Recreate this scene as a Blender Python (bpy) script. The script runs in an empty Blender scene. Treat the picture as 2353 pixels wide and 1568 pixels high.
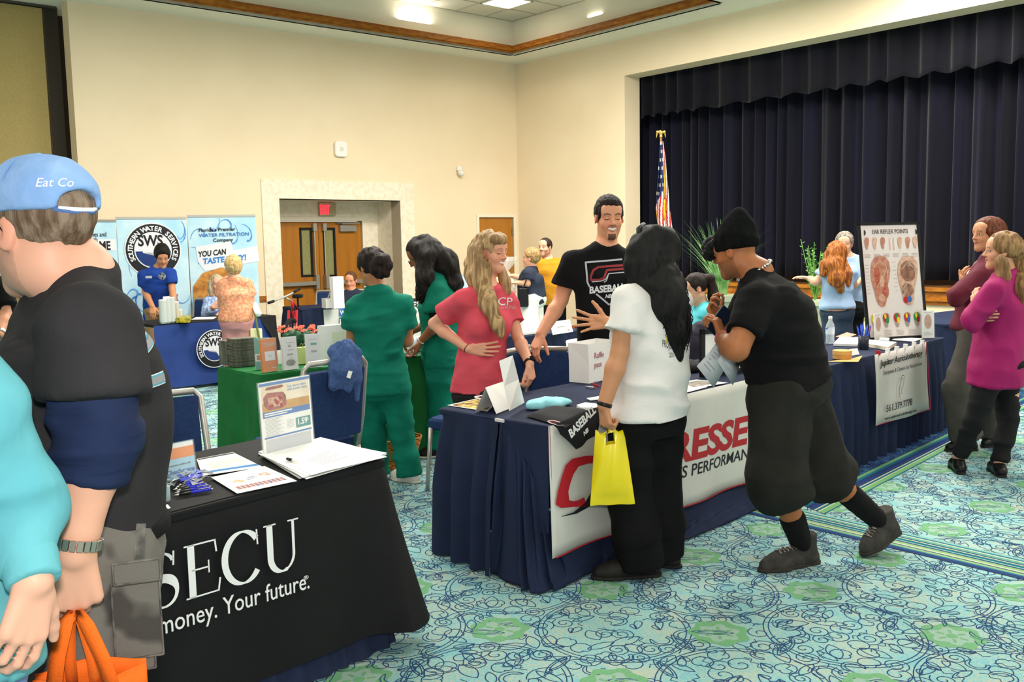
import bpy, math, random
import numpy as np
from mathutils import Vector, Matrix
random.seed(7); RNG = np.random.default_rng(7)
COL = bpy.context.scene.collection
FPX, CX, CY = 2135.4, 1176.5, 784.0
PITCH, ROLL, CH = math.radians(6.0736), math.radians(-1.0737), 1.60
FW = np.array([0, math.cos(PITCH), -math.sin(PITCH)])
_u = np.array([0, math.sin(PITCH), math.cos(PITCH)]); _r = np.array([1., 0, 0])
RT = _r*math.cos(ROLL)+_u*math.sin(ROLL)
UP = -_r*math.sin(ROLL)+_u*math.cos(ROLL)
CAM = np.array([0, 0, CH])
def ray(px, py): return FW+RT*((px-CX)/FPX)-UP*((py-CY)/FPX)
def P(px, py, Y):                       # point seen at (px,py) standing Y metres into the room
 d = ray(px, py); return CAM+d*(Y/d[1])
def F(px, py, z=0.0):                   # point seen at (px,py) lying at height z
 d = ray(px, py); return CAM+d*((z-CH)/d[2])
def hit(px, py, o, n):
 d = ray(px, py); return CAM+d*(np.dot(np.array(o)-CAM, n)/np.dot(d, n))
YA = math.radians(40.4966)
A = np.array([math.cos(YA), math.sin(YA), 0]); B = np.array([-math.sin(YA), math.cos(YA), 0])
Z = np.array([0, 0, 1.])
CORN = P(1184, 149, 16.9); HS = CORN[2]; CORN = np.array([CORN[0], CORN[1], 0])
def wa(px, py):
 q = hit(px, py, CORN, B)-CORN; return -np.dot(q, A), q[2]
def wb(px, py):
 q = hit(px, py, CORN, A)-CORN; return -np.dot(q, B), q[2]
def lin(c):
 if isinstance(c, str):
  c = c.lstrip('#'); c = [int(c[i:i+2], 16)/255 for i in (0, 2, 4)]
 return tuple((x/12.92 if x <= .04045 else ((x+.055)/1.055)**2.4) for x in c)
_M = {}
def mat(key, col='#808080', rough=.8, col2=None, nscale=8, bump=0, bscale=60, metal=0, emit=0, spec=.3, alpha=1, trans=0, vcol=False, sheen=0, stretch=None, detail=4, bstretch=None, lo=.35, hi=.65, coat=0):
 if key in _M: return _M[key]
 m = bpy.data.materials.new(key); m.use_nodes = True; nt = m.node_tree; N = nt.nodes; L = nt.links
 b = N['Principled BSDF']; c = lin(col)+(1,)
 b.inputs['Base Color'].default_value = c; b.inputs['Roughness'].default_value = rough
 b.inputs['Metallic'].default_value = metal; b.inputs['Specular IOR Level'].default_value = spec
 if sheen: b.inputs['Sheen Weight'].default_value = sheen
 if coat: b.inputs['Coat Weight'].default_value = coat; b.inputs['Coat Roughness'].default_value = .08
 if alpha < 1: b.inputs['Alpha'].default_value = alpha
 if trans: b.inputs['Transmission Weight'].default_value = trans; b.inputs['IOR'].default_value = 1.3
 if emit: b.inputs['Emission Color'].default_value = c; b.inputs['Emission Strength'].default_value = emit
 tc = N.new('ShaderNodeTexCoord')
 def noise(sc, st, det=4):
  mp = N.new('ShaderNodeMapping'); L.new(tc.outputs['Object'], mp.inputs[0])
  if st: mp.inputs['Scale'].default_value = st
  n = N.new('ShaderNodeTexNoise'); n.inputs['Scale'].default_value = sc; n.inputs['Detail'].default_value = det
  L.new(mp.outputs[0], n.inputs[0]); return n
 if vcol:
  at = N.new('ShaderNodeAttribute'); at.attribute_name = 'Col'
  L.new(at.outputs['Color'], b.inputs['Base Color'])
 elif col2:
  n = noise(nscale, stretch, detail); r = N.new('ShaderNodeValToRGB')
  r.color_ramp.elements[0].position = lo; r.color_ramp.elements[1].position = hi
  r.color_ramp.elements[0].color = c; r.color_ramp.elements[1].color = lin(col2)+(1,)
  L.new(n.outputs['Fac'], r.inputs[0]); L.new(r.outputs[0], b.inputs['Base Color'])
 if bump:
  n = noise(bscale, bstretch or stretch, 6); bp = N.new('ShaderNodeBump')
  bp.inputs['Strength'].default_value = bump; bp.inputs['Distance'].default_value = .01
  L.new(n.outputs['Fac'], bp.inputs['Height']); L.new(bp.outputs[0], b.inputs['Normal'])
 _M[key] = m; return m
def tag(o, label=None, cat=None, group=None, kind=None):
 if label: o['label'] = label
 if cat: o['category'] = cat
 if group: o['group'] = group
 if kind: o['kind'] = kind
 return o
def link(name, data, parent=None):
 o = bpy.data.objects.new(name, data); COL.objects.link(o)
 if parent is not None:
  o.parent = parent
 return o
def empty(name, loc, label, cat, group=None, rz=0):
 o = link(name, None); o.location = tuple(loc); o.rotation_euler = (0, 0, rz); o.empty_display_size = .1
 return tag(o, label, cat, group)
def rootmat(p):
 if p is None: return np.eye(3), np.zeros(3)
 l = np.zeros(3); R = np.eye(3)
 while p is not None:
  Rp = np.array(p.rotation_euler.to_matrix()); l = Rp@l+np.array(p.location); R = Rp@R; p = p.parent
 return R, l
def mesh_np(name, V, Fq, mats, parent=None, mi=None, smooth=True, colr=None, F3=None):
 V = np.asarray(V, float)
 R, l = rootmat(parent); V = (V-l)@R
 me = bpy.data.meshes.new(name)
 parts = []
 if Fq is not None and len(Fq): parts.append(np.asarray(Fq, np.int32))
 if F3 is not None and len(F3): parts.append(np.asarray(F3, np.int32))
 nl = sum(p.size for p in parts); npoly = sum(len(p) for p in parts)
 me.vertices.add(len(V)); me.vertices.foreach_set('co', V.astype(np.float32).ravel())
 me.loops.add(nl); me.loops.foreach_set('vertex_index', np.concatenate([p.ravel() for p in parts]))
 st = []; s = 0
 for p in parts:
  st.append(np.arange(len(p))*p.shape[1]+s); s += p.size
 me.polygons.add(npoly); me.polygons.foreach_set('loop_start', np.concatenate(st).astype(np.int32))
 if not isinstance(mats, (list, tuple)): mats = [mats]
 for m in mats: me.materials.append(m)
 if mi is not None: me.polygons.foreach_set('material_index', np.asarray(mi, np.int32))
 me.polygons.foreach_set('use_smooth', np.full(npoly, smooth))
 if colr is not None:
  a = me.color_attributes.new('Col', 'FLOAT_COLOR', 'POINT')
  c = np.ones((len(V), 4), np.float32); c[:, :3] = colr; a.data.foreach_set('color', c.ravel())
 me.update(calc_edges=True); me.validate()
 return link(name, me, parent)
class MB:
 "collects geometry of ONE object"
 def __init__(s): s.V = []; s.Q = []; s.T = []; s.qm = []; s.tm = []; s.m = 0; s.n = 0
 def add(s, V, Q=(), T=()):
  V = np.asarray(V, float).reshape(-1, 3); s.V.append(V)
  for q in Q: s.Q.append([i+s.n for i in q]); s.qm.append(s.m)
  for t in T: s.T.append([i+s.n for i in t]); s.tm.append(s.m)
  s.n += len(V); return s
 def obox(s, o, ax, ay, az):     # corner o + edge vectors
  o, ax, ay, az = [np.asarray(v, float) for v in (o, ax, ay, az)]
  V = [o, o+ax, o+ax+ay, o+ay]; V += [v+az for v in V]
  return s.add(V, [(0, 3, 2, 1), (4, 5, 6, 7), (0, 1, 5, 4), (1, 2, 6, 5), (2, 3, 7, 6), (3, 0, 4, 7)])
 def box(s, c, size, rz=0, tilt=None):
  c = np.asarray(c, float); sx, sy, sz = size
  R = np.array(Matrix.Rotation(rz, 3, 'Z'))
  if tilt is not None: R = R@np.array(tilt)
  ax, ay, az = R[:, 0]*sx, R[:, 1]*sy, R[:, 2]*sz
  return s.obox(c-ax/2-ay/2-az/2, ax, ay, az)
 def rbox(s, c, size, rz=0, r=.01, tilt=None):   # box with bevelled vertical edges and top
  sx, sy, sz = [q/2 for q in size]; r = min(r, sx*.9, sy*.9)
  pts = []
  for cx_, cy_, a0 in ((sx-r, sy-r, 0), (-sx+r, sy-r, 90), (-sx+r, -sy+r, 180), (sx-r, -sy+r, 270)):
   for k in range(4):
    a = math.radians(a0+k*30); pts.append((cx_+r*math.cos(a), cy_+r*math.sin(a)))
  pts = np.array(pts); n = len(pts); e = min(r, sz)*.4
  R = np.array(Matrix.Rotation(rz, 3, 'Z'))
  if tilt is not None: R = R@np.array(tilt)
  V = []
  for z, sc in ((-sz, 1-e/max(sx, sy)), (-sz+e, 1), (sz-e, 1), (sz, 1-e/max(sx, sy))):
   for p in pts: V.append([p[0]*sc, p[1]*sc, z])
  V.append([0, 0, -sz]); V.append([0, 0, sz])
  V = np.array(V)@R.T+np.asarray(c, float)
  Q = []; T = []
  for k in range(3):
   for i in range(n): j = (i+1) % n; Q.append((k*n+i, k*n+j, (k+1)*n+j, (k+1)*n+i))
  for i in range(n):
   j = (i+1) % n; T.append((4*n, j, i)); T.append((4*n+1, 3*n+i, 3*n+j))
  return s.add(V, Q, T)
 def tube(s, pts, r, n=8, caps=True):
  pts = np.asarray(pts, float); m = len(pts)
  rr = np.full(m, r) if np.isscalar(r) else np.asarray(r, float)
  t = np.gradient(pts, axis=0); t /= np.linalg.norm(t, axis=1)[:, None]+1e-9
  ref = np.array([0, 0, 1.]) if abs(t[0, 2]) < .9 else np.array([1., 0, 0])
  u = np.cross(t[0], ref); u /= np.linalg.norm(u); V = []
  for i in range(m):
   u = u-t[i]*np.dot(u, t[i]); u /= np.linalg.norm(u)+1e-9; v = np.cross(t[i], u)
   for k in range(n):
    a = 2*math.pi*k/n; V.append(pts[i]+rr[i]*(u*math.cos(a)+v*math.sin(a)))
  Q = [(i*n+k, i*n+(k+1) % n, (i+1)*n+(k+1) % n, (i+1)*n+k) for i in range(m-1) for k in range(n)]
  T = []
  if caps:
   V += [pts[0], pts[-1]]
   for k in range(n):
    T.append((m*n, (k+1) % n, k)); T.append((m*n+1, (m-1)*n+k, (m-1)*n+(k+1) % n))
  return s.add(V, Q, T)
 def lathe(s, c, prof, n=20, axis=None, caps=True):     # prof: (r,z)
  c = np.asarray(c, float); V = []
  if axis is None: R = np.eye(3)
  else:
   zz = np.asarray(axis, float); zz = zz/np.linalg.norm(zz)
   xx = np.cross(zz, [0, 1, 0] if abs(zz[1]) < .9 else [1, 0, 0]); xx /= np.linalg.norm(xx)
   R = np.stack([xx, np.cross(zz, xx), zz], 1)
  for r, z in prof:
   for k in range(n):
    a = 2*math.pi*k/n; V.append(c+R@np.array([r*math.cos(a), r*math.sin(a), z]))
  m = len(prof)
  Q = [(i*n+k, i*n+(k+1) % n, (i+1)*n+(k+1) % n, (i+1)*n+k) for i in range(m-1) for k in range(n)]
  T = []
  if caps:
   V += [c+R@np.array([0, 0, prof[0][1]]), c+R@np.array([0, 0, prof[-1][1]])]
   for k in range(n):
    T.append((m*n, (k+1) % n, k)); T.append((m*n+1, (m-1)*n+k, (m-1)*n+(k+1) % n))
  return s.add(V, Q, T)
 def grid(s, G):       # G[i,j,3]
  G = np.asarray(G, float); a, b = G.shape[:2]
  return s.add(G.reshape(-1, 3), [(i*b+j, i*b+j+1, (i+1)*b+j+1, (i+1)*b+j) for i in range(a-1) for j in range(b-1)])
 def poly(s, pts, flip=False):   # convex-ish fan
  pts = np.asarray(pts, float); n = len(pts); c = pts.mean(0)
  return s.add(np.vstack([pts, c]), (), [((n, (i+1) % n, i) if flip else (n, i, (i+1) % n)) for i in range(n)])
 def build(s, name, mats, parent=None, smooth=False):
  mi = list(s.qm)+list(s.tm)
  return mesh_np(name, np.vstack(s.V), s.Q, mats, parent, mi if (isinstance(mats, (list, tuple)) and len(mats) > 1) else None, smooth, F3=s.T)
def solidify(o, t, off=0):
 m = o.modifiers.new('s', 'SOLIDIFY'); m.thickness = t; m.offset = off; return o
def text(name, body, o, u, v, size, m, parent=None, bold=0, shear=0, sx=1, align='LEFT', ext=.0006, space=1, res=3):
 cu = bpy.data.curves.new(name, 'FONT'); cu.body = body; cu.size = size; cu.offset = bold*size; cu.shear = shear
 cu.align_x = align; cu.space_character = space; cu.extrude = ext; cu.resolution_u = res
 t = bpy.data.objects.new('tmp', cu); COL.objects.link(t)
 me = bpy.data.meshes.new_from_object(t, depsgraph=bpy.context.evaluated_depsgraph_get())
 bpy.data.objects.remove(t); bpy.data.curves.remove(cu)
 n = len(me.vertices); co = np.zeros(n*3, np.float32); me.vertices.foreach_get('co', co); co = co.reshape(-1, 3)
 u = np.asarray(u, float)/np.linalg.norm(u); v = np.asarray(v, float)/np.linalg.norm(v); w = np.cross(u, v)
 W = np.asarray(o, float)+co[:, :1]*sx*u+co[:, 1:2]*v+co[:, 2:]*w
 R, l = rootmat(parent); W = (W-l)@R
 me.vertices.foreach_set('co', W.astype(np.float32).ravel()); me.materials.clear(); me.materials.append(m)
 me.update(); me.name = name
 return link(name, me, parent)
def noise3(Pp, seed=0):
 Pp = np.asarray(Pp, float); i = np.floor(Pp).astype(np.int64); f = Pp-i; f = f*f*(3-2*f)
 def h(ix, iy, iz):
  n = (ix*374761393+iy*668265263+iz*2147483647+seed*974711) & 0xffffffff
  n = ((n ^ (n >> 13))*1274126177) & 0xffffffff
  n = (n ^ (n >> 16)) & 0xffffffff
  return n/4294967295.*2-1
 r = 0
 for dx in (0, 1):
  for dy in (0, 1):
   for dz in (0, 1):
    w = (f[:, 0] if dx else 1-f[:, 0])*(f[:, 1] if dy else 1-f[:, 1])*(f[:, 2] if dz else 1-f[:, 2])
    r = r+w*h(i[:, 0]+dx, i[:, 1]+dy, i[:, 2]+dz)
 return r
def unit(v): v = np.asarray(v, float); return v/(np.linalg.norm(v)+1e-12)
def lerp(a, b, t): return np.asarray(a, float)*(1-t)+np.asarray(b, float)*t
def smin(a, b, k):
 if k <= 0: return np.minimum(a, b)
 h = np.maximum(k-np.abs(a-b), 0)/k; return np.minimum(a, b)-h*h*k*.25
class SDF:
 def __init__(s): s.p = []
 def cone(s, a, b, r1, r2, k=.02, op=0):
  a = np.asarray(a, float); b = np.asarray(b, float); ab = b-a; L2 = ab@ab+1e-12
  def fn(X):
   t = np.clip(((X-a)@ab)/L2, 0, 1); q = X-a-t[:, None]*ab; return np.sqrt(np.einsum('ij,ij->i', q, q))-(r1+(r2-r1)*t)
  R = max(r1, r2); s.p.append((fn, np.minimum(a, b)-R, np.maximum(a, b)+R, k, op)); return s
 def ell(s, c, rad, R=None, k=.02, op=0):
  c = np.asarray(c, float); rad = np.asarray(rad, float); R = np.eye(3) if R is None else np.asarray(R, float)
  def fn(X):
   q = ((X-c)@R)/rad; k0 = np.sqrt(np.einsum('ij,ij->i', q, q)); q = q/rad; k1 = np.sqrt(np.einsum('ij,ij->i', q, q))+1e-9
   return np.where(k0 < .15, -rad.min(), k0*(k0-1)/k1)
  e = np.sqrt(((R*rad)**2).sum(1)); s.p.append((fn, c-e, c+e, k, op)); return s
 def chain(s, pts, rad, k=.02):
  for i in range(len(pts)-1): s.cone(pts[i], pts[i+1], rad[i], rad[i+1], k)
  return s
 def loft(s, st, k=.03, sub=2, p=2.2, round_=.0):
  C = np.array([q[0] for q in st], float); U = np.array([unit(q[1]) for q in st]); a = np.array([q[2] for q in st], float); b = np.array([q[3] for q in st], float)
  n = len(st); t = np.linspace(0, n-1, (n-1)*sub+1)
  def cr(Y):
   Y = Y.reshape(n, -1); i = np.clip(np.floor(t).astype(int), 0, n-2); f = (t-i)[:, None]
   p0 = Y[np.maximum(i-1, 0)]; p1 = Y[i]; p2 = Y[i+1]; p3 = Y[np.minimum(i+2, n-1)]
   return .5*((2*p1)+(-p0+p2)*f+(2*p0-5*p1+4*p2-p3)*f*f+(-p0+3*p1-3*p2+p3)*f**3)
  C = cr(C); U = cr(U); a = cr(a)[:, 0]; b = cr(b)[:, 0]
  AX = C[1:]-C[:-1]; AX /= np.linalg.norm(AX, axis=1)[:, None]+1e-9
  def orth(u): u = u-AX*(u*AX).sum(1)[:, None]; return u/(np.linalg.norm(u, axis=1)[:, None]+1e-9)
  UU = orth(U[:-1]); UV = orth(U[1:]); WW = np.cross(AX, UU); WV = np.cross(AX, UV)
  def fn(X):
   best = np.full(len(X), 9e9); T = np.zeros(len(X)); J = np.zeros(len(X), int); O = np.zeros(len(X))
   x0 = X.mean(0); X0 = X-x0; xx = (X0*X0).sum(1)
   for i in range(len(C)-1):
    ab = C[i+1]-C[i]; L2 = ab@ab+1e-12; c0 = C[i]-x0; s_ = (X0@ab-c0@ab)/L2
    tt = np.clip(s_, 0, 1); d = xx-2*(X0@c0)+c0@c0+L2*tt*(tt-2*s_)
    m = d < best; best[m] = d[m]; T[m] = tt[m]; J[m] = i
    if i in (0, len(C)-2): O[m] = (np.where(s_ < 0, -s_, np.where(s_ > 1, s_-1, 0))*math.sqrt(L2))[m]
    else: O[m] = 0
   O = np.where(((J == 0) & (T <= 0)) | ((J == len(C)-2) & (T >= 1)), O, 0)
   Tn = T[:, None]; c = C[J]*(1-Tn)+C[J+1]*Tn
   ax = AX[J]; u = UU[J]*(1-Tn)+UV[J]*Tn; w = WW[J]*(1-Tn)+WV[J]*Tn
   aa = a[J]*(1-T)+a[J+1]*T; bb = b[J]*(1-T)+b[J+1]*T
   q = X-c; x = np.abs((q*u).sum(1)); y = np.abs((q*w).sum(1))
   k0 = ((x/aa)**p+(y/bb)**p)**(1/p)+1e-9; d = (k0-1)*np.sqrt(x*x+y*y+1e-9)/k0
   d = np.where(k0 < .3, -np.minimum(aa, bb)*.7, d)
   return np.where(O > 0, np.sqrt(np.maximum(d, 0)**2+O**2)+np.minimum(d, 0)*0, d)
  R = max(a.max(), b.max()); s.p.append((fn, C.min(0)-R, C.max(0)+R, k, 0)); return s
 def plane(s, o, n, k=0):     # keep the side n points away from
  o = np.asarray(o, float); n = unit(n)
  s.p.append((lambda X: (X-o)@n, None, None, k, 2)); return s
 def bounds(s):
  lo = np.min([q[1] for q in s.p if q[4] == 0], 0); hi = np.max([q[2] for q in s.p if q[4] == 0], 0); return lo, hi
 def grid(s, lo, hi, h):
  n = np.ceil((hi-lo)/h).astype(int)+1; D = np.full(n, .3, np.float32)
  ax = [lo[i]+h*np.arange(n[i]) for i in range(3)]
  for fn, l, u, k, op in s.p:
   if l is None: i0 = np.zeros(3, int); i1 = n
   else:
    i0 = np.clip(np.floor((l-k-2.5*h-lo)/h).astype(int), 0, n); i1 = np.clip(np.ceil((u+k+2.5*h-lo)/h).astype(int)+1, 0, n)
   if (i1 <= i0).any(): continue
   sl = tuple(slice(i0[i], i1[i]) for i in range(3))
   g = np.stack(np.meshgrid(*[ax[i][sl[i]] for i in range(3)], indexing='ij'), -1); sh = g.shape[:3]
   if op == 2 or op == 1:
    sub = D[sl].ravel(); m = np.abs(sub) < max(.12, k+3*h)
    if op == 1: m = sub < 4*h
    if not m.any(): continue
    X = g.reshape(-1, 3)[m]; d = fn(X)
    if op == 1: d = -d
    sub[m] = -smin(-sub[m], -d, k); 
    if op == 2:
     mm = ~m; dd = fn(g.reshape(-1, 3)[mm]) if mm.any() else None
     if dd is not None: sub[mm] = np.maximum(sub[mm], dd)
    D[sl] = sub.reshape(sh)
   else:
    d = fn(g.reshape(-1, 3)).reshape(sh); D[sl] = smin(D[sl], d, k)
  return D
 def mesh(s, h, lo=None, hi=None):
  l, u = s.bounds()
  if lo is None: lo = l-3*h
  if hi is None: hi = u+3*h
  lo = np.maximum(lo, l-3*h); hi = np.minimum(hi, u+3*h)
  if (hi-lo <= h).any(): return np.zeros((0, 3)), np.zeros((0, 4), int)
  return nets(s.grid(lo, hi, h), lo, h)
def nets(D, lo, h):
 S = D < 0; nx, ny, nz = D.shape
 cnt = np.zeros((nx-1, ny-1, nz-1), np.int8)
 for i in (0, 1):
  for j in (0, 1):
   for k in (0, 1): cnt += S[i:nx-1+i, j:ny-1+j, k:nz-1+k]
 act = (cnt > 0) & (cnt < 8); idx = np.full(act.shape, -1, np.int64); ii = np.argwhere(act); idx[act] = np.arange(len(ii))
 if len(ii) == 0: return np.zeros((0, 3)), np.zeros((0, 4), int)
 c = {}
 for i in (0, 1):
  for j in (0, 1):
   for k in (0, 1): c[i, j, k] = D[ii[:, 0]+i, ii[:, 1]+j, ii[:, 2]+k].astype(float)
 acc = np.zeros((len(ii), 3)); num = np.zeros(len(ii))
 for a in c:
  for ax in range(3):
   if a[ax] == 0:
    b = list(a); b[ax] = 1; b = tuple(b); da, db = c[a], c[b]; m = (da < 0) != (db < 0)
    t = np.where(m, da/(da-db+1e-20), 0); p = np.array(a, float)[None]+0*acc; p[:, ax] = t
    acc += np.where(m[:, None], p, 0); num += m
 V = lo+h*(ii+acc/num[:, None]); Q = []
 for ax in range(3):
  b, cc = (ax+1) % 3, (ax+2) % 3
  s0 = [slice(None)]*3; s1 = [slice(None)]*3; s0[ax] = slice(0, -1); s1[ax] = slice(1, None)
  for q in (b, cc): s0[q] = slice(1, -1); s1[q] = slice(1, -1)
  A0 = S[tuple(s0)]; A1 = S[tuple(s1)]; e = np.argwhere(A0 != A1)
  if not len(e): continue
  fl = A0[tuple(e.T)]; e = e.copy(); e[:, b] += 1; e[:, cc] += 1
  def g(db, dc):
   f = e.copy(); f[:, b] -= db; f[:, cc] -= dc; return idx[tuple(f.T)]
  q = np.stack([g(1, 1), g(0, 1), g(0, 0), g(1, 0)], 1)
  q[~fl] = q[~fl][:, ::-1]; Q.append(q)
 Q = np.vstack(Q) if Q else np.zeros((0, 4), int)
 return V, Q
def vnormals(V, Q):
 n = np.cross(V[Q[:, 2]]-V[Q[:, 0]], V[Q[:, 3]]-V[Q[:, 1]]); N = np.zeros_like(V)
 for k in range(4):
  for a in range(3): N[:, a] += np.bincount(Q[:, k], n[:, a], len(V))
 return N/(np.linalg.norm(N, axis=1)[:, None]+1e-12)
def relax(V, Q, it=1, f=.5):
 for _ in range(it):
  c = V[Q].mean(1); A_ = np.zeros_like(V); w = np.zeros(len(V))
  for k in range(4):
   w += np.bincount(Q[:, k], minlength=len(V))
   for a in range(3): A_[:, a] += np.bincount(Q[:, k], c[:, a], len(V))
  m = w > 0; V = V.copy(); V[m] = V[m]*(1-f)+f*A_[m]/w[m][:, None]
 return V
def folds(V, Q, amp, freq, seed=0, mask=None, warp=.4):
 "cloth folds: ridged noise pushed along the normals; freq = 3-vector"
 N = vnormals(V, Q); X = V*np.asarray(freq)
 X = X+warp*np.stack([noise3(V*3+k*7, seed+k) for k in range(3)], 1)
 n = 1-2.6*np.abs(noise3(X, seed+5)); n = n*.65+.35*noise3(X*2.3, seed+9)
 d = 1.7*amp*n
 if mask is not None: d = d*mask(V)
 return V+N*d[:, None]
def join(parts):
 Vs, Qs, n = [], [], 0
 for V, Q in parts:
  Vs.append(V); Qs.append(Q+n); n += len(V)
 return np.vstack(Vs), np.vstack(Qs)
def multimesh(s, h, boxes):
 "coarse mesh everywhere, fine mesh in boxes [(lo,hi,hfine)] - one surface"
 V, Q = s.mesh(h); out = []
 keep = np.ones(len(Q), bool)
 for lo, hi, hf in boxes:
  ins = ((V > lo+h*.7) & (V < hi-h*.7)).all(1); keep &= ~ins[Q].all(1)
 out.append((V, Q[keep]))
 for lo, hi, hf in boxes:
  v, q = s.mesh(hf, lo, hi)
  if len(v): out.append((relax(v, q, 1, .5), q))
 out[0] = (relax(out[0][0], out[0][1], 1, .5), out[0][1])
 return join(out)
def MA(s, z, d=0): return CORN-A*s+B*d+Z*z          # point on the left wall (d>0 = behind it)
def MBp(s, z, d=0): return CORN-B*s+A*d+Z*z         # point on the stage wall
def proj(p):
 q = np.asarray(p, float)-CAM; y = q@FW; return CX+FPX*(q@RT)/y, CY-FPX*(q@UP)/y
cream = mat('cream_wall_paint', '#f3dfbe', .75, '#efdab8', 1.2, bump=.05, bscale=180)
cream2 = mat('pale_trim_paint', '#efe6cf', .6)
white_p = mat('white_soffit_paint', '#ecead9', .7)
stone = mat('shell_stone', '#f2e8d2', .7, '#e8dcc2', 14, bump=.12, bscale=40, detail=8, lo=.45, hi=.62)
wood = mat('honey_maple', '#b8771f', .38, '#a4651a', 5, stretch=(1, 1, .12), spec=.4, coat=.25)
wood_trim = mat('stained_wood_trim', '#b3701f', .45, '#8c4f16', 9, stretch=(1, 1, 3))
steel = mat('brushed_steel', '#b9b8b0', .35, metal=.8)
dark = mat('near_black', '#0c0c0d', .6); black = mat('black_plastic', '#121213', .35)
def wallpanels(name, fn, s0, s1, z0, z1, holes, t, m):
 S = sorted({s0, s1, *[h[0] for h in holes], *[h[1] for h in holes]}); Zs = sorted({z0, z1, *[h[2] for h in holes], *[h[3] for h in holes]})
 b = MB()
 for i in range(len(S)-1):
  for j in range(len(Zs)-1):
   cs, cz = (S[i]+S[i+1])/2, (Zs[j]+Zs[j+1])/2
   if any(h[0] < cs < h[1] and h[2] < cz < h[3] for h in holes): continue
   o = fn(S[i], Zs[j]); b.obox(o, fn(S[i+1], Zs[j])-o, fn(S[i], Zs[j], t)-o, fn(S[i], Zs[j+1])-o)
 return tag(b.build(name, m), kind='structure')
def slab(name, fn, rects, m, d0, d1, kind='structure'):       # boxes lying on a wall plane: (s0,s1,z0,z1)
 b = MB()
 for s0, s1, z0, z1 in rects:
  o = fn(s0, z0, d0); b.obox(o, fn(s1, z0, d0)-o, fn(s0, z0, d1)-o, fn(s0, z1, d0)-o)
 o = b.build(name, m); return tag(o, kind=kind) if kind else o
sR, zTop = wa(917.9, 461.4); sL = wa(640.3, 460)[0]
oR, zO = wa(948.8, 422.1); oL = wa(598.4, 413.2)[0]
dR = wa(1179.2, 499.8)[0]; dL, dT = wa(1099.6, 499.5)
sEnd = wa(160, 90)[0]
print('wallA', 'recess', sR, sL, zTop, 'outer', oR, oL, zO, 'small door', dR, dL, dT, 'end', sEnd, 'HS', HS)
T_ = .25
wallpanels('wall_left', MA, -0.3, sEnd, 0, HS, [(sR, sL, -.01, zTop), (dR, dL, -.01, dT)], T_, cream)
dep = .2
while proj(MA(sR, 2.2, dep))[0] > 867 and dep < 2.5: dep += .01
print('recess depth', dep)
b = MB()
for s0, s1, z0, z1 in ((oR, sR, 0, zTop), (sL, oL, 0, zTop), (oR, oL, zTop, zO)):
 o = MA(s0, z0, -.02); b.obox(o, MA(s1, z0, -.02)-o, MA(s0, z0, .01)-o, MA(s0, z1, -.02)-o)
for s0, s1 in ((sR, sR-.03), (sL, sL+.03)):
 o = MA(s0, 0, -.019); b.obox(o, MA(s1, 0, -.019)-o, MA(s0, 0, dep)-o, Z*zTop)
o = MA(sR, zTop-.0, -.019); b.obox(o, MA(sL, zTop, -.019)-o, MA(sR, zTop, dep)-o, Z*.03)
tag(b.build('trim_1', stone), kind='structure')
def wad(px, py, d):
 q = hit(px, py, CORN+B*d, B)-CORN; return -np.dot(q, A), q[2]
fR, fT = wad(831, 508, dep); fM = wad(735, 560, dep)[0]; fL = fM+(fM-fR)
print('double door', fR, fM, fL, fT)
wallpanels('wall_recess', lambda s, z, d=0: MA(s, z, dep+d), sR-.05, max(sL, fL)+.3, 0, zTop+.05, [(fR, fL, -.01, fT)], .15, stone)
slab('trim_2', lambda s, z, d=0: MA(s, z, dep+d), [(fR-.06, fR, 0, fT+.06), (fL, fL+.06, 0, fT+.06), (fR, fL, fT, fT+.06)], cream2, -.02, .1)
glass_d = mat('wired_glass', '#8d8a58', .15, spec=.5, col2='#9a9768', nscale=40)
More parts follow.
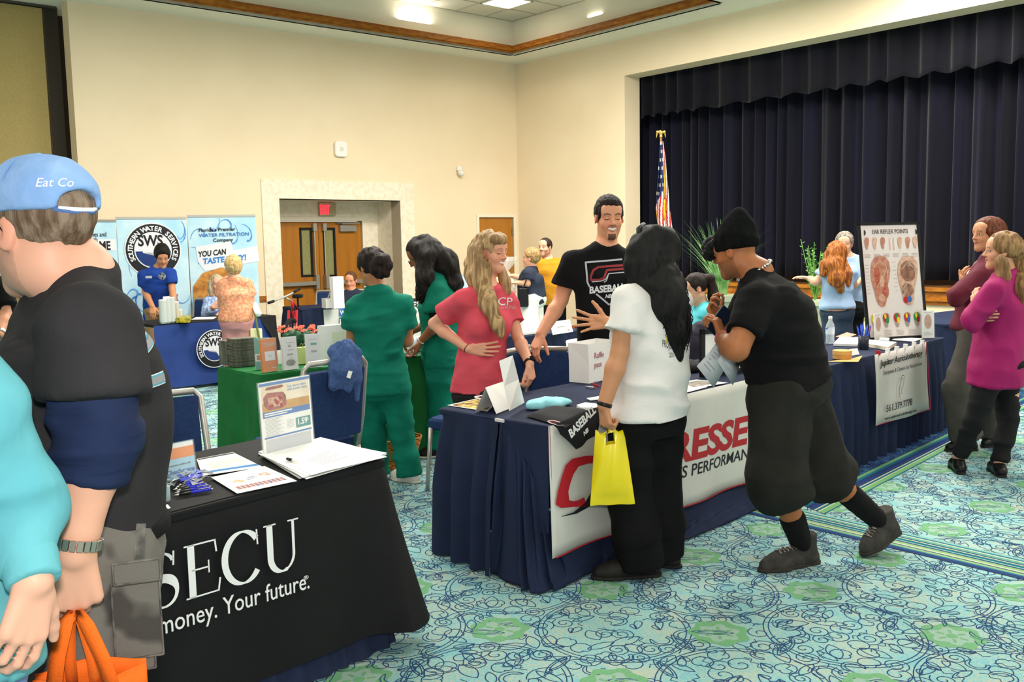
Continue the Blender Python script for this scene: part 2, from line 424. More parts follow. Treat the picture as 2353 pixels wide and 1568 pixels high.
for i, (a0, a1, wx) in enumerate(((fR, fM-.004, (746, 769)), (fM+.004, fL, (692, 716)))):
 D_ = lambda s, z, d=0: MA(s, z, dep+d)
 dd = empty('door_%d' % (i+1), MA((a0+a1)/2, 0, dep), None, None); tag(dd, kind='structure')
 w0, w1 = sorted((wad(wx[0], 580, dep+.04)[0], wad(wx[1], 580, dep+.04)[0])); z1, z0 = wad(sum(wx)/2, 526, dep)[1], wad(sum(wx)/2, 634, dep)[1]
 b = MB()
 for r in ((a0, w0, .01, fT-.01), (w1, a1, .01, fT-.01), (w0, w1, .01, z0), (w0, w1, z1, fT-.01)):
  o = D_(r[0], r[2], .04); b.obox(o, D_(r[1], r[2], .04)-o, D_(r[0], r[2], .085)-o, D_(r[0], r[3], .04)-o)
 b.build('leaf', wood, dd)
 b = MB(); 
 for r in ((w0-.02, w0+.015, z0-.02, z1+.02), (w1-.015, w1+.02, z0-.02, z1+.02), (w0, w1, z0-.02, z0+.015), (w0, w1, z1-.015, z1+.02)):
  o = D_(r[0], r[2], .03); b.obox(o, D_(r[1], r[2], .03)-o, D_(r[0], r[2], .05)-o, D_(r[0], r[3], .03)-o)
 b.build('window_bead', dark, dd)
 slab('pane', D_, [(w0, w1, z0, z1)], glass_d, .055, .065, None).parent = dd
 dd_inv = dd
 for ch in [c for c in COL.objects if c.parent == dd and c.name.startswith('pane')]: ch.location = -Vector(dd.location)
 rs = fM+(.09 if i else -.09); zb = wad(700, 652, dep)[1]
 b = MB(); o = D_(min(rs, a1 if i else a0), zb, -.06)
 s_a, s_b = (rs, a1-.05) if i else (a0+.05, rs)
 b.obox(D_(s_a, zb-.03, -.05), D_(s_b, zb, 0)-D_(s_a, zb, 0), B*.07, Z*.06); b.build('panic_bar', steel, dd)
 b = MB(); b.tube([D_(rs, .15, .0), D_(rs, zb, .0), D_(rs, fT-.12, .0)], .012, 8)
 b.obox(D_(rs-.03, zb-.09, -.06), D_(rs+.03, 0)-D_(rs-.03, 0), B*.1, Z*.22); b.obox(D_(rs-.03, fT-.16, -.03), D_(rs+.03, 0)-D_(rs-.03, 0), B*.07, Z*.12); b.build('latch_rod', steel, dd)
 cs = (a1-.18) if i else (a0+.42); cs0 = min(a0, a1)+(.12 if not i else .75)
 b = MB(); b.obox(D_(cs0, fT-.17, -.03), D_(cs0+.3, 0)-D_(cs0, 0), B*.07, Z*.1); b.tube([D_(cs0+.28, fT-.05, -.05), D_(cs0-.02, fT-.04, -.1), D_(cs0+.35, fT-.03, .01)], .012, 6); b.build('door_closer', steel, dd)
es0, ez1 = wad(730, 466, dep); es1, ez0 = wad(768, 496, dep)
ex = empty('exit_sign', MA((es0+es1)/2, ez0, dep), 'lit red EXIT sign above the wooden double doors', 'sign')
b = MB(); b.obox(MA(es0, ez0, dep-.06), MA(es1, 0)-MA(es0, 0), B*.055, Z*(ez1-ez0)); b.build('housing', mat('sign_housing', '#b9ad86', .6), ex)
q0, q1 = wad(735, 492, dep-.062), wad(761, 492, dep-.062); hh = wad(745, 470, dep-.062)[1]-q0[1]
text('letters', 'EXIT', MA(q0[0], q0[1], dep-.066), A, Z, hh*1.35, mat('exit_red', '#ff2a3c', .5, emit=2.2), ex, bold=.02, sx=abs(q0[0]-q1[0])/(hh*1.35*2.35), ext=.004)
dd = empty('door_3', MA((dR+dL)/2, 0), None, None); tag(dd, kind='structure')
o = MA(dR, .01, .03); b = MB(); b.obox(o, MA(dL, .01, .03)-o, B*.045, Z*(dT-.015)); b.build('leaf', wood, dd)
b = MB(); b.lathe(MA(dL-.08, 1.0, .03), [(.03, 0), (.03, .01), (.01, .02), (.012, .05)], 12, axis=-B); b.tube([MA(dL-.08, 1., -.03), MA(dL-.2, 1., -.03)], .01); b.build('door_handle', steel, dd)
b = MB(); b.obox(MA(dR-.01, 1.72, -.01), -A*.03, B*.03, Z*.14); b.obox(MA(dR-.01, .3, -.01), -A*.03, B*.03, Z*.14); b.build('hinge', steel, dd)
slab('trim_3', MA, [(dR-.055, dR, 0, dT+.055), (dL, dL+.055, 0, dT+.055), (dR, dL, dT, dT+.055)], cream2, -.02, .12)
zr0 = .80; zr1 = .88
slab('trim_4', MA, [(oL, sEnd-.02, zr0, zr1), (dL+.055, oR, zr0, zr1)], wood_trim, -.025, 0)
slab('baseboard_left', MA, [(oL, sEnd, 0, .14), (dL+.055, oR, 0, .14), (-.0, dR-.055, 0, .14)], wood_trim, -.02, 0)
gL, gT = wb(1435, 173.8); gT2 = wb(2300, 1.7)[1]; zS = wb(1636, 648)[1]; zS2 = wb(2132, 661)[1]
print('stage opening s', gL, 'top', gT, gT2, 'floor', zS, zS2)
zTopS = (gT+gT2)/2; zS = (zS+zS2)/2; gEnd = gL+11
wallpanels('wall_right', MBp, -.3, gEnd+3, 0, HS, [(gL, gEnd, zS-.02, zTopS)], .3, cream)
jd = .1
while proj(MBp(gL, 3.5, jd))[0] < 1458 and jd < 2: jd += .01
print('jamb depth', jd)
b = MB(); b.obox(MBp(gL-.02, zS, .3), -B*(-.02)*0-B*.02, A*max(jd-.3, .05), Z*(zTopS-zS)); b.obox(MBp(gL-.02, zTopS, .3), -B*(gEnd-gL), A*max(jd-.3, .05), Z*.1)
tag(b.build('trim_5', cream), kind='structure')
b = MB(); b.obox(MBp(gL-2, zS-.12, .05), -B*(gEnd-gL+3), A*4, Z*.1); tag(b.build('floor_stage', mat('stage_boards', '#5a3a1c', .5)), kind='structure')
b = MB(); b.obox(MBp(gL-2, -.0, 3.2), -B*(gEnd-gL+3), A*.1, Z*(HS+.5)); b.obox(MBp(gL-.5, 0, .31), -B*.08, A*3, Z*(HS+.5)); tag(b.build('wall_stage_back', dark), kind='structure')
b = MB(); ztr = zS-.0
for z0, z1, t in ((zS-.045, zS, .06), (zS-.15, zS-.045, .03), (zS-.165, zS-.15, .05), (zS-.21, zS-.165, .028)):
 b.obox(MBp(gL-.1, z0, -t), -B*(gEnd-gL), A*(t+.02), Z*(z1-z0))
tag(b.build('trim_6', wood_trim), kind='structure')
slab('trim_7', MBp, [(.0, gL-.1, zr0, zr1)], wood_trim, -.025, 0)
slab('baseboard_right', MBp, [(.0, gEnd, 0, .14)], wood_trim, -.02, 0)
velvet = mat('navy_velvet', '#0d0d1e', .9, '#080813', 2.5, sheen=.12, stretch=(1, 1, .1), bump=.15, bscale=120, spec=.15)
velvet2 = mat('navy_velvet_valance', '#0a0a15', .9, '#07070e', 3, sheen=.1, spec=.15)
def curtain(name, s0, s1, z0, z1, d, amp, per, m, label, cat, wavy=0, seed=1, folds_box=False):
 n = int((s1-s0)/.022); rr = np.random.default_rng(seed); S = np.linspace(s0, s1, n); nz = 14
 ph = np.cumsum(1/(per*(1+.45*np.interp(S, np.linspace(s0, s1, 60), rr.normal(0, 1, 60)).clip(-1, 1))))*(S[1]-S[0])*2*math.pi
 G = np.zeros((nz, n, 3))
 for j, t in enumerate(np.linspace(0, 1, nz)):
  z = z0+(z1-z0)*t; w = np.sin(ph+.25*np.sin(ph*.37)+.15*t)
  if folds_box: w = np.tanh(2.2*w)
  else: w = np.sign(w)*np.abs(w)**.8+.3*np.sin(ph*2.3+1)
  dd = d+amp*w*(1-.25*t)
  zz = z-(wavy*(np.abs(np.sin(ph/2)))*(1-t)**3 if wavy else 0)
  G[j] = CORN[None]-B*S[:, None]+A*dd[:, None]+Z*(zz[:, None] if np.ndim(zz) else z)
 b = MB(); b.grid(G); o = b.build(name, m, smooth=True); solidify(o, .006)
 return tag(o, label, cat)
curtain('stage_curtain', gL-.4, gEnd, zS+.05, zTopS+.3, jd+.55, .085, .27, velvet, 'dark navy velvet stage curtain hanging in deep folds behind the flag', 'curtain', seed=3)
curtain('curtain_valance', gL+.08, gEnd, wb(1470, 262)[1]*0+1, 2, 0, .05, .5, velvet2, 'x', 'x') if False else None
def wbd(px, py, d):
 q = hit(px, py, CORN+A*d, A)-CORN; return -np.dot(q, B), q[2]
zv = (wbd(1470, 268, jd+.25)[1]+wbd(2340, 135, jd+.25)[1])/2
print('valance z', wbd(1470, 268, jd+.25), wbd(2340, 135, jd+.25), zTopS)
curtain('curtain_valance', gL-.1, gEnd, zv, zTopS+.2, jd+.2, .045, .42, velvet2, 'short dark navy pleated valance across the top of the stage opening', 'curtain', wavy=.05, seed=8, folds_box=True)
c2 = F(1178, 127.5, HS); qc = c2-CORN; wA = np.dot(qc, -B); wB = np.dot(qc, -A)      # soffit widths
Yc = c2[1]; zt = [P(1178, y, Yc)[2] for y in (122.3, 105, 78, 74)]
e1 = F(1643, 5, HS)-CORN; sB = np.dot(e1, -B)
print('soffit w', wA, wB, 'tray z', zt, 'tray end', sB)
SA = 18.0
def TC(a, c, z): return CORN-A*a-B*c+Z*z     # a along left wall, c along stage wall
b = MB()
for a0, a1, c0, c1 in ((-.3, SA+6, -1.6, wA), (-.3, wB, wA, 18), (wB, SA, sB, 18), (SA, SA+6, wA, 18)):
 o = TC(a0, c0, HS); b.obox(o, TC(a1, c0, HS)-o, TC(a0, c1, HS)-o, Z*.1)
tag(b.build('ceiling', white_p), kind='structure')
zt0, zt1, zt2, zt3 = zt
b = MB()
def ringface(b, z0, z1, off=0, th=.05):
 b.obox(TC(wB-off, wA-off, z0), -A*(SA-wB+2*off), B*th, Z*(z1-z0)); b.obox(TC(wB-off, wA-off, z0), -B*(sB-wA+2*off), A*th, Z*(z1-z0))
 b.obox(TC(SA+off, wA-off, z0), -B*(sB-wA+2*off), -A*th, Z*(z1-z0)); b.obox(TC(wB-off, sB+off, z0), -A*(SA-wB+2*off), -B*th, Z*(z1-z0))
ringface(b, HS, zt0+.01, 0); ringface(b, zt1-.05, zt3+.25, .14)
tag(b.build('trim_8', mat('white_cove_paint', '#f6efd9', .7)), kind='structure')
b = MB(); n_ = 5
for k in range(n_):
 f0, f1 = k/n_, (k+1)/n_; off = .02+.16*math.sin(f1*1.5); z0 = zt0+(zt1-zt0)*f0; z1 = zt0+(zt1-zt0)*f1
 ringface(b, z0, z1, -.0-.05*math.sin(f1*3.1)+.0, .05+.05*math.sin(f1*3.1)+.14)
tag(b.build('trim_9', wood_trim), kind='structure')
tile = mat('ceiling_tile', '#e9e4d2', .9, '#e0dbc8', 60)
b = MB(); b.obox(TC(wB-.4, wA-.4, zt3+.22), -A*(SA-wB+.8), -B*(sB-wA+.8), Z*.05); b.m = 1
zg = zt3+.22; g0 = .14
a = wB-g0
while a < SA: b.obox(TC(a, wA-.3, zg-.006), -A*.022, -B*(sB-wA+.6), Z*.006); a += .61
c = wA-g0
while c < sB+.2: b.obox(TC(wB-.3, c, zg-.0065), -A*(SA-wB+.6), -B*.022, Z*.006); c += .61
tag(b.build('ceiling_tray', [tile, mat('tee_bar', '#bdb8a4', .6)]), kind='structure')
lp = F(1131, 8, zg); ql = lp-CORN; la = round((np.dot(ql, -A)-(wB-g0))/.61-.5)*.61+(wB-g0); lc = round((np.dot(ql, -B)-(wA-g0))/.61-.5)*.61+(wA-g0)
panel_e = mat('light_panel', '#fff6e0', .5, emit=9)
def cpanel(a0, c0, label, wa_=.59, wc_=.59, group=None):
 t = empty('ceiling_light', TC(a0+wa_/2, c0+wc_/2, zg-.02), label, 'light', group)
 b = MB(); b.obox(TC(a0+.03, c0+.03, zg-.012), -A*(wa_-.06), -B*(wc_-.06), Z*.012); b.build('diffuser', panel_e, t)
 b = MB()
 for o_, x, y in (((a0, c0), wa_, .03), ((a0, c0+wc_-.03), wa_, .03), ((a0, c0), .03, wc_), ((a0+wa_-.03, c0), .03, wc_)):
  b.obox(TC(o_[0], o_[1], zg-.016), -A*x, -B*y, Z*.016)
 b.build('frame', mat('lamp_frame', '#e8e4d6', .5), t)
cpanel(la+.02, lc+.02, 'square glowing ceiling light, the middle one in the raised ceiling')
print('panel at', la, lc, 'tray', wB, wA)
def spot_panel(px, py, label):
 q = F(px, py, zg)-CORN; cpanel(np.dot(q, -A)-.3, np.dot(q, -B)-.3, label, .6, .6)
GLOW = [F(950, 8, zg), F(1395, 0, zg)]
pd = .45
fab = mat('partition_fabric', '#b39f68', .95, '#a8945e', 60, bump=.1, bscale=300)
def wap(px, py): return wad(px, py, pd)
ps0 = wad(112, 200, pd)[0]; pz = wad(60, 18, pd)[1]
b = MB(); b.obox(MA(ps0, .02, pd), -A*6, B*.12, Z*(min(pz, HS-.05)))
tag(b.build('wall_partition', fab), kind='structure')
b = MB(); b.obox(MA(sEnd, 0, pd-.0), -A*(ps0-sEnd+.02), B*.1, Z*HS); b.obox(MA(sEnd-.3, 0, .9), -A*8, B*.05, Z*HS)
tag(b.build('wall_pocket', mat('pocket_dark', '#3b352c', .8, '#2b2520', 2, stretch=(1, 1, .05))), kind='structure')
b = MB(); b.obox(MA(sEnd+.02, min(pz, HS-.05)+.03, pd-.05), -A*6.2, B*.25, Z*.12); tag(b.build('trim_10', mat('track_grey', '#4b4840', .6)), kind='structure')
def devbox(name, px, py, w, h, d, label, cat):
 s, z = wa(px, py); t = empty(name, MA(s, z-h/2), label, cat); return t, s, z
t, s, z = devbox('wall_speaker', 781, 343, 0, .26, 0, 'rounded square white wireless box high on the left wall', 'wall box')
t.name = 'wall_box'; b = MB(); b.rbox(MA(s, z, -.03), (.215, .24, .05), 0, .05, tilt=np.stack([A, Z, -B], 1)); b.build('cover', mat('white_plastic', '#f3efe6', .4), t, smooth=False)
b = MB(); b.rbox(MA(s, z, -.058), (.06, .06, .006), 0, .02, tilt=np.stack([A, Z, -B], 1)); b.build('badge', mat('pale_grey', '#dcd8cf', .4), t)
t, s, z = devbox('security_camera', 1053, 392, 0, .1, 0, 'tiny white security camera on the left wall near the corner', 'camera')
b = MB(); b.rbox(MA(s, z+.03, -.03), (.1, .08, .05), 0, .02, tilt=np.stack([A, Z, -B], 1)); b.build('bracket', _M['white_plastic'], t)
b = MB(); b.lathe(MA(s, z-.03, -.03), [(.02, 0), (.05, .01), (.05, .05), (.035, .1), (.02, .11)], 16, axis=unit(-B-.4*Z)); b.build('housing', mat('white_plastic2', '#e9e6df', .35), t, smooth=True)
for px, py in ((745, 67), (1075, 118), (1362, 92)):
 p = F(px, py, HS); b = MB(); b.lathe(p-Z*.012, [(.045, .012), (.045, .004), (.02, 0)], 16); o = b.build('sprinkler_cap', _M['white_plastic'])
 tag(o, {745: 'small round sprinkler cap in the soffit, the one above the double doors', 1075: 'small round sprinkler cap in the soffit left of the room corner', 1362: 'small round sprinkler cap in the soffit over the stage wall'}[px], 'sprinkler')
def carpet_base(key, c1, c2, c3, sc=95):
 m = bpy.data.materials.new(key); m.use_nodes = True; N = m.node_tree.nodes; L = m.node_tree.links; b = N['Principled BSDF']
 b.inputs['Roughness'].default_value = .95; b.inputs['Specular IOR Level'].default_value = .1
 tc = N.new('ShaderNodeTexCoord'); mp = N.new('ShaderNodeMapping'); L.new(tc.outputs['Object'], mp.inputs[0]); mp.inputs['Rotation'].default_value = (0, 0, YA)
 n1 = N.new('ShaderNodeTexNoise'); n1.inputs['Scale'].default_value = sc; n1.inputs['Detail'].default_value = 2; L.new(mp.outputs[0], n1.inputs[0])
 n2 = N.new('ShaderNodeTexNoise'); n2.inputs['Scale'].default_value = 7; n2.inputs['Detail'].default_value = 3; L.new(mp.outputs[0], n2.inputs[0])
 mx = N.new('ShaderNodeMath'); mx.operation = 'MULTIPLY_ADD'; mx.inputs[1].default_value = .55; L.new(n2.outputs['Fac'], mx.inputs[0]); L.new(n1.outputs['Fac'], mx.inputs[2])
 r = N.new('ShaderNodeValToRGB'); e = r.color_ramp.elements; e[0].position = .62; e[0].color = lin(c1)+(1,); e[1].position = .92; e[1].color = lin(c3)+(1,)
 k = e.new(.77); k.color = lin(c2)+(1,); L.new(mx.outputs[0], r.inputs[0]); L.new(r.outputs[0], b.inputs['Base Color'])
 n3 = N.new('ShaderNodeTexNoise'); n3.inputs['Scale'].default_value = 420; bp = N.new('ShaderNodeBump'); bp.inputs['Strength'].default_value = .35; bp.inputs['Distance'].default_value = .004
 L.new(tc.outputs['Object'], n3.inputs[0]); L.new(n3.outputs['Fac'], bp.inputs['Height']); L.new(bp.outputs[0], b.inputs['Normal']); return m
cb = carpet_base('carpet_ground', '#7cb5c0', '#92bfbb', '#b7baa8')
cline = mat('carpet_navy_line', '#26406a', .95, '#305078', 150, spec=.1)
cgreen = mat('carpet_green', '#68a072', .95, '#79ac82', 120, spec=.1)
cpale = mat('carpet_pale', '#86b3ae', .95, '#a3b298', 110, spec=.1, lo=.42, hi=.58)
def ribbon(pts, w):
 pts = np.asarray(pts, float); t = np.gradient(pts, axis=0); t /= np.linalg.norm(t, axis=1)[:, None]+1e-9
 n = np.stack([-t[:, 1], t[:, 0]], 1)*w/2; V = np.concatenate([pts-n, pts+n]); m = len(pts)
 Q = np.stack([np.arange(m-1), np.arange(1, m), np.arange(1, m)+m, np.arange(m-1)+m], 1); return V, Q
TL = 1.30
def motifs():
 r = random.Random(21); out = []
 def rot(p, a, c, s=1): ca, sa = math.cos(a), math.sin(a); return [(c[0]+s*(x*ca-y*sa), c[1]+s*(x*sa+y*ca)) for x, y in p]
 def spiral(n=1.4, R=.06): return [(R*(1-k/22*.85)*math.cos(k/22*n*6.283), R*(1-k/22*.85)*math.sin(k/22*n*6.283)) for k in range(23)]
 def leaf(l=.09, w=.028): 
  up = [(l*(k/8-.5), w*math.sin(math.pi*k/8)**.8) for k in range(9)]; return up+[(x, -y) for x, y in up[::-1]]
 def tear(l=.06, w=.02): return [(l*(1-math.cos(a))/2, w*math.sin(a)*math.sin(a/2)) for a in [k/14*6.283 for k in range(15)]]
 def heart(s=.035): return [(s*(1-math.sin(a))*math.cos(a), s*(1-math.sin(a))*math.sin(a)*1.1) for a in [k/18*6.283 for k in range(19)]]
 def cshape(R=.05): 
  o = [(R*math.cos(a), R*math.sin(a)) for a in [math.radians(40+k*14) for k in range(19)]]
  i = [(R*.68*math.cos(a), R*.68*math.sin(a)) for a in [math.radians(292-k*13) for k in range(18)]]; return o+i+[o[0]]
 def zig(n=5, s=.02): return [(i*s, (s*.9 if i % 2 else 0)) for i in range(n)]+[]
 C = [(.28, .33), (.93, .98), (.30, .97), (.95, .32)]; R0 = .30
 for (cx_, cy_) in ((.62, .64), (0, 0), (.0, .64), (.62, 0)):
  for rad, a0, a1 in ((.315, 0, 360), (.295, 20, 340)):
   out.append([(cx_+rad*math.cos(math.radians(a)), cy_+rad*math.sin(math.radians(a))) for a in np.arange(a0, a1+.1, 6)])
 for (cx_, cy_) in ((.62, .64), (0, 0)):      # pointed lens pairs radiating
  for k in range(6):
   a = k*math.pi/3+.2; out.append(rot(leaf(.17, .022), a, (cx_+.21*math.cos(a)*0+.40*math.cos(a), cy_+.40*math.sin(a))))
   out.append(rot(leaf(.12, .012), a, (cx_+.40*math.cos(a), cy_+.40*math.sin(a))))
 for (cx_, cy_) in ((.0, .64), (.62, 0)):
  for k in range(8):
   a = k*math.pi/4+.35; out.append(rot(leaf(.13, .03), a+.5, (cx_+.2*math.cos(a), cy_+.2*math.sin(a))))
 pts = []
 tries = 0
 while len(pts) < 300 and tries < 20000:
  tries += 1; x, y = r.random()*TL, r.random()*TL
  if any((min(abs(x-c[0]), TL-abs(x-c[0]))**2+min(abs(y-c[1]), TL-abs(y-c[1]))**2) < .125**2 for c in C): continue
  if any((min(abs(x-q[0]), TL-abs(x-q[0]))**2+min(abs(y-q[1]), TL-abs(y-q[1]))**2) < .064**2 for q in pts): continue
  pts.append((x, y)); a = r.random()*6.283; k = r.random()
  if k < .27: out.append(rot(spiral(r.choice([1.3, 1.7, 2.]), r.uniform(.045, .062)), a, (x, y)))
  elif k < .46: out.append(rot(leaf(r.uniform(.09, .15), r.uniform(.018, .032)), a, (x, y)))
  elif k < .60: out.append(rot(cshape(r.uniform(.042, .056)), a, (x, y)))
  elif k < .74: out.append(rot(tear(r.uniform(.07, .10), .022), a, (x, y))); out.append(rot(tear(.05, .014), a+.6, (x, y)))
  elif k < .86: out.append(rot(heart(.032), a, (x, y)))
  else: out.append(rot(zig(6, .022), a, (x, y)))
 return out, C
def build_floor():
 out, C = motifs(); V, Q, Mi = [], [], []; n = 0
 def put(v, q, z, m):
  nonlocal n
  V.append(np.column_stack([v, np.full(len(v), z)])); Q.append(np.asarray(q)+n); Mi.append(np.full(len(q), m)); n += len(v)
 rr = random.Random(5)
 for (cx_, cy_) in C:
  k = 40; a = np.arange(k)/k*2*math.pi; ph = rr.random()*6
  R1 = .118*(1+.09*np.sin(7*a+ph)); R2 = .078*(1+.16*np.sin(6*a+ph)); R3 = .022+.0*a
  for (ro, ri, m, z) in ((R1, R2, 2, .0007), (R2, R3, 3, .0005), (R3, R3*.01, 2, .0007)):
   v = np.concatenate([np.stack([cx_+ro*np.cos(a), cy_+ro*np.sin(a)], 1), np.stack([cx_+ri*np.cos(a), cy_+ri*np.sin(a)], 1)])
   q = [(i, (i+1) % k, k+(i+1) % k, k+i) for i in range(k)]; put(v, q, z, m)
  for j in range(6):       # petals
   t = j*math.pi/3+ph/6; v, q = ribbon([(cx_+r_*math.cos(t), cy_+r_*math.sin(t)) for r_ in (.03, .045, .062)], .012); put(v, q, .0009, 2)
 for l in out:
  v, q = ribbon(l, .0046); put(v, q, .0006+.0002*rr.random(), 1)
 V = np.vstack(V); Q = np.vstack(Q); Mi = np.concatenate(Mi)
 AV, AQ, AM = [], [], []; n = 0
 for i in range(-14, 16):
  for j in range(-16, 16):
   o = A*(i*TL)+B*(j*TL)+A*(.5*TL if j % 2 else 0)+CORN*0+np.array([.4, 3.7, 0])
   c = o+(A+B)*TL/2
   if c[1] < 1.6 or c[1] > 18.5: continue
   if abs(c[0]) > c[1]*.62+1.1: continue
   if np.dot(c-CORN, B) > .3 or np.dot(c-CORN, A) > .3: continue
   W = o+V[:, :1]*A+V[:, 1:2]*B+V[:, 2:]*Z; AV.append(W); AQ.append(Q+n); AM.append(Mi); n += len(W)
 s = 16.; base = np.array([[-s, -4, 0], [s+6, -4, 0], [s+6, 24, 0], [-s, 24, 0], [-s, -4, -.1], [s+6, -4, -.1], [s+6, 24, -.1], [-s, 24, -.1]])
 AV.append(base); AQ.append(np.array([(0, 1, 2, 3), (7, 6, 5, 4), (0, 4, 5, 1), (1, 5, 6, 2), (2, 6, 7, 3), (3, 7, 4, 0)])+n); AM.append(np.zeros(6, int))
 o = mesh_np('floor', np.vstack(AV), np.vstack(AQ), [cb, cline, cgreen, cpale], None, np.concatenate(AM), smooth=False)
 tag(o, kind='structure')
build_floor()
bcols = ['#2b3f6e', '#2c6b86', '#7fb0a6', '#86a878', '#5f9a88', '#1d6070', '#b9c2a4', '#26376a', '#70a06a', '#2a7078']
bm = [mat('border_%d' % i, c, .95, spec=.1) for i, c in enumerate(bcols)]
def band(name, p0a, p0b, p1a, p1b, seq, z):
 p0a, p0b, p1a, p1b = [F(*p) for p in (p0a, p0b, p1a, p1b)]
 def ext(a, b, t0, t1): return a+(b-a)*t0, a+(b-a)*t1
 b = MB(); tot = sum(s for s, _ in seq); f = 0
 used = []
 for s, m in seq:
  f1 = f+s/tot; q = [p0a+(p1a-p0a)*f, p0b+(p1b-p0b)*f, p0b+(p1b-p0b)*f1, p0a+(p1a-p0a)*f1]
  for v in q: v[2] = z
  b.m = m; b.add(q, [(0, 1, 2, 3)]); f = f1
 return tag(b.build(name, bm), kind='structure')
seq1 = [(1.2, 0), (.5, 1), (.8, 3), (.35, 0), (.5, 6), (.9, 3), (.5, 0), (.4, 2), (.9, 5), (.35, 6), (.45, 0), (.9, 4), (.45, 6), (.6, 1), (.8, 2)]
seq2 = [(.4, 9), (1.3, 8), (.35, 6), (.7, 5), (.4, 6), (1.2, 0), (1.1, 7), (.5, 5), (.6, 1), (1.0, 8)]
dk = carpet_base('carpet_dark_field', '#1e2e5c', '#24386a', '#3d6d8c', 60)
q = [F(1847, 1155, .0016), F(2194, 990, .0016)]; d_ = q[1]-q[0]; d_[2] = 0; d_ = unit(d_); nrm = np.array([-d_[1], d_[0], 0])
b = MB(); a0 = q[0]+d_*.0; b.add([a0, q[0]+d_*5.2, q[0]+d_*5.2+nrm*1.1, a0+nrm*1.1], [(0, 1, 2, 3)])
tag(b.build('floor_border_field', dk), kind='structure')
b = MB(); r = random.Random(4)
def darkmotifs():
 V, Q, n = [], [], 0
 for k in range(420):
  c = a0+d_*r.uniform(0, 5.6)+nrm*r.uniform(.05, 1.05); a = r.random()*6.28; R = r.uniform(.02, .05); t = np.linspace(0, r.uniform(2, 6), 9)
  pts = np.stack([c[0]+R*np.cos(t+a)*(1-t/9), c[1]+R*np.sin(t+a)*(1-t/9)], 1); v, q_ = ribbon(pts, .006); V.append(np.column_stack([v, np.full(len(v), .0022)])); Q.append(q_+n); n += len(v)
 tag(mesh_np('floor_border_motifs', np.vstack(V), np.vstack(Q), mat('carpet_dark_line', '#5f9fb4', .95), smooth=False), kind='structure')
darkmotifs()
def ext2(pa, pb, t0, t1):      # lengthen a pixel-measured floor line, returning pixels
 a, b_ = F(*pa), F(*pb); return proj(a+(b_-a)*t0), proj(a+(b_-a)*t1)
l0 = ext2((1729, 1184), (2353, 1334), -.95, 1.5); l1 = ext2((1741, 1150), (2353, 1287), -.95, 1.5)
band('floor_border_band', l0[0], l0[1], l1[0], l1[1], seq1, .0030)
l0 = ext2((1902, 1179), (2174, 1035), -.02, 3.2); l1 = ext2((1847, 1155), (2194, 990), -.02, 2.6)
band('floor_border_stripe', l0[0], l0[1], l1[0], l1[1], seq2, .0026)
l0 = ext2((2270, 960), (2353, 972), -1, 2.); l1 = ext2((2270, 948), (2353, 958), -1, 2.)
band('floor_border_far', l0[0], l0[1], l1[0], l1[1], seq1[::-1], .0024)
l0 = ext2((395, 875), (512, 886), -3, 1.02); l1 = ext2((395, 867), (512, 872), -3, 1.02)
band('floor_border_left', l0[0], l0[1], l1[0], l1[1], [(1, 0), (1, 7), (1, 9)], .0024)
TZ = .76
navyc = mat('navy_tablecloth', '#1f2740', .85, '#232c48', 5, bump=.12, bscale=300, spec=.2)
bluec = mat('royal_tablecloth', '#243a74', .8, '#28407e', 5, bump=.1, bscale=200, spec=.2)
blackc = mat('black_tablecloth', '#101012', .75, '#141416', 5, bump=.15, bscale=160, spec=.25)
greenc = mat('green_tablecloth', '#17602f', .85, '#1d6d37', 4, bump=.15, bscale=150, spec=.2)
paper = mat('white_paper', '#f2f0ee', .6); card = mat('white_card', '#f4f2ee', .5); acr = mat('clear_acrylic', '#eef4f4', .08, alpha=.10, spec=.6)
vinyl = mat('white_vinyl', '#dddbd4', .55, '#d3d1ca', 3)
def tframe(pL, pR, z=TZ, dep=.76, wall=True):
 L, R = F(*pL, z), F(*pR, z); u = unit(R-L); v = np.array([-u[1], u[0], 0]); return dict(L=L, R=R, u=u, v=v, len=np.linalg.norm(R-L), dep=dep, z=z)
def per(t, inset=0, corners='LFRB', rad=.02):
 "table outline, counter-clockwise from the back left corner: left side, front, right side, back"
 L, u, v, n, d = t['L'], t['u'], t['v'], t['len'], t['dep']; return [L+v*d, L, L+u*n, L+u*n+v*d, L+v*d]
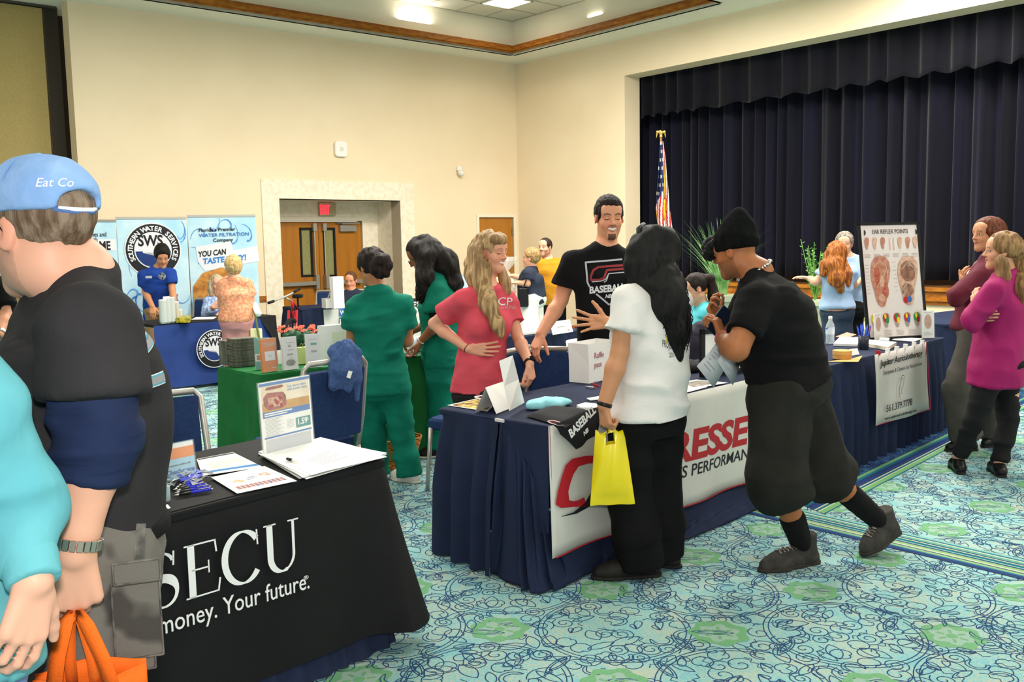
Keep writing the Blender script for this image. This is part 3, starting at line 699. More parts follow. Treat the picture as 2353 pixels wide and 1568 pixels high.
def skirt(name, pts, z0, z1, m, parent, amp=.028, perd=.13, seed=1, gather=True, closed=False, top_off=.004, flare=.0, zrag=.0):
 rr = np.random.default_rng(seed); pts = [np.asarray(p, float) for p in pts]; S = [0]
 for a, b in zip(pts[:-1], pts[1:]): S.append(S[-1]+np.linalg.norm((b-a)[:2]))
 n = int(S[-1]/.011); s_ = np.linspace(0, S[-1], n); X = np.stack([np.interp(s_, S, [p[i] for p in pts]) for i in (0, 1)], 1)
 k = 5; Xp = np.pad(X, ((k, k), (0, 0)), mode='edge'); Xs = np.stack([np.convolve(Xp[:, i], np.ones(2*k+1)/(2*k+1), 'valid') for i in (0, 1)], 1)
 T = np.gradient(Xs, axis=0); T /= np.linalg.norm(T, axis=1)[:, None]+1e-9; Nn = np.stack([T[:, 1], -T[:, 0]], 1)
 rate = 1/(perd*(1+.3*np.interp(s_, np.linspace(0, S[-1], 40), rr.normal(0, 1, 40)).clip(-1.5, 1.5))); ph = np.cumsum(rate)*(s_[1]-s_[0])*2*math.pi
 rows = 16; G = np.zeros((rows, n, 3))
 for j in range(rows):
  f = j/(rows-1); z = z1-(z1-z0)*f; amp2 = amp*1.5; g = min(1, max(0, f-.06)*2.2)**.7
  w = np.sin(ph+.5*f*np.sin(ph*.31)); w = .5+.5*np.sign(w)*np.abs(w)**.75; o = top_off+amp2*g*w+flare*f*f
  if gather and f < .1: o = o+.0022*np.sin(s_*2*math.pi/.016)
  G[j, :, :2] = Xs+Nn*o[:, None] if np.ndim(o) else Xs+Nn*o
  G[j, :, 2] = z+(zrag*np.sin(ph*.5)*f if zrag else 0)
 b = MB(); b.grid(G); return b.build(name, m, parent, smooth=True)
def table(label, t, cloth, skirtm=None, sides='LFRB', z0=.015, cat='table', name='skirted_table', top=True, skz=None, **kw):
 c = t['L']+t['u']*t['len']/2+t['v']*t['dep']/2; e = empty(name, (c[0], c[1], 0), label, cat)
 L, u, v, n, d, z = t['L'], t['u'], t['v'], t['len'], t['dep'], t['z']
 b = MB(); o = L-u*.004-v*.004; o[2] = z-.03; b.rbox((c[0], c[1], z-.016), (n+.012, d+.012, .032), math.atan2(u[1], u[0]), .02); b.build('tablecloth_top', cloth, e, smooth=False)
 for a, q in ((.1, .1), (.9, .1), (.1, .9), (.9, .9)):
  p = L+u*n*a+v*d*q; b = MB(); b.tube([(p[0], p[1], 0.0), (p[0], p[1], z-.03)], .016, 8); b.build('leg', steel, e)
 if skirtm is not None:
  q = per(t); idx = dict(L=0, F=1, R=2, B=3); s0 = min(idx[s] for s in sides); s1 = max(idx[s] for s in sides)
  skirt('skirt', q[s0:s1+2], z0, z-.012, skirtm, e, **kw)
 return e
def pl(t, off=.0): return t['L']-t['v']*off, t['v']          # front plane of a table
def textfit(name, body, o, n, pL, pR, cap, m, parent, bold=0, shear=0, ext=.0008, up=Z, space=1):
 "lettering whose baseline runs from pixel pL to pR on the plane (o,n); cap = height in pixels of a capital at the left"
 A_, B_ = hit(*pL, o, n), hit(*pR, o, n); T_ = hit(pL[0], pL[1]-cap, o, n); H = (T_-A_)@up; u = unit(B_-A_); W = np.linalg.norm(B_-A_)
 t = text(name, body, (0, 0, 0), (1, 0, 0), (0, 1, 0), 1, m, None, bold=bold, shear=shear, ext=ext, space=space); me = t.data
 k = len(me.vertices); co = np.zeros(k*3, np.float32); me.vertices.foreach_get('co', co); co = co.reshape(-1, 3).astype(float)
 x0, x1 = co[:, 0].min(), co[:, 0].max(); s = H/.729; w = unit(np.cross(u, up)); up2 = unit(up-u*(up@u)*0)
 Wd = A_+((co[:, :1]-x0)/(x1-x0)*W)*u+co[:, 1:2]*s*up2+co[:, 2:]*w
 R, l = rootmat(parent); Wd = (Wd-l)@R; me.vertices.foreach_set('co', Wd.astype(np.float32).ravel()); me.update(); t.parent = parent; return t
def strokes(name, paths, o, u, v, m, parent, nib=None, ext=.001):
 "flat pen strokes: paths = [(pts, width or widths)] in metres on the plane o,u,v"
 b = MB(); w = unit(np.cross(u, v))*ext
 for pts, wd in paths:
  pts = np.asarray(pts, float); k = len(pts); wd = np.full(k, wd) if np.isscalar(wd) else np.asarray(wd, float)
  t = np.gradient(pts, axis=0); t /= np.linalg.norm(t, axis=1)[:, None]+1e-9
  if nib: wd = wd*(nib[1]+(1-nib[1])*np.abs(t@np.array([-math.sin(nib[0]), math.cos(nib[0])])))
  nn = np.stack([-t[:, 1], t[:, 0]], 1)*wd[:, None]/2; a = pts+nn; c = pts-nn
  G = np.stack([o+a[:, :1]*u+a[:, 1:]*v+w, o+c[:, :1]*u+c[:, 1:]*v+w], 0); b.grid(G)
 return b.build(name, m, parent)
def arc(cx_, cy_, rx, ry, a0, a1, n=20): return [(cx_+rx*math.cos(math.radians(a0+(a1-a0)*k/(n-1))), cy_+ry*math.sin(math.radians(a0+(a1-a0)*k/(n-1)))) for k in range(n)]
def blob(b, pts, o, u, v, w=0):     # filled outline on plane
 u = np.asarray(u); v = np.asarray(v); n = unit(np.cross(u, v)); b.poly([np.asarray(o)+u*x+v*y+n*w for x, y in pts]); return b
def standcard(name, pL, pR, top, z, label, cat, m, lean=.12, th=.006, parts=None, holder=None, group=None):
 L, R = F(*pL, z), F(*pR, z); u = unit(R-L); W = np.linalg.norm(R-L); back = np.array([-u[1], u[0], 0]); 
 H = (P(top[0], top[1], L[1])[2]-z)/math.cos(lean)*1.0; v = Z*math.cos(lean)+back*math.sin(lean); n = unit(np.cross(u, v))
 e = empty(name, (L+R)/2, label, cat, group); b = MB(); b.obox(L+Z*.001, u*W, -n*th, v*H); b.build('board', m, e)
 if holder: 
  b = MB(); b.obox(L-u*.004+Z*.0005+n*.0015, u*(W+.008), n*.0015, v*(H+.004)); b.obox(L-u*.004+Z*.0005-n*(th+.003), u*(W+.008), n*.0015, v*(H+.004)); b.obox(L-u*.004+Z*.0005+n*.02, u*(W+.008), -n*.045, Z*.003); b.build('holder', holder, e)
 return e, L, u, v, n, W, H
def rects(name, lst, L, u, v, n, W, H, m, e, off=.0006):     # flat printed patches (x0,y0,x1,y1) as shares of W,H
 b = MB()
 for x0, y0, x1, y1 in lst: o = L+u*x0*W+v*y0*H+n*off; b.add([o, o+u*(x1-x0)*W, o+u*(x1-x0)*W+v*(y1-y0)*H, o+v*(y1-y0)*H], [(0, 1, 2, 3)])
 return b.build(name, m, e)
def tx(name, body, L, u, v, n, W, H, x, y, size, m, e, bold=0, align='LEFT', shear=0, sx=1): return text(name, body, L+u*x*W+v*y*H+n*.001, u, v, size, m, e, bold=bold, align=align, shear=shear, sx=sx, ext=.0003)
def flat(name, pts, z, label, cat, m, t=.0012, group=None):      # sheet lying on a surface through pixel corners
 q = [F(*p, z) for p in pts]; c = sum(q)/len(q); e = empty(name, c, label, cat, group); b = MB(); k = len(q)
 V = q+[p+Z*t for p in q]; b.add(V, [(i, (i+1) % k, k+(i+1) % k, k+i) for i in range(k)]+([(4, 5, 6, 7), (3, 2, 1, 0)] if k == 4 else []), [] if k == 4 else [(k, k+i, k+i+1) for i in range(1, k-1)])
 b.build('sheet', m, e); return e, q
def flatpatch(name, q, lst, m, e, dz=.0016):     # patches on a flat sheet in its own (s,t) coordinates; q = 4 corners
 b = MB(); f = lambda s, t: (q[0]*(1-s)*(1-t)+q[1]*s*(1-t)+q[2]*s*t+q[3]*(1-s)*t)+Z*dz
 for x0, y0, x1, y1 in lst: b.add([f(x0, y0), f(x1, y0), f(x1, y1), f(x0, y1)], [(0, 1, 2, 3)])
 return b.build(name, m, e)
silver = mat('silver_frame', '#b7b4ac', .35, metal=.55); chairblue = mat('chair_blue_fabric', '#22355c', .9, '#283c66', 60, bump=.2, bscale=200, spec=.15)
def chair(label, base, yaw, group='blue banquet chairs', h=.92, w=.46):
 e = empty('banquet_chair', (base[0], base[1], 0), label, 'chair', group, rz=yaw); R = np.array(Matrix.Rotation(yaw, 3, 'Z')); q = lambda x, y, z: np.array([base[0], base[1], 0])+R@np.array([x, y, z])
 b = MB(); b.rbox(q(0, .02, .44), (w, .44, .075), yaw, .05); b.build('seat', chairblue, e, smooth=False)
 tl = np.array(Matrix.Rotation(.14, 3, 'X')); b = MB(); b.rbox(q(0, -.275, .70), (w-.05, .05, .40), yaw, .02, tilt=tl); b.build('backrest', chairblue, e)
 b = MB(); f = [(-w/2, -.20, .42), (-w/2, -.245, .60), (-w/2+.01, -.30, h-.03), (-w/2+.04, -.305, h), (w/2-.04, -.305, h), (w/2-.01, -.30, h-.03), (w/2, -.245, .60), (w/2, -.20, .42)]
 b.tube([q(*p) for p in f], .0165, 8); b.build('back_frame', silver, e, smooth=True)
 for sx in (-1, 1):
  b = MB(); b.tube([q(sx*w/2, -.20, .42), q(sx*w/2, -.28, .0)], .0145, 8); b.build('leg', silver, e, smooth=True)
  b = MB(); b.tube([q(sx*w/2, .20, .42), q(sx*w/2, .24, .0)], .0145, 8); b.build('leg', silver, e, smooth=True)
  b = MB(); b.tube([q(sx*w/2, -.25, .18), q(sx*w/2, .22, .18)], .008, 6); b.build('stretcher', silver, e, smooth=True)
 b = MB(); b.tube([q(-w/2, -.02, .18), q(w/2, -.02, .18)], .008, 6); b.build('stretcher', silver, e, smooth=True)
 return e
def bag_sheet(nx, nz, fn):
 return np.array([[fn(i/(nx-1), j/(nz-1)) for i in range(nx)] for j in range(nz)])
from mathutils.bvhtree import BVHTree
def wrap(ob, target, d, off=.0025, dens=0):
 "press a flat print on to the garment along direction d"
 R, l = rootmat(ob.parent); Rt, lt = rootmat(target.parent)
 tv = np.array([v.co[:] for v in target.data.vertices])@Rt.T+lt; bv = BVHTree.FromPolygons([Vector(v) for v in tv], [p.vertices[:] for p in target.data.polygons]); d = Vector(unit(d))
 if dens: dense(ob, dens)
 for v in ob.data.vertices:
  w_ = Vector(R@np.array(v.co[:])+l); h_ = bv.ray_cast(w_-d*.35, d, .8)
  if h_[0] is not None: v.co = Vector(R.T@(np.array(h_[0]-d*off)-l))
 ob.data.update(); return ob
def dense(ob, n=1):
 import bmesh
 bm_ = bmesh.new(); bm_.from_mesh(ob.data); bmesh.ops.triangulate(bm_, faces=bm_.faces)
 for _ in range(n): bmesh.ops.subdivide_edges(bm_, edges=[e for e in bm_.edges if e.calc_length() > .012], cuts=1, use_grid_fill=False); bmesh.ops.triangulate(bm_, faces=bm_.faces)
 bm_.to_mesh(ob.data); bm_.free(); return ob
TS = tframe((560, 1138), (884, 1055)); u_, v_ = TS['u'], TS['v']; L0 = TS['R']-u_*1.83; TS['L'] = L0; TS['len'] = 1.83; TS['dep'] = .74
print('SECU dir', math.degrees(math.atan2(u_[1], u_[0])), 'len', TS['len'])
e = table('table under a black cloth with white lettering in the foreground', TS, blackc, navyc, sides='FR', name='cloth_covered_table', z0=.012, amp=.012, perd=.1, seed=2, top_off=-.05, flare=.075)
n = 260; cs = per(TS); L_, u, v = TS['L'], TS['u'], TS['v']; W_, D_ = TS['len'], TS['dep']
def perim(s, r=.03):     # rounded outline, from back-left round the front to back-right
 segs = [('l', L_+v*D_, L_+v*r), ('a', L_+u*r+v*r, 180), ('l', L_+u*r, L_+u*(W_-r)), ('a', L_+u*(W_-r)+v*r, 270), ('l', L_+u*W_+v*r, L_+u*W_+v*D_)]
 Ls = [np.linalg.norm(q[2]-q[1]) if q[0] == 'l' else r*math.pi/2 for q in segs]; s = s*sum(Ls)
 for q, l in zip(segs, Ls):
  if s <= l+1e-9:
   if q[0] == 'l': t_ = unit(q[2]-q[1]); p = q[1]+t_*s; nn = np.cross(t_, Z); return p, nn, 0
   a = math.radians(q[2])+s/r; nn = u*math.cos(a)+v*math.sin(a); return q[1]+nn*r, nn, math.sin(s/l*math.pi)
  s -= l
 return L_+u*W_+v*D_, u, 0
tot = 2*D_+W_; G = []
ss = np.sort(np.concatenate([np.linspace(0, 1, 200), np.linspace(D_/tot-.01, D_/tot+.01, 16), np.linspace((D_+W_)/tot-.014, (D_+W_)/tot+.01, 24)]))
for j in range(14):
 f = j/13; row = []
 for s in ss:
  p, nn, c = perim(s); corner = math.exp(-((s-(D_+W_)/tot)*tot/.10)**2)+math.exp(-((s-D_/tot)*tot/.10)**2)
  o = .006+.035*f+.13*corner*f**1.2+.012*f*math.sin(s*tot*9)*(1-corner); z = TZ+.003-f*(TZ-.10)-.0*corner
  if f == 0: o = -.01
  row.append([p[0]+nn[0]*o, p[1]+nn[1]*o, z if f else TZ+.004])
 G.append(row)
b = MB(); b.grid(G); cl = b.build('fitted_cloth', blackc, e, smooth=True)
fo, fn_ = pl(TS, .035)
wl = mat('white_lettering', '#f1f1f1', .6)
def serifs(T, nm, body, pL, pR, cap, m, parent):
 o, nrm = pl(T, .034); A_, B_ = hit(*pL, o, nrm), hit(*pR, o, nrm); Hh = (hit(pL[0], pL[1]-cap, o, nrm)-A_)[2]; uu = unit(B_-A_); Wd = np.linalg.norm(B_-A_)
 gl = dict(S=(.56, [arc(.27, .745, .185, .225, 20, 270, 22)+arc(.27, .26, .225, .26, 90, -165, 22)[1:]], [((.47, .98), (.455, .72), .035), ((.045, .02), (.055, .30), .035)]),
              E=(.62, [[(.135, 0), (.135, 1)]], [((.02, .985), (.56, .985), .03), ((.02, .015), (.58, .015), .03), ((.135, .515), (.43, .515), .03), ((.555, 1.0), (.575, .76), .035), ((.58, 0), (.62, .25), .035), ((.43, .40), (.43, .64), .028)]),
              C=(.70, [arc(.37, .5, .335, .50, 38, 322, 40)], [((.645, .98), (.655, .68), .035)]),
              U=(.74, [[(.135, 1.), (.135, .35)]+arc(.37, .33, .235, .325, 180, 360, 24)+[(.605, .4), (.605, 1.)]], [((.02, .985), (.26, .985), .03), ((.50, .985), (.72, .985), .03)]))
 tot = sum(gl[c][0] for c in body)+.06*(len(body)-1); x = 0
 paths = []
 for ch in body:
  w, th, thin = gl[ch]; k = Wd/tot
  for p in th:
   p = np.array(p); t = np.gradient(p, axis=0); t /= np.linalg.norm(t, axis=1)[:, None]+1e-9; wd = (.035+.105*np.abs(t[:, 1])**1.1)
   if ch == 'U': wd = np.where((p[:, 0] > .45), wd*.45, wd)
   if ch == 'S': wd = .035+.12*np.exp(-((p[:, 1]-.5)/.16)**2)+.03*np.abs(t[:, 1])
   paths.append((np.stack([(p[:, 0]+x)*k, p[:, 1]*Hh], 1), wd*Hh))
  for a, c, wd in thin: paths.append(([((a[0]+x)*k, a[1]*Hh), ((c[0]+x)*k, c[1]*Hh)], wd*Hh))
  x += w+.06
 return strokes(nm, paths, A_, uu, Z, m, parent, ext=.002)
serifs(TS, 'lettering', 'SECU', (338, 1408), (691, 1300), 130, wl, e)
fo, fn_ = pl(TS, .040)
textfit('lettering', 'money. Your future.', fo, fn_, (367, 1461), (711, 1352), 46, wl, e, ext=.001); textfit('lettering', 'Your', fo, fn_, (22, 1574), (118, 1545), 48, wl, e, ext=.001)
textfit('lettering', '®', fo, fn_, (698, 1334), (709, 1330), 9, wl, e)
z = TZ+.006
r = random.Random(3); o4 = [(600, 1043), (735, 1008), (882, 1046), (700, 1098)]
for k in range(7):
 j = lambda p: (p[0]+r.uniform(-12, 10), p[1]+r.uniform(-5, 5)); pp_ = [j(p) for p in o4]
 flat('paper_sheet', pp_, z+k*.0022, ['lowest', 'second lowest', 'third', 'middle', 'third from the top', 'second from the top', 'topmost'][k]+' white sheet of the loose paper pile on the black table', 'paper', paper, .0018, 'loose white papers on the black table')
zt_ = z+7*.0022
gtx = mat('faint_print', '#a9a9a9', .7)
e2, q2 = flat('paper_sheet', [(655, 1062), (742, 1012), (880, 1045), (716, 1093)], zt_, 'printed white sheet lying on top of the loose paper pile, binder clip beside its text', 'paper', paper, .001)
flatpatch('print', q2, [(.25+.02*(k % 2), .35+.06*k, .72-.08*(k % 3), .365+.06*k) for k in range(7)], gtx, e2, .0013)
e3 = empty('pen', F(672, 1058, zt_+.004), 'short black and white pen lying on the paper pile', 'pen'); b = MB(); b.tube([F(660, 1055, zt_+.009), F(672, 1058, zt_+.009)], .006, 8); b.build('grip', black, e3, smooth=True); b = MB(); b.tube([F(672, 1058, zt_+.009), F(686, 1061, zt_+.009)], .0055, 8); b.build('barrel', card, e3, smooth=True)
fly = mat('flyer_blue', '#2f7fc0', .6); fly2 = mat('flyer_beige', '#ead6c2', .6, '#c8d6dd', 30); dkp = mat('print_dark', '#2a2e33', .6)
e4, q4 = flat('flyer', [(452, 1056), (535, 1040), (604, 1074), (465, 1094)], z, 'white flyer with a blue band, left of the loose paper pile', 'flyer', card)
flatpatch('band', q4, [(.0, .80, 1, .90)], fly, e4); flatpatch('picture', q4, [(.2, .3, .9, .72)], fly2, e4); flatpatch('title', q4, [(.02, .02, .98, .09)], dkp, e4)
e5, q5 = flat('flyer', [(485, 1098), (608, 1072), (682, 1106), (545, 1135)], z+.001, 'white flyer with small colourful cartoons, nearest the front edge of the black table', 'flyer', card)
for (x0, y0, x1, y1), c in zip([(.18, .40, .36, .55), (.42, .36, .60, .50), (.68, .32, .86, .46)], ('#c08a3a', '#6d7fb5', '#c25a4a')): flatpatch('badge_print', q5, [(x0, y0, x1, y1)], mat('bp'+c, c, .7, '#efe8dc', 60), e5)
flatpatch('figures', q5, [(.10+.075*k, .70-.0*k, .16+.075*k, .86) for k in range(11)], mat('cartoon', '#d98a3a', .7, '#3e5fa8', 70), e5)
e6, L, u, v, n_, W, H = standcard('sign_holder', (345, 1117), (452, 1092), (400, 1034), z, 'small acrylic sign with an orange band and ChexSystems lettering on the black table', 'sign', mat('sky_card', '#a7d3e6', .6), lean=.12, holder=acr)
rects('orange_band', [(0, .58, 1, .88)], L, u, v, n_, W, H, mat('orange_print', '#f08a2c', .6), e6); rects('white_band', [(0, .88, 1, 1.)], L, u, v, n_, W, H, card, e6, .0007)
tx('lettering', 'ChexSystems', L, u, v, n_, W, H, .36, .17, .021, mat('chex_blue', '#2f6fc0', .6), e6, bold=.03, shear=.2); tx('lettering', 'All new accounts verified with', L, u, v, n_, W, H, .28, .38, .0095, dkp, e6)
e7, L, u, v, n_, W, H = standcard('sign_holder', (608, 1052), (722, 1022), (600, 884), z, 'tall clear sign holder with a car loan advert on the black table', 'sign', card, lean=.05, holder=acr)
rects('blue_bars', [(0, .955, 1, .995), (.03, .52, .97, .60), (.03, .235, .97, .258)], L, u, v, n_, W, H, mat('advert_blue', '#3d72b8', .6), e7)
rects('picture', [(.03, .60, .97, .95)], L, u, v, n_, W, H, mat('advert_sky', '#f3e6cf', .6, '#e8cfa8', 8), e7); rects('field', [(.03, .60, .97, .72)], L, u, v, n_, W, H, mat('advert_field', '#d9a548', .6, '#c08a38', 20), e7, .0009)
b = MB(); b_ = lambda pts, w=.0014: blob(b, [(x*W, y*H) for x, y in pts], L, u, v, w); b_([(.06, .70), (.06, .80), (.14, .86), (.45, .84), (.50, .78), (.50, .66), (.40, .62), (.14, .62)]); b_([(.10, .90), (.14, .935), (.44, .94), (.47, .915), (.40, .90), (.20, .895)], .0012); b.build('car_picture', mat('advert_car', '#7a2d28', .5, '#b04a38', 40), e7)
b = MB(); b_([(.14, .66), (.14, .79), (.42, .79), (.42, .65)], .0017); b.build('family_picture', mat('advert_people', '#caa58c', .6, '#a8343a', 60, lo=.45, hi=.55), e7)
tx('lettering', 'Get more miles', L, u, v, n_, W, H, .53, .885, .0165, mat('advert_text', '#7fa0c6', .6), e7, bold=.01); tx('lettering', 'with lower rates.', L, u, v, n_, W, H, .53, .840, .0165, _M['advert_text'], e7, bold=.01)
rects('green_box', [(.66, .30, .96, .44)], L, u, v, n_, W, H, mat('advert_teal', '#3f8f8c', .6), e7, .0011); tx('lettering', '1.59', L, u, v, n_, W, H, .68, .34, .034, card, e7, bold=.03); tx('lettering', '%', L, u, v, n_, W, H, .88, .375, .018, card, e7)
rects('small_print', [(.06, .50-.017*k, .42-.05*(k % 3), .505-.017*k) for k in range(15)]+[(.48, .43-.02*k, .62, .435-.02*k) for k in range(6)], L, u, v, n_, W, H, gtx, e7); rects('grey_panel', [(.05, .03, .95, .22)], L, u, v, n_, W, H, mat('advert_grey', '#c6c8cc', .6), e7)
rects('white_text', [(.06, .567, .6, .585), (.06, .54, .5, .555)], L, u, v, n_, W, H, card, e7, .0012)
pblue = mat('pen_blue', '#2b33c4', .3)
ends = [((400, 1139), (489, 1124)), ((402, 1133), (484, 1118)), ((406, 1128), (474, 1112)), ((398, 1126), (466, 1108)), ((404, 1121), (455, 1104)), ((410, 1117), (452, 1100))]
for k, (a, c) in enumerate(ends):
 zz = z+.006+.003*k; A_, C_ = F(*a, zz), F(*c, zz); en = empty('pen', A_-Z*.006, 'blue click pen with black grip, '+['nearest the front of the heap', 'second from the front of the heap', 'third from the front of the heap', 'fourth from the front of the heap', 'second from the back of the heap', 'at the back of the heap'][k], 'pen', 'blue pens heaped on the black table'); d_ = C_-A_
 b = MB(); b.tube([A_+d_*.42, A_+d_*.95], .0052, 8); b.build('barrel', pblue, en, smooth=True); b = MB(); b.tube([A_+d_*.12, A_+d_*.42], [.0045, .0056], 8); b.build('grip', black, en, smooth=True); b = MB(); b.tube([A_, A_+d_*.12], [.0012, .0042], 8); b.tube([A_+d_*.95, C_], [.004, .003], 8); b.tube([A_+d_*.62+Z*.007, A_+d_*.93+Z*.007], .0018, 5); b.build('clip', silver, en, smooth=True)
b = MB(); r = random.Random(9)
for k in range(46):
 p = F(r.uniform(375, 478), r.uniform(1083, 1118), z+.006+r.random()*.018); a = r.random()*6.28; b.m = k % 3; d_ = np.array([math.cos(a), math.sin(a), .3*r.uniform(-1, 1)])*.022; s_ = np.array([-math.sin(a), math.cos(a), .2])*.009; b.add([p-d_-s_, p+d_-s_+Z*.004, p+d_+s_, p-d_+s_+Z*.006], [(0, 1, 2, 3)])
o = b.build('wrapped_trinkets', [mat('cellophane', '#dfe6ee', .1, alpha=.55, spec=.8), mat('trinket_blue', '#4a56c8', .3), mat('trinket_grey', '#8d939a', .3)]); tag(o, 'heap of plastic wrapped giveaway trinkets behind the blue pens', 'trinkets', kind='stuff')
c_ = F(379, 1152, z); e8 = empty('sanitizer_bottle', c_, 'small clear sanitizer bottle with a white cap on the black table', 'bottle'); b = MB(); b.rbox(c_+Z*.026, (.036, .020, .052), .3, .009); b.build('bottle_body', mat('gel_clear', '#cfe9f0', .1, alpha=.6, spec=.7), e8, smooth=True); b = MB(); b.lathe(c_+Z*.052, [(.009, 0), (.010, .004), (.010, .022), (.006, .026)], 14); b.build('cap', card, e8, smooth=True)
b = MB(); o_ = c_+Z*.026-np.array([0, .0115, 0]); b.add([o_+np.array([0, 0, .009]), o_+np.array([-.005, 0, 0]), o_-np.array([0, 0, .009]), o_+np.array([.005, 0, 0])], [(0, 1, 2, 3)]); b.build('diamond_print', mat('teal_print', '#2f8f93', .5), e8)
flat('leaflet', [(352, 1172), (385, 1160), (392, 1168), (362, 1182)], z, 'small white leaflet by the front edge of the black table, beside the capped person', 'leaflet', card)
q_ = F(440, 1035, .45)*0+P(455, 905, 3.95); chair('blue chair with a silver frame behind the black table, beside the capped person', (P(395, 1000, 4.05)[0], 4.05), math.radians(215))
h0 = P(170, 1425, 1.60); org = mat('orange_nonwoven', '#f5701c', .8, '#ef6512', 12, bump=.15, bscale=250)
eo = empty('tote_bag', (h0[0], h0[1], h0[2]-.55), 'bright orange tote bag hanging from the capped person\'s hand', 'bag')
fr_ = P(80, 1600, 1.60); fr2 = P(340, 1600, 1.66); ub = unit(fr2-fr_); W = np.linalg.norm(fr2-fr_); vb = np.array([-ub[1], ub[0], 0])
def bagpt(face):
 def f(s, t):
  zz = fr_[2]+.035-.34*t; sag = .022*math.sin(s*math.pi)**2*(1-t)-.02*(1-abs(2*s-1))*(1-t)*0; p = fr_+ub*W*s; d = face*(.012+.035*math.sin(math.pi*s)*min(1, t*2+.2)); return [p[0]+vb[0]*d, p[1]+vb[1]*d, zz-sag*(1 if face < 0 else -.6)]
 return f
b = MB(); b.grid(bag_sheet(18, 12, bagpt(-1))); b.grid(bag_sheet(18, 12, bagpt(1))); ob = b.build('bag_body', org, eo, smooth=True); solidify(ob, .002)
for k, (x0, x1, dY, hx) in enumerate(((122, 262, -.03, (150, 198)), (168, 224, .03, (160, 190)))):
 a0, a1 = P(x0, 1590, 1.60+dY), P(x1, 1590, 1.60+dY); t0, t1 = P(hx[0], 1432, 1.585+dY*.3), P(hx[1], 1432, 1.585+dY*.3); w_ = np.array([.014, 0, 0]) if k == 0 else np.array([.008, .006, 0]); b = MB()
 C = [a0, lerp(a0, t0, .5)+np.array([-.003, 0, 0]), t0, P((hx[0]+hx[1])/2, 1402, 1.585), t1, lerp(a1, t1, .5)+np.array([.004, 0, 0]), a1]
 b.grid([[c-w_ for c in C], [c+w_*.0+np.array([0, -.002, 0]) for c in C], [c+w_ for c in C]]); ob = b.build('handle', org, eo, smooth=True); solidify(ob, .002)
TC_ = tframe((1262, 981), (1738, 869)); L_, u, v = TC_['L'], TC_['u'], TC_['v']; lb_ = F(1012, 938, TZ); TC_['dep'] = float(np.linalg.norm(lb_-L_)); TC_['v'] = unit(lb_-L_); TC_['len'] = 2.44
v = TC_['v']; print('cressey dep', TC_['dep'], 'ang', math.degrees(math.atan2(u[1], u[0])), math.degrees(math.acos(u@v)))
e = table('long navy skirted table with a white sports banner in the middle of the hall', TC_, navyc, None)
D_ = TC_['dep']; s_c = .57      # where the skirt clip sits on the short side
clip = L_+v*D_*(1-s_c)*.98
clip = F(1150, 967, TZ)
skirt('skirt', [L_+u*TC_['len']+v*D_, L_+v*D_, clip], .012, TZ-.004, navyc, e, amp=.042, perd=.15, seed=4, flare=.02)
b = MB(); nc = np.cross(u, Z); rows = 12; G = []
for j in range(rows):
 f = j/(rows-1); G.append([list((clip*(1-s)+L_*s)+(-u)*(.004+.02*f*math.sin(s*9))+np.array([0, 0, -f*.50])) for s in np.linspace(0, 1, 14)])
b.grid(G); b.grid([[list(L_+u*TC_['len']*s+nc*(.004)+np.array([0, 0, -f*.55])) for s in np.linspace(0, 1, 30)] for f in (0, .5, 1)]); b.build('tablecloth_side', navyc, e, smooth=True)
top = [(1150, 972), (1180, 1010), (1215, 1050), (1255, 1092), (1300, 1130), (1370, 1155), (1480, 1150), (1600, 1110), (1700, 1072), (1790, 1040)]
bot = [(1128, 1316), (1195, 1352), (1232, 1365), (1290, 1352), (1345, 1322), (1400, 1300), (1500, 1262), (1600, 1232), (1720, 1180), (1800, 1140)]
zt = [TZ-.01, .67, .57, .45, .30, .15, .13, .13, .13, .13]; offs = [-.0, .0, .01, .02, .02, .02, .02, .02, .02, .02]
n = 260; T = np.linspace(0, 9, n); rr = np.random.default_rng(6)
tp = []
for k, (p, zz) in enumerate(zip(top, zt)):
 s = k/9; base = clip if k == 0 else (clip*(1-min(1, k/4))+(L_+nc*.012)*min(1, k/4) if k < 5 else L_+nc*.0+u*(k-4)/5*2.35); tp.append([base[0], base[1], zz])
tp = np.array(tp); bt = np.array([F(*p, .010) for p in bot])
ti = np.stack([np.interp(T, np.arange(10), tp[:, i]) for i in range(3)], 1); bi = np.stack([np.interp(T, np.arange(10), bt[:, i]) for i in range(3)], 1)
ph = np.cumsum(.32*(1+.35*np.interp(T, np.linspace(0, 9, 30), rr.normal(0, 1, 30)).clip(-1, 1))); G = []
for j in range(22):
 f = j/21; q = ti*(1-f)+bi*f; drop = 1-(1-f)**.6*(1-.0); zz = ti[:, 2]*(1-f)**1.35+.010
 outv = unit(np.array([-.45, -.9, 0])); w = np.sin(ph+2*f)*(.6+.4*np.sin(ph*.37+f*3)); q[:, :2] += outv[:2]*(.040*w*min(1, f*3+.15)*(1 if f < .9 else .6)*np.clip((5.2-T)/1.2, .25+.5*f, 1))[:, None]
 crumple = (.045*np.abs(np.sin(ph*.7+f*9))+.03*np.abs(np.sin(ph*1.7-f*7)))*max(0, f-.45)*(1-f)*5*np.clip((T-2)/2, 0.15, 1); q[:, 2] = zz+crumple+.0016*np.sin(T*90)*(f < .12); G.append(q)
b = MB(); b.grid(np.array(G)); ob = b.build('loose_skirt', navyc, e, smooth=True); solidify(ob, .003)
b = MB(); cp_ = F(1150, 966, TZ+.006); b.box(cp_-u*.006, (.055, .010, .014), math.atan2(-v[1], -v[0])); b.build('skirt_clip', mat('clip_plastic', '#d9cfd0', .4), e)
bo, bn_ = L_-v*0+nc*.035, nc
def onb(px, py, off=0): return hit(px, py, bo+nc*off, nc)
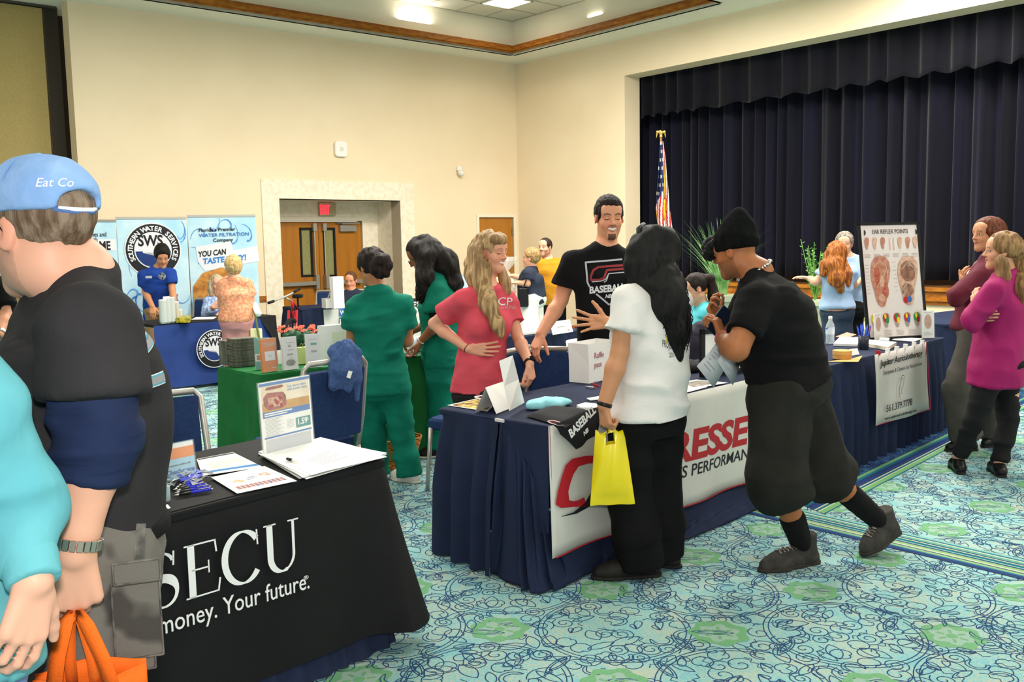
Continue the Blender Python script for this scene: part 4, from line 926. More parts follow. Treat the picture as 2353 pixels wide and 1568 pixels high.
TLp, BLp = onb(1262, 980), onb(1272, 1281); Lb = 2.30; zT0, zB0 = TLp[2], BLp[2]; zB1 = onb(1712, 1110)[2]; print('banner z', zT0, zB0, zB1, onb(1738, 872)[2])
eb = empty('banner', (TLp[0], TLp[1], 0.3), 'white vinyl banner with red CRESSEY lettering hanging from the front of the navy table', 'banner')
G = [[list(TLp+u*Lb*s+nc*(.012*math.sin(s*23+f*2)*f)+np.array([0, 0, -f*((zT0-zB0)*(1-s)+(zT0-zB1)*s)])) for s in np.linspace(-.002, 1, 70)] for f in np.linspace(0, 1, 12)]
b = MB(); b.grid(G); ob = b.build('banner_sheet', vinyl, eb, smooth=True); solidify(ob, .002)
red = mat('banner_red', '#b5202a', .55); bk = mat('banner_black', '#1a1b20', .55)
b = MB(); b.tube([BLp+u*Lb*s+nc*(.006+.012*math.sin(s*23+2))+Z*((zB1-zB0)*s) for s in np.linspace(0, 1, 70)], .003, 5); b.tube([BLp+nc*.004, TLp+nc*.004], .0012, 5); b.build('red_edge', red, eb)
no = nc*.018
bsh = ob; wrap(textfit('lettering', 'CRESSEY', bo+no, nc, (1492, 1087), (1768, 1005), 73, red, eb, bold=.035, shear=.12, space=.95, ext=0), bsh, -nc, .003, 2)
wrap(textfit('lettering', 'SPORTS PERFORMANCE', bo+no, nc, (1492, 1125), (1752, 1046), 29, bk, eb, bold=.01, shear=.15, ext=0), bsh, -nc, .003, 1)
def logo(pts): q = [onb(*p, .018) for p in pts]; return q
def swoosh(name, outer, inner, m, par=eb):
 a, c = logo(outer), logo(inner); b = MB(); b.grid([a, c]); b.build(name, m, par)
swoosh('logo_swoosh', [(1350, 1165), (1325, 1165), (1290, 1168), (1277, 1160), (1282, 1130), (1290, 1100), (1300, 1070), (1315, 1055), (1345, 1048), (1400, 1046)], [(1342, 1143), (1330, 1150), (1318, 1153), (1308, 1150), (1306, 1130), (1311, 1110), (1318, 1090), (1330, 1072), (1350, 1066), (1400, 1062)], red)
swoosh('logo_tail', [(1290, 1187), (1318, 1178), (1345, 1155), (1362, 1125), (1385, 1095)], [(1291, 1188), (1325, 1181), (1358, 1163), (1380, 1135), (1400, 1100)], bk)
z = TZ+.004
lb2 = mat('aqua_cotton', '#8fdbe8', .85, '#a5e6f0', 12); tb = mat('black_cotton', '#17171a', .9, '#1e1e22', 9)
def pile(name, cen, rad, hgt, label, cat, m, seed=1, rot=0, par=None):
 S = SDF(); rr = random.Random(seed); c = np.array(cen); R = np.array(Matrix.Rotation(rot, 3, 'Z'))
 S.ell(c+Z*hgt*.35, (rad[0], rad[1], hgt*.75), R, k=.02)
 for k in range(5): a = rr.random()*6.28; S.ell(c+R@np.array([rad[0]*.55*math.cos(a), rad[1]*.55*math.sin(a), hgt*.45]), (rad[0]*.5, rad[1]*.35, hgt*.5), R, k=.02)
 S.plane(c+Z*.001, -Z); V, Q = S.mesh(.006); V = relax(V, Q, 1); V = folds(V, Q, .004, (22, 22, 12), seed); V[:, 2] = np.maximum(V[:, 2], c[2]+.0005); o = mesh_np(name, V, Q, m, None)
 o.location = (0, 0, 0); return tag(o, label, cat)
pile('folded_shirt', F(1262, 935, z), (.13, .06, .035), .04, 'crumpled light aqua T-shirt on the navy table', 'shirt', lb2, 3, .5)
est = empty('folded_shirt', F(1285, 962, z), 'black baseball T-shirt draped over the front corner of the navy table', 'shirt'); c0, c1, c2_, c3 = F(1208, 958, z), F(1262, 938, z), F(1362, 948, z), F(1300, 985, z)
b = MB(); G = [[list(lerp(lerp(c0, c1, s), lerp(c3, c2_, s), t)+Z*(.022*(1-abs(2*t-1)**6)*(1-abs(2*s-1)**8)+.004)) for s in np.linspace(0, 1, 12)] for t in np.linspace(0, 1, 12)]; b.grid(G); b.build('folded_body', tb, est, smooth=True)
fl_ = [onb(1270, 985, .012), onb(1372, 945, .012), onb(1366, 1000, .035), onb(1322, 1032, .03)]
b = MB(); G = [[list(lerp(lerp(fl_[0], fl_[1], s), lerp(fl_[3], fl_[2], s), t)+nc*(.014*math.sin(t*3)+.008*math.sin(s*7))+Z*(.02*(1-t) if t < .2 else 0)) for s in np.linspace(0, 1, 14)] for t in np.linspace(0, 1, 12)]; b.grid(G); ob = b.build('hanging_flap', tb, est, smooth=True); solidify(ob, .006)
o_ = onb(1312, 1008, .066); uu = unit(onb(1362, 955, .066)-o_); text('lettering', 'BASEBALL', o_, uu, unit(np.cross(nc, uu)), .060, mat('print_white', '#e9eaec', .7), est, bold=.03, sx=.78); text('lettering', 'NB', onb(1342, 1003, .068), uu, unit(np.cross(nc, uu)), .028, _M['print_white'], est, bold=.03, shear=.3)
ou, ov = unit(c3-c0), unit(c1-c0); o_ = lerp(c0, c3, .12)+Z*.031
strokes('logo_print', [([(x*.9+.015, y*.8+.02) for x, y in arc(.07, .035, .05, .028, 60, 300, 14)], .008)], F(1243, 970, z+.031), ou, ov, red, est); strokes('logo_outline', [([(x*.9+.015, y*.8+.02) for x, y in arc(.07, .035, .062, .037, 70, 290, 14)]+[(.12, .02), (.15, .05)], .003)], F(1243, 970, z+.0312), ou, ov, _M['print_white'], est)
mg_, q = flat('magazine', [(1028, 932), (1095, 917), (1140, 928), (1120, 946)], z, 'glossy yellow and brown magazine lying by the table end, under the phone', 'magazine', card)
flatpatch('cover_picture', q, [(.04, .05, .96, .95)], mat('magazine_print', '#d9c872', .4, '#6f3f28', 22, lo=.42, hi=.58), mg_)
ep, q = flat('phone', [(1090, 915), (1112, 911), (1143, 921), (1120, 926)], z+.003, 'white mobile phone with a black screen lying on the magazine', 'phone', card, t=.009); flatpatch('screen', q, [(.06, .16, .94, .84)], mat('gloss_black', '#08080a', .15), ep, dz=.0096)
et, L, u2, v2, n2, W, H = standcard('tent_card', (1141, 952), (1205, 926), (1165, 892), z, 'folded white price card leaning in the middle of the table end', 'card', card, lean=.42, th=.002)
b = MB(); o2 = L+np.array([-u2[1], u2[0], 0])*.12; b.add([o2, o2+u2*W, L+u2*W+v2*H, L+v2*H], [(0, 1, 2, 3)]); ob = b.build('back_flap', card, et)
L2, R2, T2, T2b = F(1170, 945, z+.02), F(1205, 926, z+.02), P(1147, 830, L[1]+.02), P(1178, 817, L[1]+.03); b = MB(); b.grid([[L2, R2], [lerp(L2, T2, .5)-nc*0, lerp(R2, T2b, .5)], [T2, T2b]]); ob = b.build('price_list', card, et); solidify(ob, .001)
hu, hv = unit(R2-L2), unit(T2-L2); hn = unit(np.cross(hu, hv)); hW, hH = np.linalg.norm(R2-L2), np.linalg.norm(T2-L2)
rects('print_lines', [(.3, .62-.07*k, .3+.5*(.6+.4*((k*7) % 5)/5), .628-.07*k) for k in range(9)], L2, hu, hv, hn, hW, hH, mat('rose_print', '#c08a90', .7), et, .003); strokes('logo_print', [(arc(.45*hW, .80*hH, .02, .012, 60, 320, 12), .0022), ([(.48*hW, .79*hH), (.55*hW, .84*hH)], .002)], L2+hn*.003, hu, hv, _M['rose_print'], et)
for k, (pp_, lab) in enumerate([(([(1348, 917), (1378, 912), (1392, 918), (1356, 921)]), 'small folded white leaflet lying beside the wrist of the person in white'), ([(1325, 938), (1345, 932), (1380, 936), (1372, 944), (1335, 944)], 'white rounded plastic case on the navy table beside the black T-shirt'), ([(1555, 893), (1600, 884), (1625, 890), (1580, 902)], 'loose white form under the photo sheet at the right of the navy table')]):
 flat(('leaflet', 'plastic_case', 'form')[k], pp_, z+.001, lab, ('leaflet', 'case', 'paper')[k], card, t=(.004, .016, .001)[k])
ef, q = flat('photo_sheet', [(1560, 880), (1600, 873), (1672, 880), (1590, 895)], z+.003, 'white sheet with grey photographs lying at the right end of the navy table', 'paper', card); flatpatch('photograph', q, [(.1, .15, .9, .85)], mat('grey_photo', '#a89c90', .5, '#5f5750', 25), ef)
for k, (a, c, m) in enumerate((((1346, 889), (1372, 892), silver), ((1362, 883), (1380, 889), red))):
 A_, C_ = F(*a, z+.006), F(*c, z+.006); en = empty('pen', A_-Z*.006, ('silver and red pen lying beside the white paper bag', 'red pen lying behind the silver pen, beside the paper bag')[k], 'pen'); b = MB(); b.tube([A_, lerp(A_, C_, .7)], .0055, 8); b.build('barrel', m, en, smooth=True); b = MB(); b.tube([lerp(A_, C_, .7), C_], [.005, .002], 8); b.build('tip', red, en, smooth=True)
bl, br_ = F(1362, 880, z), F(1400, 871, z); ub = unit(br_-bl); W = .30; hb_ = P(1345, 790, bl[1])[2]-z; er = empty('paper_bag', bl+ub*W/2, 'white paper raffle bag with red lettering standing behind the person in white', 'bag'); vb = np.array([-ub[1], ub[0], 0])
b = MB(); o2 = bl-ub*.04
for (p, q_) in ((o2, o2+ub*W), (o2+ub*W, o2+ub*W+vb*.14), (o2+vb*.14, o2+ub*W+vb*.14), (o2, o2+vb*.14)): b.grid([[p, q_], [p+Z*hb_*.5, q_+Z*hb_*.5], [p+Z*hb_-ub*.01, q_+Z*hb_]])
ob = b.build('bag_body', card, er); solidify(ob, .002)
for k, (s_, dy) in enumerate((('Raffle', 0), ('pass', .055), ('Y', .17))): text('lettering', s_, o2+ub*.055+Z*(hb_-.09-dy)-vb*.003, ub, Z, .048, mat('rose_text', '#b8707a', .6), er)
pile('folded_shirt', F(1572, 853, z), (.16, .10, .05), .06, 'folded black baseball T-shirt at the far right end of the navy table', 'shirt', tb, 7, .6)
eg = empty('picture_frame', F(1655, 872, z), 'black picture frame standing at the right end of the navy table', 'frame'); fl0, fr0 = F(1612, 868, z), F(1712, 856, z); ug = unit(fr0-fl0); Wg = np.linalg.norm(fr0-fl0); Hg = P(1612, 758, fl0[1])[2]-z; b = MB(); bk_ = np.array([-ug[1], ug[0], 0])
for x0, x1, z0_, z1_ in ((0, Wg, 0, .03), (0, Wg, Hg-.03, Hg), (0, .03, 0, Hg), (Wg-.03, Wg, 0, Hg)): b.obox(fl0+ug*x0+Z*z0_, ug*(x1-x0), bk_*.02, Z*(z1_-z0_))
b.build('frame', black, eg); b = MB(); b.obox(fl0+ug*.03+Z*.03+bk_*.008, ug*(Wg-.06), bk_*.004, Z*(Hg-.06)); b.build('mat_board', card, eg)
chair('blue chair gripped by the tall person in the black T-shirt', (P(1265, 860, 5.58)[0], 5.58), math.radians(160), w=.50)
chair('blue chair with a silver frame behind the person in the pink T-shirt', (P(1092, 900, 6.0)[0], 6.0), math.radians(60))
S = SDF(); cj = P(1612, 800, 6.75); S.loft([(np.array([cj[0]-.02, 6.75, .25]), A, .24, .18), (np.array([cj[0], 6.75, .7]), A, .21, .14), (np.array([cj[0]+.02, 6.75, .90]), A, .17, .09), (np.array([cj[0]+.05, 6.75, .97]), A, .10, .05)], k=.04)
V, Q = S.mesh(.012); V = folds(relax(V, Q, 2), Q, .012, (6, 6, 3), 4); V[:, 2] = np.maximum(V[:, 2], .002); ej = empty('draped_chair', (cj[0], 6.75, 0), 'chair hidden under a dark purple-black jacket behind the picture frame', 'chair'); mesh_np('jacket', V, Q, mat('aubergine_cloth', '#231f2b', .85, '#2d2838', 6), ej)
b = MB(); [b.tube([(cj[0]+x, 6.75+y, 0), (cj[0]+x, 6.75+y, .3)], .015, 8) for x in (-.17, .17) for y in (-.12, .12)]; b.build('leg_frame', silver, ej)
yb = mat('yellow_plastic', '#f7e21a', .28, '#f0d810', 5, spec=.6, bump=.1, bscale=12); yY = 4.17
eyb = empty('plastic_bag', P(1405, 1155, yY), 'glossy yellow plastic carrier bag held by the person in white', 'bag')
TL, TR, BL, BR = P(1368, 992, yY), P(1432, 978, yY), P(1356, 1162, yY-.02), P(1459, 1158, yY-.02); b = MB()
for fc in (-1, 1):
 rowsG = []
 for t in np.linspace(0, 1, 22):
  row = []
  for s in np.linspace(0, 1, 24):
   p = lerp(lerp(TL, TR, s), lerp(BL, BR, s), t); d = .008+.030*math.sin(math.pi*s)**.7*math.sin(math.pi*min(1, t*1.05+.05))**.6*(t < .995) if t < .99 else .004
   p = p+np.array([0, fc*d+.004*math.sin(s*14+t*5), 0]); 
   if t == 0: p = p+Z*(.018*math.cos(s*math.pi*3.4)-.012)
   row.append(p)
  rowsG.append(row)
 hole = [(j, i) for j in range(1, 4) for i in range(8, 15)] if fc else []
 GG = np.array(rowsG); a_, b_2 = GG.shape[:2]; b.add(GG.reshape(-1, 3), [(i*b_2+j, i*b_2+j+1, (i+1)*b_2+j+1, (i+1)*b_2+j) for i in range(a_-1) for j in range(b_2-1) if (i, j) not in hole])
b.build('bag_body', yb, eyb, smooth=True)
for k, (pts, dY, lab) in enumerate((([(1655, 775), (1690, 800), (1640, 892), (1601, 842)], 4.50, 'lined white form held low in the left fist of the person in the beanie'), ([(1668, 790), (1700, 838), (1684, 886), (1648, 830)], 4.45, 'second white form hanging under the elbow of the person in the beanie'))):
 q = [P(p[0], p[1], dY+(.05 if i in (1, 2) else 0)) for i, p in enumerate(pts)]; ef = empty('form', q[0], lab, 'paper'); b = MB(); b.grid([[q[0], q[1]], [lerp(q[0], q[3], .5)+np.array([0, -.02, 0]), lerp(q[1], q[2], .5)+np.array([0, -.01, 0])], [q[3], q[2]]]); ob = b.build('sheet', mat('form_paper', '#dfe3e8', .7), ef, smooth=True); solidify(ob, .0006)
 b = MB(); f_ = lambda s, t: lerp(lerp(q[0], q[1], s), lerp(q[3], q[2], s), t)+np.array([0, -.024+.02*abs(2*t-1), 0])
 for j in range(7): b.add([f_(.15, .2+.1*j), f_(.15+.5*((j*3 % 4)+1)/4, .2+.1*j), f_(.15+.5*((j*3 % 4)+1)/4, .22+.1*j), f_(.15, .22+.1*j)], [(0, 1, 2, 3)])
 b.build('print_lines', gtx, ef)
eph = empty('phone', P(1652, 742, 4.42), 'dark mobile phone in the raised fist of the person in the beanie', 'phone'); b = MB(); b.rbox(P(1654, 738, 4.42), (.075, .012, .14), .3, .01, tilt=np.array(Matrix.Rotation(.7, 3, 'Y'))); b.build('phone_body', mat('phone_navy', '#1a2233', .25), eph)
TJ = tframe((1900, 842), (2171, 776)); TJ['dep'] = .62; u, v = TJ['u'], TJ['v']; nj = -v
ej = table('navy skirted table with the framed ear chart on the right', TJ, navyc, navyc, sides='LFR', amp=.035, perd=.15, seed=12); print('J', TJ['len'], math.degrees(math.atan2(u[1], u[0])))
z = TZ+.004; jo = TJ['L']-v*.088; on = lambda px, py: hit(px, py, jo, v)
q = [on(2010, 816), on(2129, 786), on(2138, 941), on(2012, 979)]; eb = empty('banner', lerp(q[2], q[3], .5), 'white Jupiter Auriculotherapy banner clipped to the front of the ear chart table', 'banner')
b = MB(); b.grid([[lerp(lerp(q[0], q[1], s), lerp(q[3], q[2], s), t)-v*(.008*math.sin(s*9+t*3)+.006*math.sin(s*4)) for s in np.linspace(0, 1, 24)] for t in np.linspace(0, 1, 8)]); ob = b.build('banner_sheet', vinyl, eb, smooth=True); solidify(ob, .002)
b = MB(); b.tube([q[1], q[2]], .004, 5); b.tube([q[3], q[2]], .002, 5); b.build('red_edge', mat('magenta_edge', '#c0235a', .6), eb)
for k in range(6): b = MB(); p = lerp(q[0], q[1], .06+.17*k)+Z*.008; b.box(p, (.012, .03, .03), math.atan2(u[1], u[0])); b.build('banner_clip', card if k else red, eb)
jt = jo-v*.018; K = bk
textfit('lettering', 'Jupiter Auriculotherapy', jt, v, (2023, 843), (2120, 817), 15, K, eb, bold=.012, shear=.1); textfit('lettering', 'European & Chinese Ear Acupuncture', jt, v, (2031, 862), (2119, 839), 9.5, mat('grey_print', '#6a6a6c', .6), eb, shear=.1)
textfit('lettering', '561.379.7778', jt, v, (2037, 948), (2096, 931), 17, mat('grey_print2', '#3c3c40', .6), eb); textfit('lettering', 'www.jupiterauriculotherapy.com', jt, v, (2033, 966), (2106, 946), 7, K, eb)
oo = hit(2066, 916, jt, v); strokes('ear_drawing', [([(x*.13, y*.13) for x, y in [(.18, -.1), (.05, .15), (.0, .5), (.08, .95), (.35, 1.25), (.62, 1.2), (.68, .95)]], .005), ([(x*.13, y*.13) for x, y in [(.62, .95), (.5, .62), (.3, .5), (.38, .2), (.2, .25)]], .006), ([(x*.13, y*.13) for x, y in [(.2, .95), (.4, 1.1), (.55, 1.0)]], .004)], oo, u, Z, K, eb)
pL, pR = F(1995, 783, z), F(2134, 776, z); up_ = unit(pR-pL); PW = np.linalg.norm(pR-pL); tl = P(1964, 513, pL[1]+.02); lean = 0; vb = unit(tl-pL); vb = unit(vb-up_*(vb@up_)*.25); PH = np.linalg.norm(tl-pL); pn = unit(np.cross(up_, vb)); print('poster', PW, PH, vb)
epz = empty('ear_poster', lerp(pL, pR, .5), 'large black-framed EAR REFLEX POINTS wall chart standing on the right table', 'poster')
sk = up_*0
b = MB()
for x0, x1, y0, y1 in ((0, PW, 0, .022), (0, PW, PH-.022, PH), (0, .022, 0, PH), (PW-.022, PW, 0, PH)): b.obox(pL+up_*x0+vb*y0, up_*(x1-x0), -pn*.022, vb*(y1-y0))
b.build('frame', black, epz); b = MB(); b.obox(pL+up_*.02+vb*.02-pn*.006, up_*(PW-.04), -pn*.006, vb*(PH-.04)); b.build('chart_sheet', mat('chart_paper', '#ece4e0', .18, spec=.6), epz)
b = MB(); b.tube([pL+up_*PW*.5+vb*PH*.8-pn*.02, np.array([*(pL+up_*PW*.5-pn*.28)[:2], z])], .01, 6); b.build('stand_leg', black, epz)
O = pL-pn*.004; X = lambda x, y: O+up_*x*PW+vb*y*PH+pn*.0015
text('title', 'EAR REFLEX POINTS', X(.22, .905), up_, vb, PH*.052, mat('chart_text', '#4a3a38', .4), epz, sx=.75)
def ear(cx_, cy_, w, h, m, outline=.002, flip=1, fillonly=False, lobe=0):
 pts = [(x*w*.58, y*h*.5) for x, y in ((-.12, -1), (.12, -.97), (.30, -.78), (.36, -.50), (.50, -.18), (.70, .12), (.82, .45), (.78, .75), (.50, .95), (.10, 1.), (-.35, .95), (-.68, .72), (-.82, .38), (-.80, .02), (-.66, -.32), (-.56, -.62), (-.38, -.90))]
 b = MB(); blob(b, pts, X(cx_, cy_), up_, vb, .0006); return b.build('ear_picture', m, epz)
eskin = mat('chart_skin', '#cf9a84', .3, '#b87862', 30); eskin2 = mat('chart_skin_pale', '#e3bfa8', .3, '#cf9f86', 30); e_red = mat('chart_red', '#a8483c', .3, '#c47a62', 25); cy_m = mat('chart_yellow', '#f1d92c', .3); cg_m = mat('chart_green', '#2f8f4a', .3); cr_m = mat('chart_bright_red', '#c02a2a', .3); cb_m = mat('chart_blue', '#3a6fb8', .3); gy_m = mat('chart_grey', '#a59a92', .3)
for k, x in enumerate((.12, .25, .38, .66, .79, .91)): ear(x, .825, .080*PW/1, .10*PH, eskin2 if k % 2 else eskin)
strokes('figure_outline', [([(x*PW, y*PH) for x, y in ((.50, .87), (.49, .84), (.495, .80), (.49, .765))], .006), ([(x*PW, y*PH) for x, y in ((.56, .87), (.55, .84), (.555, .80), (.55, .765))], .006)], O+pn*.002, up_, vb, eskin2, epz)
ear(.30, .50, .34*PW, .44*PH, eskin); ear(.75, .50, .36*PW, .43*PH, eskin2)
def blobs(nm, L_, m, off=.0016):
 for (cx_, cy_, rx, ry) in L_: b = MB(); blob(b, [(rx*PW*math.cos(a), ry*PH*math.sin(a)) for a in np.linspace(0, 6.28, 16, endpoint=False)], X(cx_, cy_), up_, vb, off-.0008); b.build(nm, m, epz)
blobs('ear_detail', [(.24, .55, .05, .10), (.35, .42, .06, .07)], e_red); blobs('ear_detail', [(.31, .50, .04, .05), (.29, .36, .05, .035)], eskin2, .002); blobs('ear_detail', [(.75, .58, .13, .09), (.72, .42, .10, .06)], eskin, .0014)
blobs('ear_detail', [(.68, .335, .045, .03)], cr_m, .002); blobs('ear_detail', [(.74, .34, .035, .03)], cb_m, .0021)
strokes('ear_lines', [([(x*PW, y*PH) for x, y in p], .004) for p in ([(.20, .62), (.30, .68), (.40, .62), (.41, .50)], [(.22, .45), (.28, .50), (.36, .56), (.38, .60)], [(.66, .60), (.75, .66), (.86, .60), (.87, .50)], [(.66, .44), (.72, .48), (.80, .46)])], O+pn*.0032, up_, vb, mat('chart_cream', '#ead9bd', .3), epz)
for k, (x, cs) in enumerate(((.14, (cy_m, cg_m, cr_m)), (.33, (cr_m, cg_m, cy_m)), (.51, (cr_m, cy_m, cg_m)), (.68, (cr_m, cb_m, cy_m)), (.84, (cg_m, cr_m, cy_m)))):
 ear(x, .165, .115*PW, .125*PH, gy_m); blobs('colour_zone', [(x-.01, .185, .048, .040)], cs[0]); blobs('colour_zone', [(x+.015, .165, .026, .028)], cs[1], .002); blobs('colour_zone', [(x-.015, .20, .018, .022)], cs[2], .0024)
for k, x in enumerate((.09, .93)): b = MB(); blob(b, [(.026*PW*math.cos(a), .026*PW*1.5*math.sin(a)) for a in np.linspace(-1.57, 1.57, 12)], X(x, .915), up_, vb, .0006); b.build('yin_yang', K, epz)
rects('caption_lines', [(.06+.155*c, .73-.012*k, .06+.155*c+.10, .733-.012*k) for c in range(6) for k in range(3)]+[(.50+(.02 if k % 2 else 0), .66-.035*k, .56, .663-.035*k) for k in range(8)]+[(.06, .64-.03*k, .11, .643-.03*k) for k in range(9)]+[(.08+.2*c, .075-.012*k, .20+.2*c, .078-.012*k) for c in range(4) for k in range(4)], O, up_, vb, pn, PW, PH, mat('caption', '#a79a96', .4), epz, .0026)['kind'] = 'stuff'
for (a, c, tp, lab) in (((2012, 786), (2029, 781), (2010, 722), 'narrow clear leaflet holder seen edge-on in front of the framed ear chart'), ((2119, 778), (2147, 777), (2115, 715), 'white leaflet with an ear picture at the right foot of the framed ear chart')):
 e_, L, u2, v2, n2, W, H = standcard('leaflet_holder', a, c, tp, z, lab, 'leaflet holder', card, lean=.08, holder=acr); b = MB(); blob(b, [(W*(.5+.30*math.cos(t)), H*(.60+.26*math.sin(t))) for t in np.linspace(0, 6.28, 16, endpoint=False)], L, u2, v2, .0014); b.build('ear_picture', eskin, e_); rects('print_lines', [(.15, .92, .8, .935), (.15, .12, .85, .13), (.15, .16, .85, .17), (.15, .20, .7, .21)], L, u2, v2, n2, W, H, gtx, e_, .0012)
c_ = F(1907, 790, z); ew = empty('water_bottle', c_, 'clear plastic water bottle with a blue and white label beside the beanie-wearer\'s back', 'bottle'); b = MB(); b.lathe(c_, [(.031, 0), (.033, .01), (.031, .05), (.033, .06), (.033, .125), (.030, .15), (.016, .18), (.0135, .19)], 20); b.build('bottle_body', mat('clear_pet', '#dfeaf0', .05, alpha=.45, spec=.9), ew, smooth=True)
b = MB(); b.lathe(c_, [(.0336, .075), (.0338, .08), (.0338, .125), (.0336, .13)], 20, caps=False); b.build('label', mat('bottle_label', '#e6ecf6', .4, '#2f55b5', 14, lo=.52, hi=.55), ew, smooth=True); b = MB(); b.lathe(c_, [(.0145, .19), (.0150, .194), (.0150, .212), (.012, .216)], 16); b.build('cap', card, ew, smooth=True)
c_ = F(1984, 802, z); ec = empty('pen_cup', c_, 'dark mesh cup holding blue pens on the ear chart table', 'cup'); b = MB(); b.lathe(c_, [(.036, 0), (.040, .10), (.037, .10), (.033, .004)], 18); b.build('cup', mat('smoke_plastic', '#3f4452', .3, alpha=.75), ec, smooth=True)
for k in range(8): a = k*.8; p0 = c_+np.array([.015*math.cos(a), .012*math.sin(a), .012]); p1 = c_+np.array([.05*math.cos(a), .03*math.sin(a), .155+.01*(k % 3)]); en = empty('pen', p0, ['red pen standing in the dark mesh cup', 'blue pen standing in the dark mesh cup'][k > 0], 'pen', 'pens in the mesh cup'); b = MB(); b.tube([p0, p1], .0045, 7); b.build('barrel', mat('pen_blue2', '#2a4fc8', .3) if k else red, en, smooth=True); b = MB(); b.tube([p1, p1+unit(p1-p0)*.012], [.004, .002], 7); b.build('button', mat('pen_blue2', '#2a4fc8', .3) if k else red, en, smooth=True)
ob_, q = flat('kraft_board', [(1898, 832), (1960, 824), (1982, 818), (1972, 832), (1918, 838)][0:4], z, 'orange kraft board under the round box at the end of the ear chart table', 'board', mat('kraft_orange', '#dca45c', .7)); c_ = F(1935, 824, z+.002); e_ = empty('round_box', c_, 'round kraft cardboard box at the end of the ear chart table', 'box'); b = MB(); b.lathe(c_, [(.062, 0), (.062, .05), (.060, .052)], 24); b.build('base', mat('kraft', '#c9974f', .7), e_); b = MB(); b.lathe(c_, [(.0635, .03), (.0635, .056), (.0, .058)], 24); b.build('lid', mat('kraft2', '#d6a862', .7), e_)
e_, L, u2, v2, n2, W, H = standcard('card_holder', (1956, 818), (1975, 815), (1955, 804), z, 'small white card leaning on the round kraft box', 'card', card, lean=.4)
for k, (pts, zz, nm, lab, m, t) in enumerate((([(1868, 773), (1902, 768), (1905, 800), (1870, 805)], 0, 'x', '', card, .02), ([(1920, 775), (1946, 765), (1968, 770), (1952, 776)], .001, 'folder', 'salmon paper folder lying left of the pen cup', mat('salmon_paper', '#e88a76', .7), .004), ([(1915, 795), (1930, 779), (1975, 781), (1970, 797)], .001, 'leaflet_pile', 'pile of white leaflets and foil packets behind the pen cup', paper, .018), ([(1990, 797), (1996, 788), (2060, 794), (2040, 806)], .001, 'paper_stack', 'thick stack of cream paper right of the pen cup', mat('cream_paper', '#f0e6d2', .7), .026), ([(2050, 782), (2060, 776), (2120, 779), (2100, 786)], .001, 'leaflet', 'white leaflets fanned out before the framed ear chart', card, .004), ([(2019, 786), (2024, 781), (2044, 782), (2042, 788)], .001, 'card_box', 'small white business card holder in front of the framed ear chart', card, .02))):
 if nm != 'x': flat(nm, pts, z+zz, lab, nm.replace('_', ' '), m, t=t)
TK = tframe((2178, 745), (2353, 722)); TK['dep'] = .76; TK['len'] += .15; table('navy skirted table behind the ear chart, at the right edge', TK, navyc, navyc, sides='LF', amp=.03, perd=.14, seed=14)
def planter(px, pyt, Y, w, h, label, plantfn, leafm, pm='#b9bfa6'):
 c = P(px, pyt, Y); b0 = np.array([c[0], c[1], 0]); e = empty('potted_plant', b0, label, 'plant'); hh = c[2]; b = MB(); b.lathe(b0, [(w*.38, 0), (w*.42, .03), (w*.46, hh*.5), (w*.52, hh-.06), (w*.60, hh-.055), (w*.60, hh), (w*.52, hh), (w*.5, hh-.04)], 24); b.build('pot', mat('planter_stone', pm, .7), e); b = MB(); plantfn(b, c); o = b.build('foliage', leafm, e, smooth=True); return e
gr = mat('grass_leaf', '#4f8f34', .6, '#a3c98a', 14)
def grassf(b, c):
 r = random.Random(3)
 for k in range(150):
  a = r.random()*6.28; L = r.uniform(.35, .75); o = r.uniform(.1, .45); p = [c+np.array([.06*math.cos(a)+o*math.cos(a)*t**2, .06*math.sin(a)+o*math.sin(a)*t**2, L*t]) for t in np.linspace(0, 1, 7)]; w = np.array([-math.sin(a), math.cos(a), 0])*.004
  b.grid([[q-w*(1-.9*i/6) for i, q in enumerate(p)], [q+w*(1-.9*i/6) for i, q in enumerate(p)]])
planter(1656, 678, 9.0, .32, .6, 'tall grassy plant in a pale planter before the stage', grassf, gr)
lf_ = mat('leafy_green', '#4c8a3c', .6, '#8bbb5c', 18)
def leafy(hmax, n, spread, seed):
 def fn(b, c):
  r = random.Random(seed)
  for k in range(n):
   a = r.random()*6.28; L = r.uniform(.3, 1)*hmax; o = r.uniform(.05, spread); p = [c+np.array([o*math.cos(a)*t, o*math.sin(a)*t, L*t]) for t in np.linspace(0, 1, 6)]; b.tube(p, .004, 4, caps=False)
   for j in range(9):
    q = p[2]*(1-j/9)+p[5]*(j/9); a2 = r.random()*6.28; d = np.array([math.cos(a2), math.sin(a2), .5])*.045; w = np.array([-math.sin(a2), math.cos(a2), 0])*.016; b.add([q, q+d*.5+w, q+d, q+d*.5-w], [(0, 1, 2, 3)])
 return fn
planter(1872, 690, 11.0, .36, .6, 'bushy green plant before the stage, left of the auburn-haired person', leafy(.75, 26, .25, 4), lf_)
planter(1962, 760, 10.6, .34, .5, 'thin leafy plant half hidden behind the ear chart', leafy(.5, 30, .35, 5), mat('olive_leaf', '#7e8c4c', .6, '#c7c79a', 18), '#d8c9a0')
fp = P(1519, 330, 13.2); fx, fy = fp[0], fp[1]; ef = empty('flag', (fx, fy, 0), 'United States flag hanging furled on a pole topped by a golden eagle', 'flag'); gld = mat('flag_gold', '#cfae5a', .3, metal=.8); fring = mat('flag_fringe', '#d99a1c', .8)
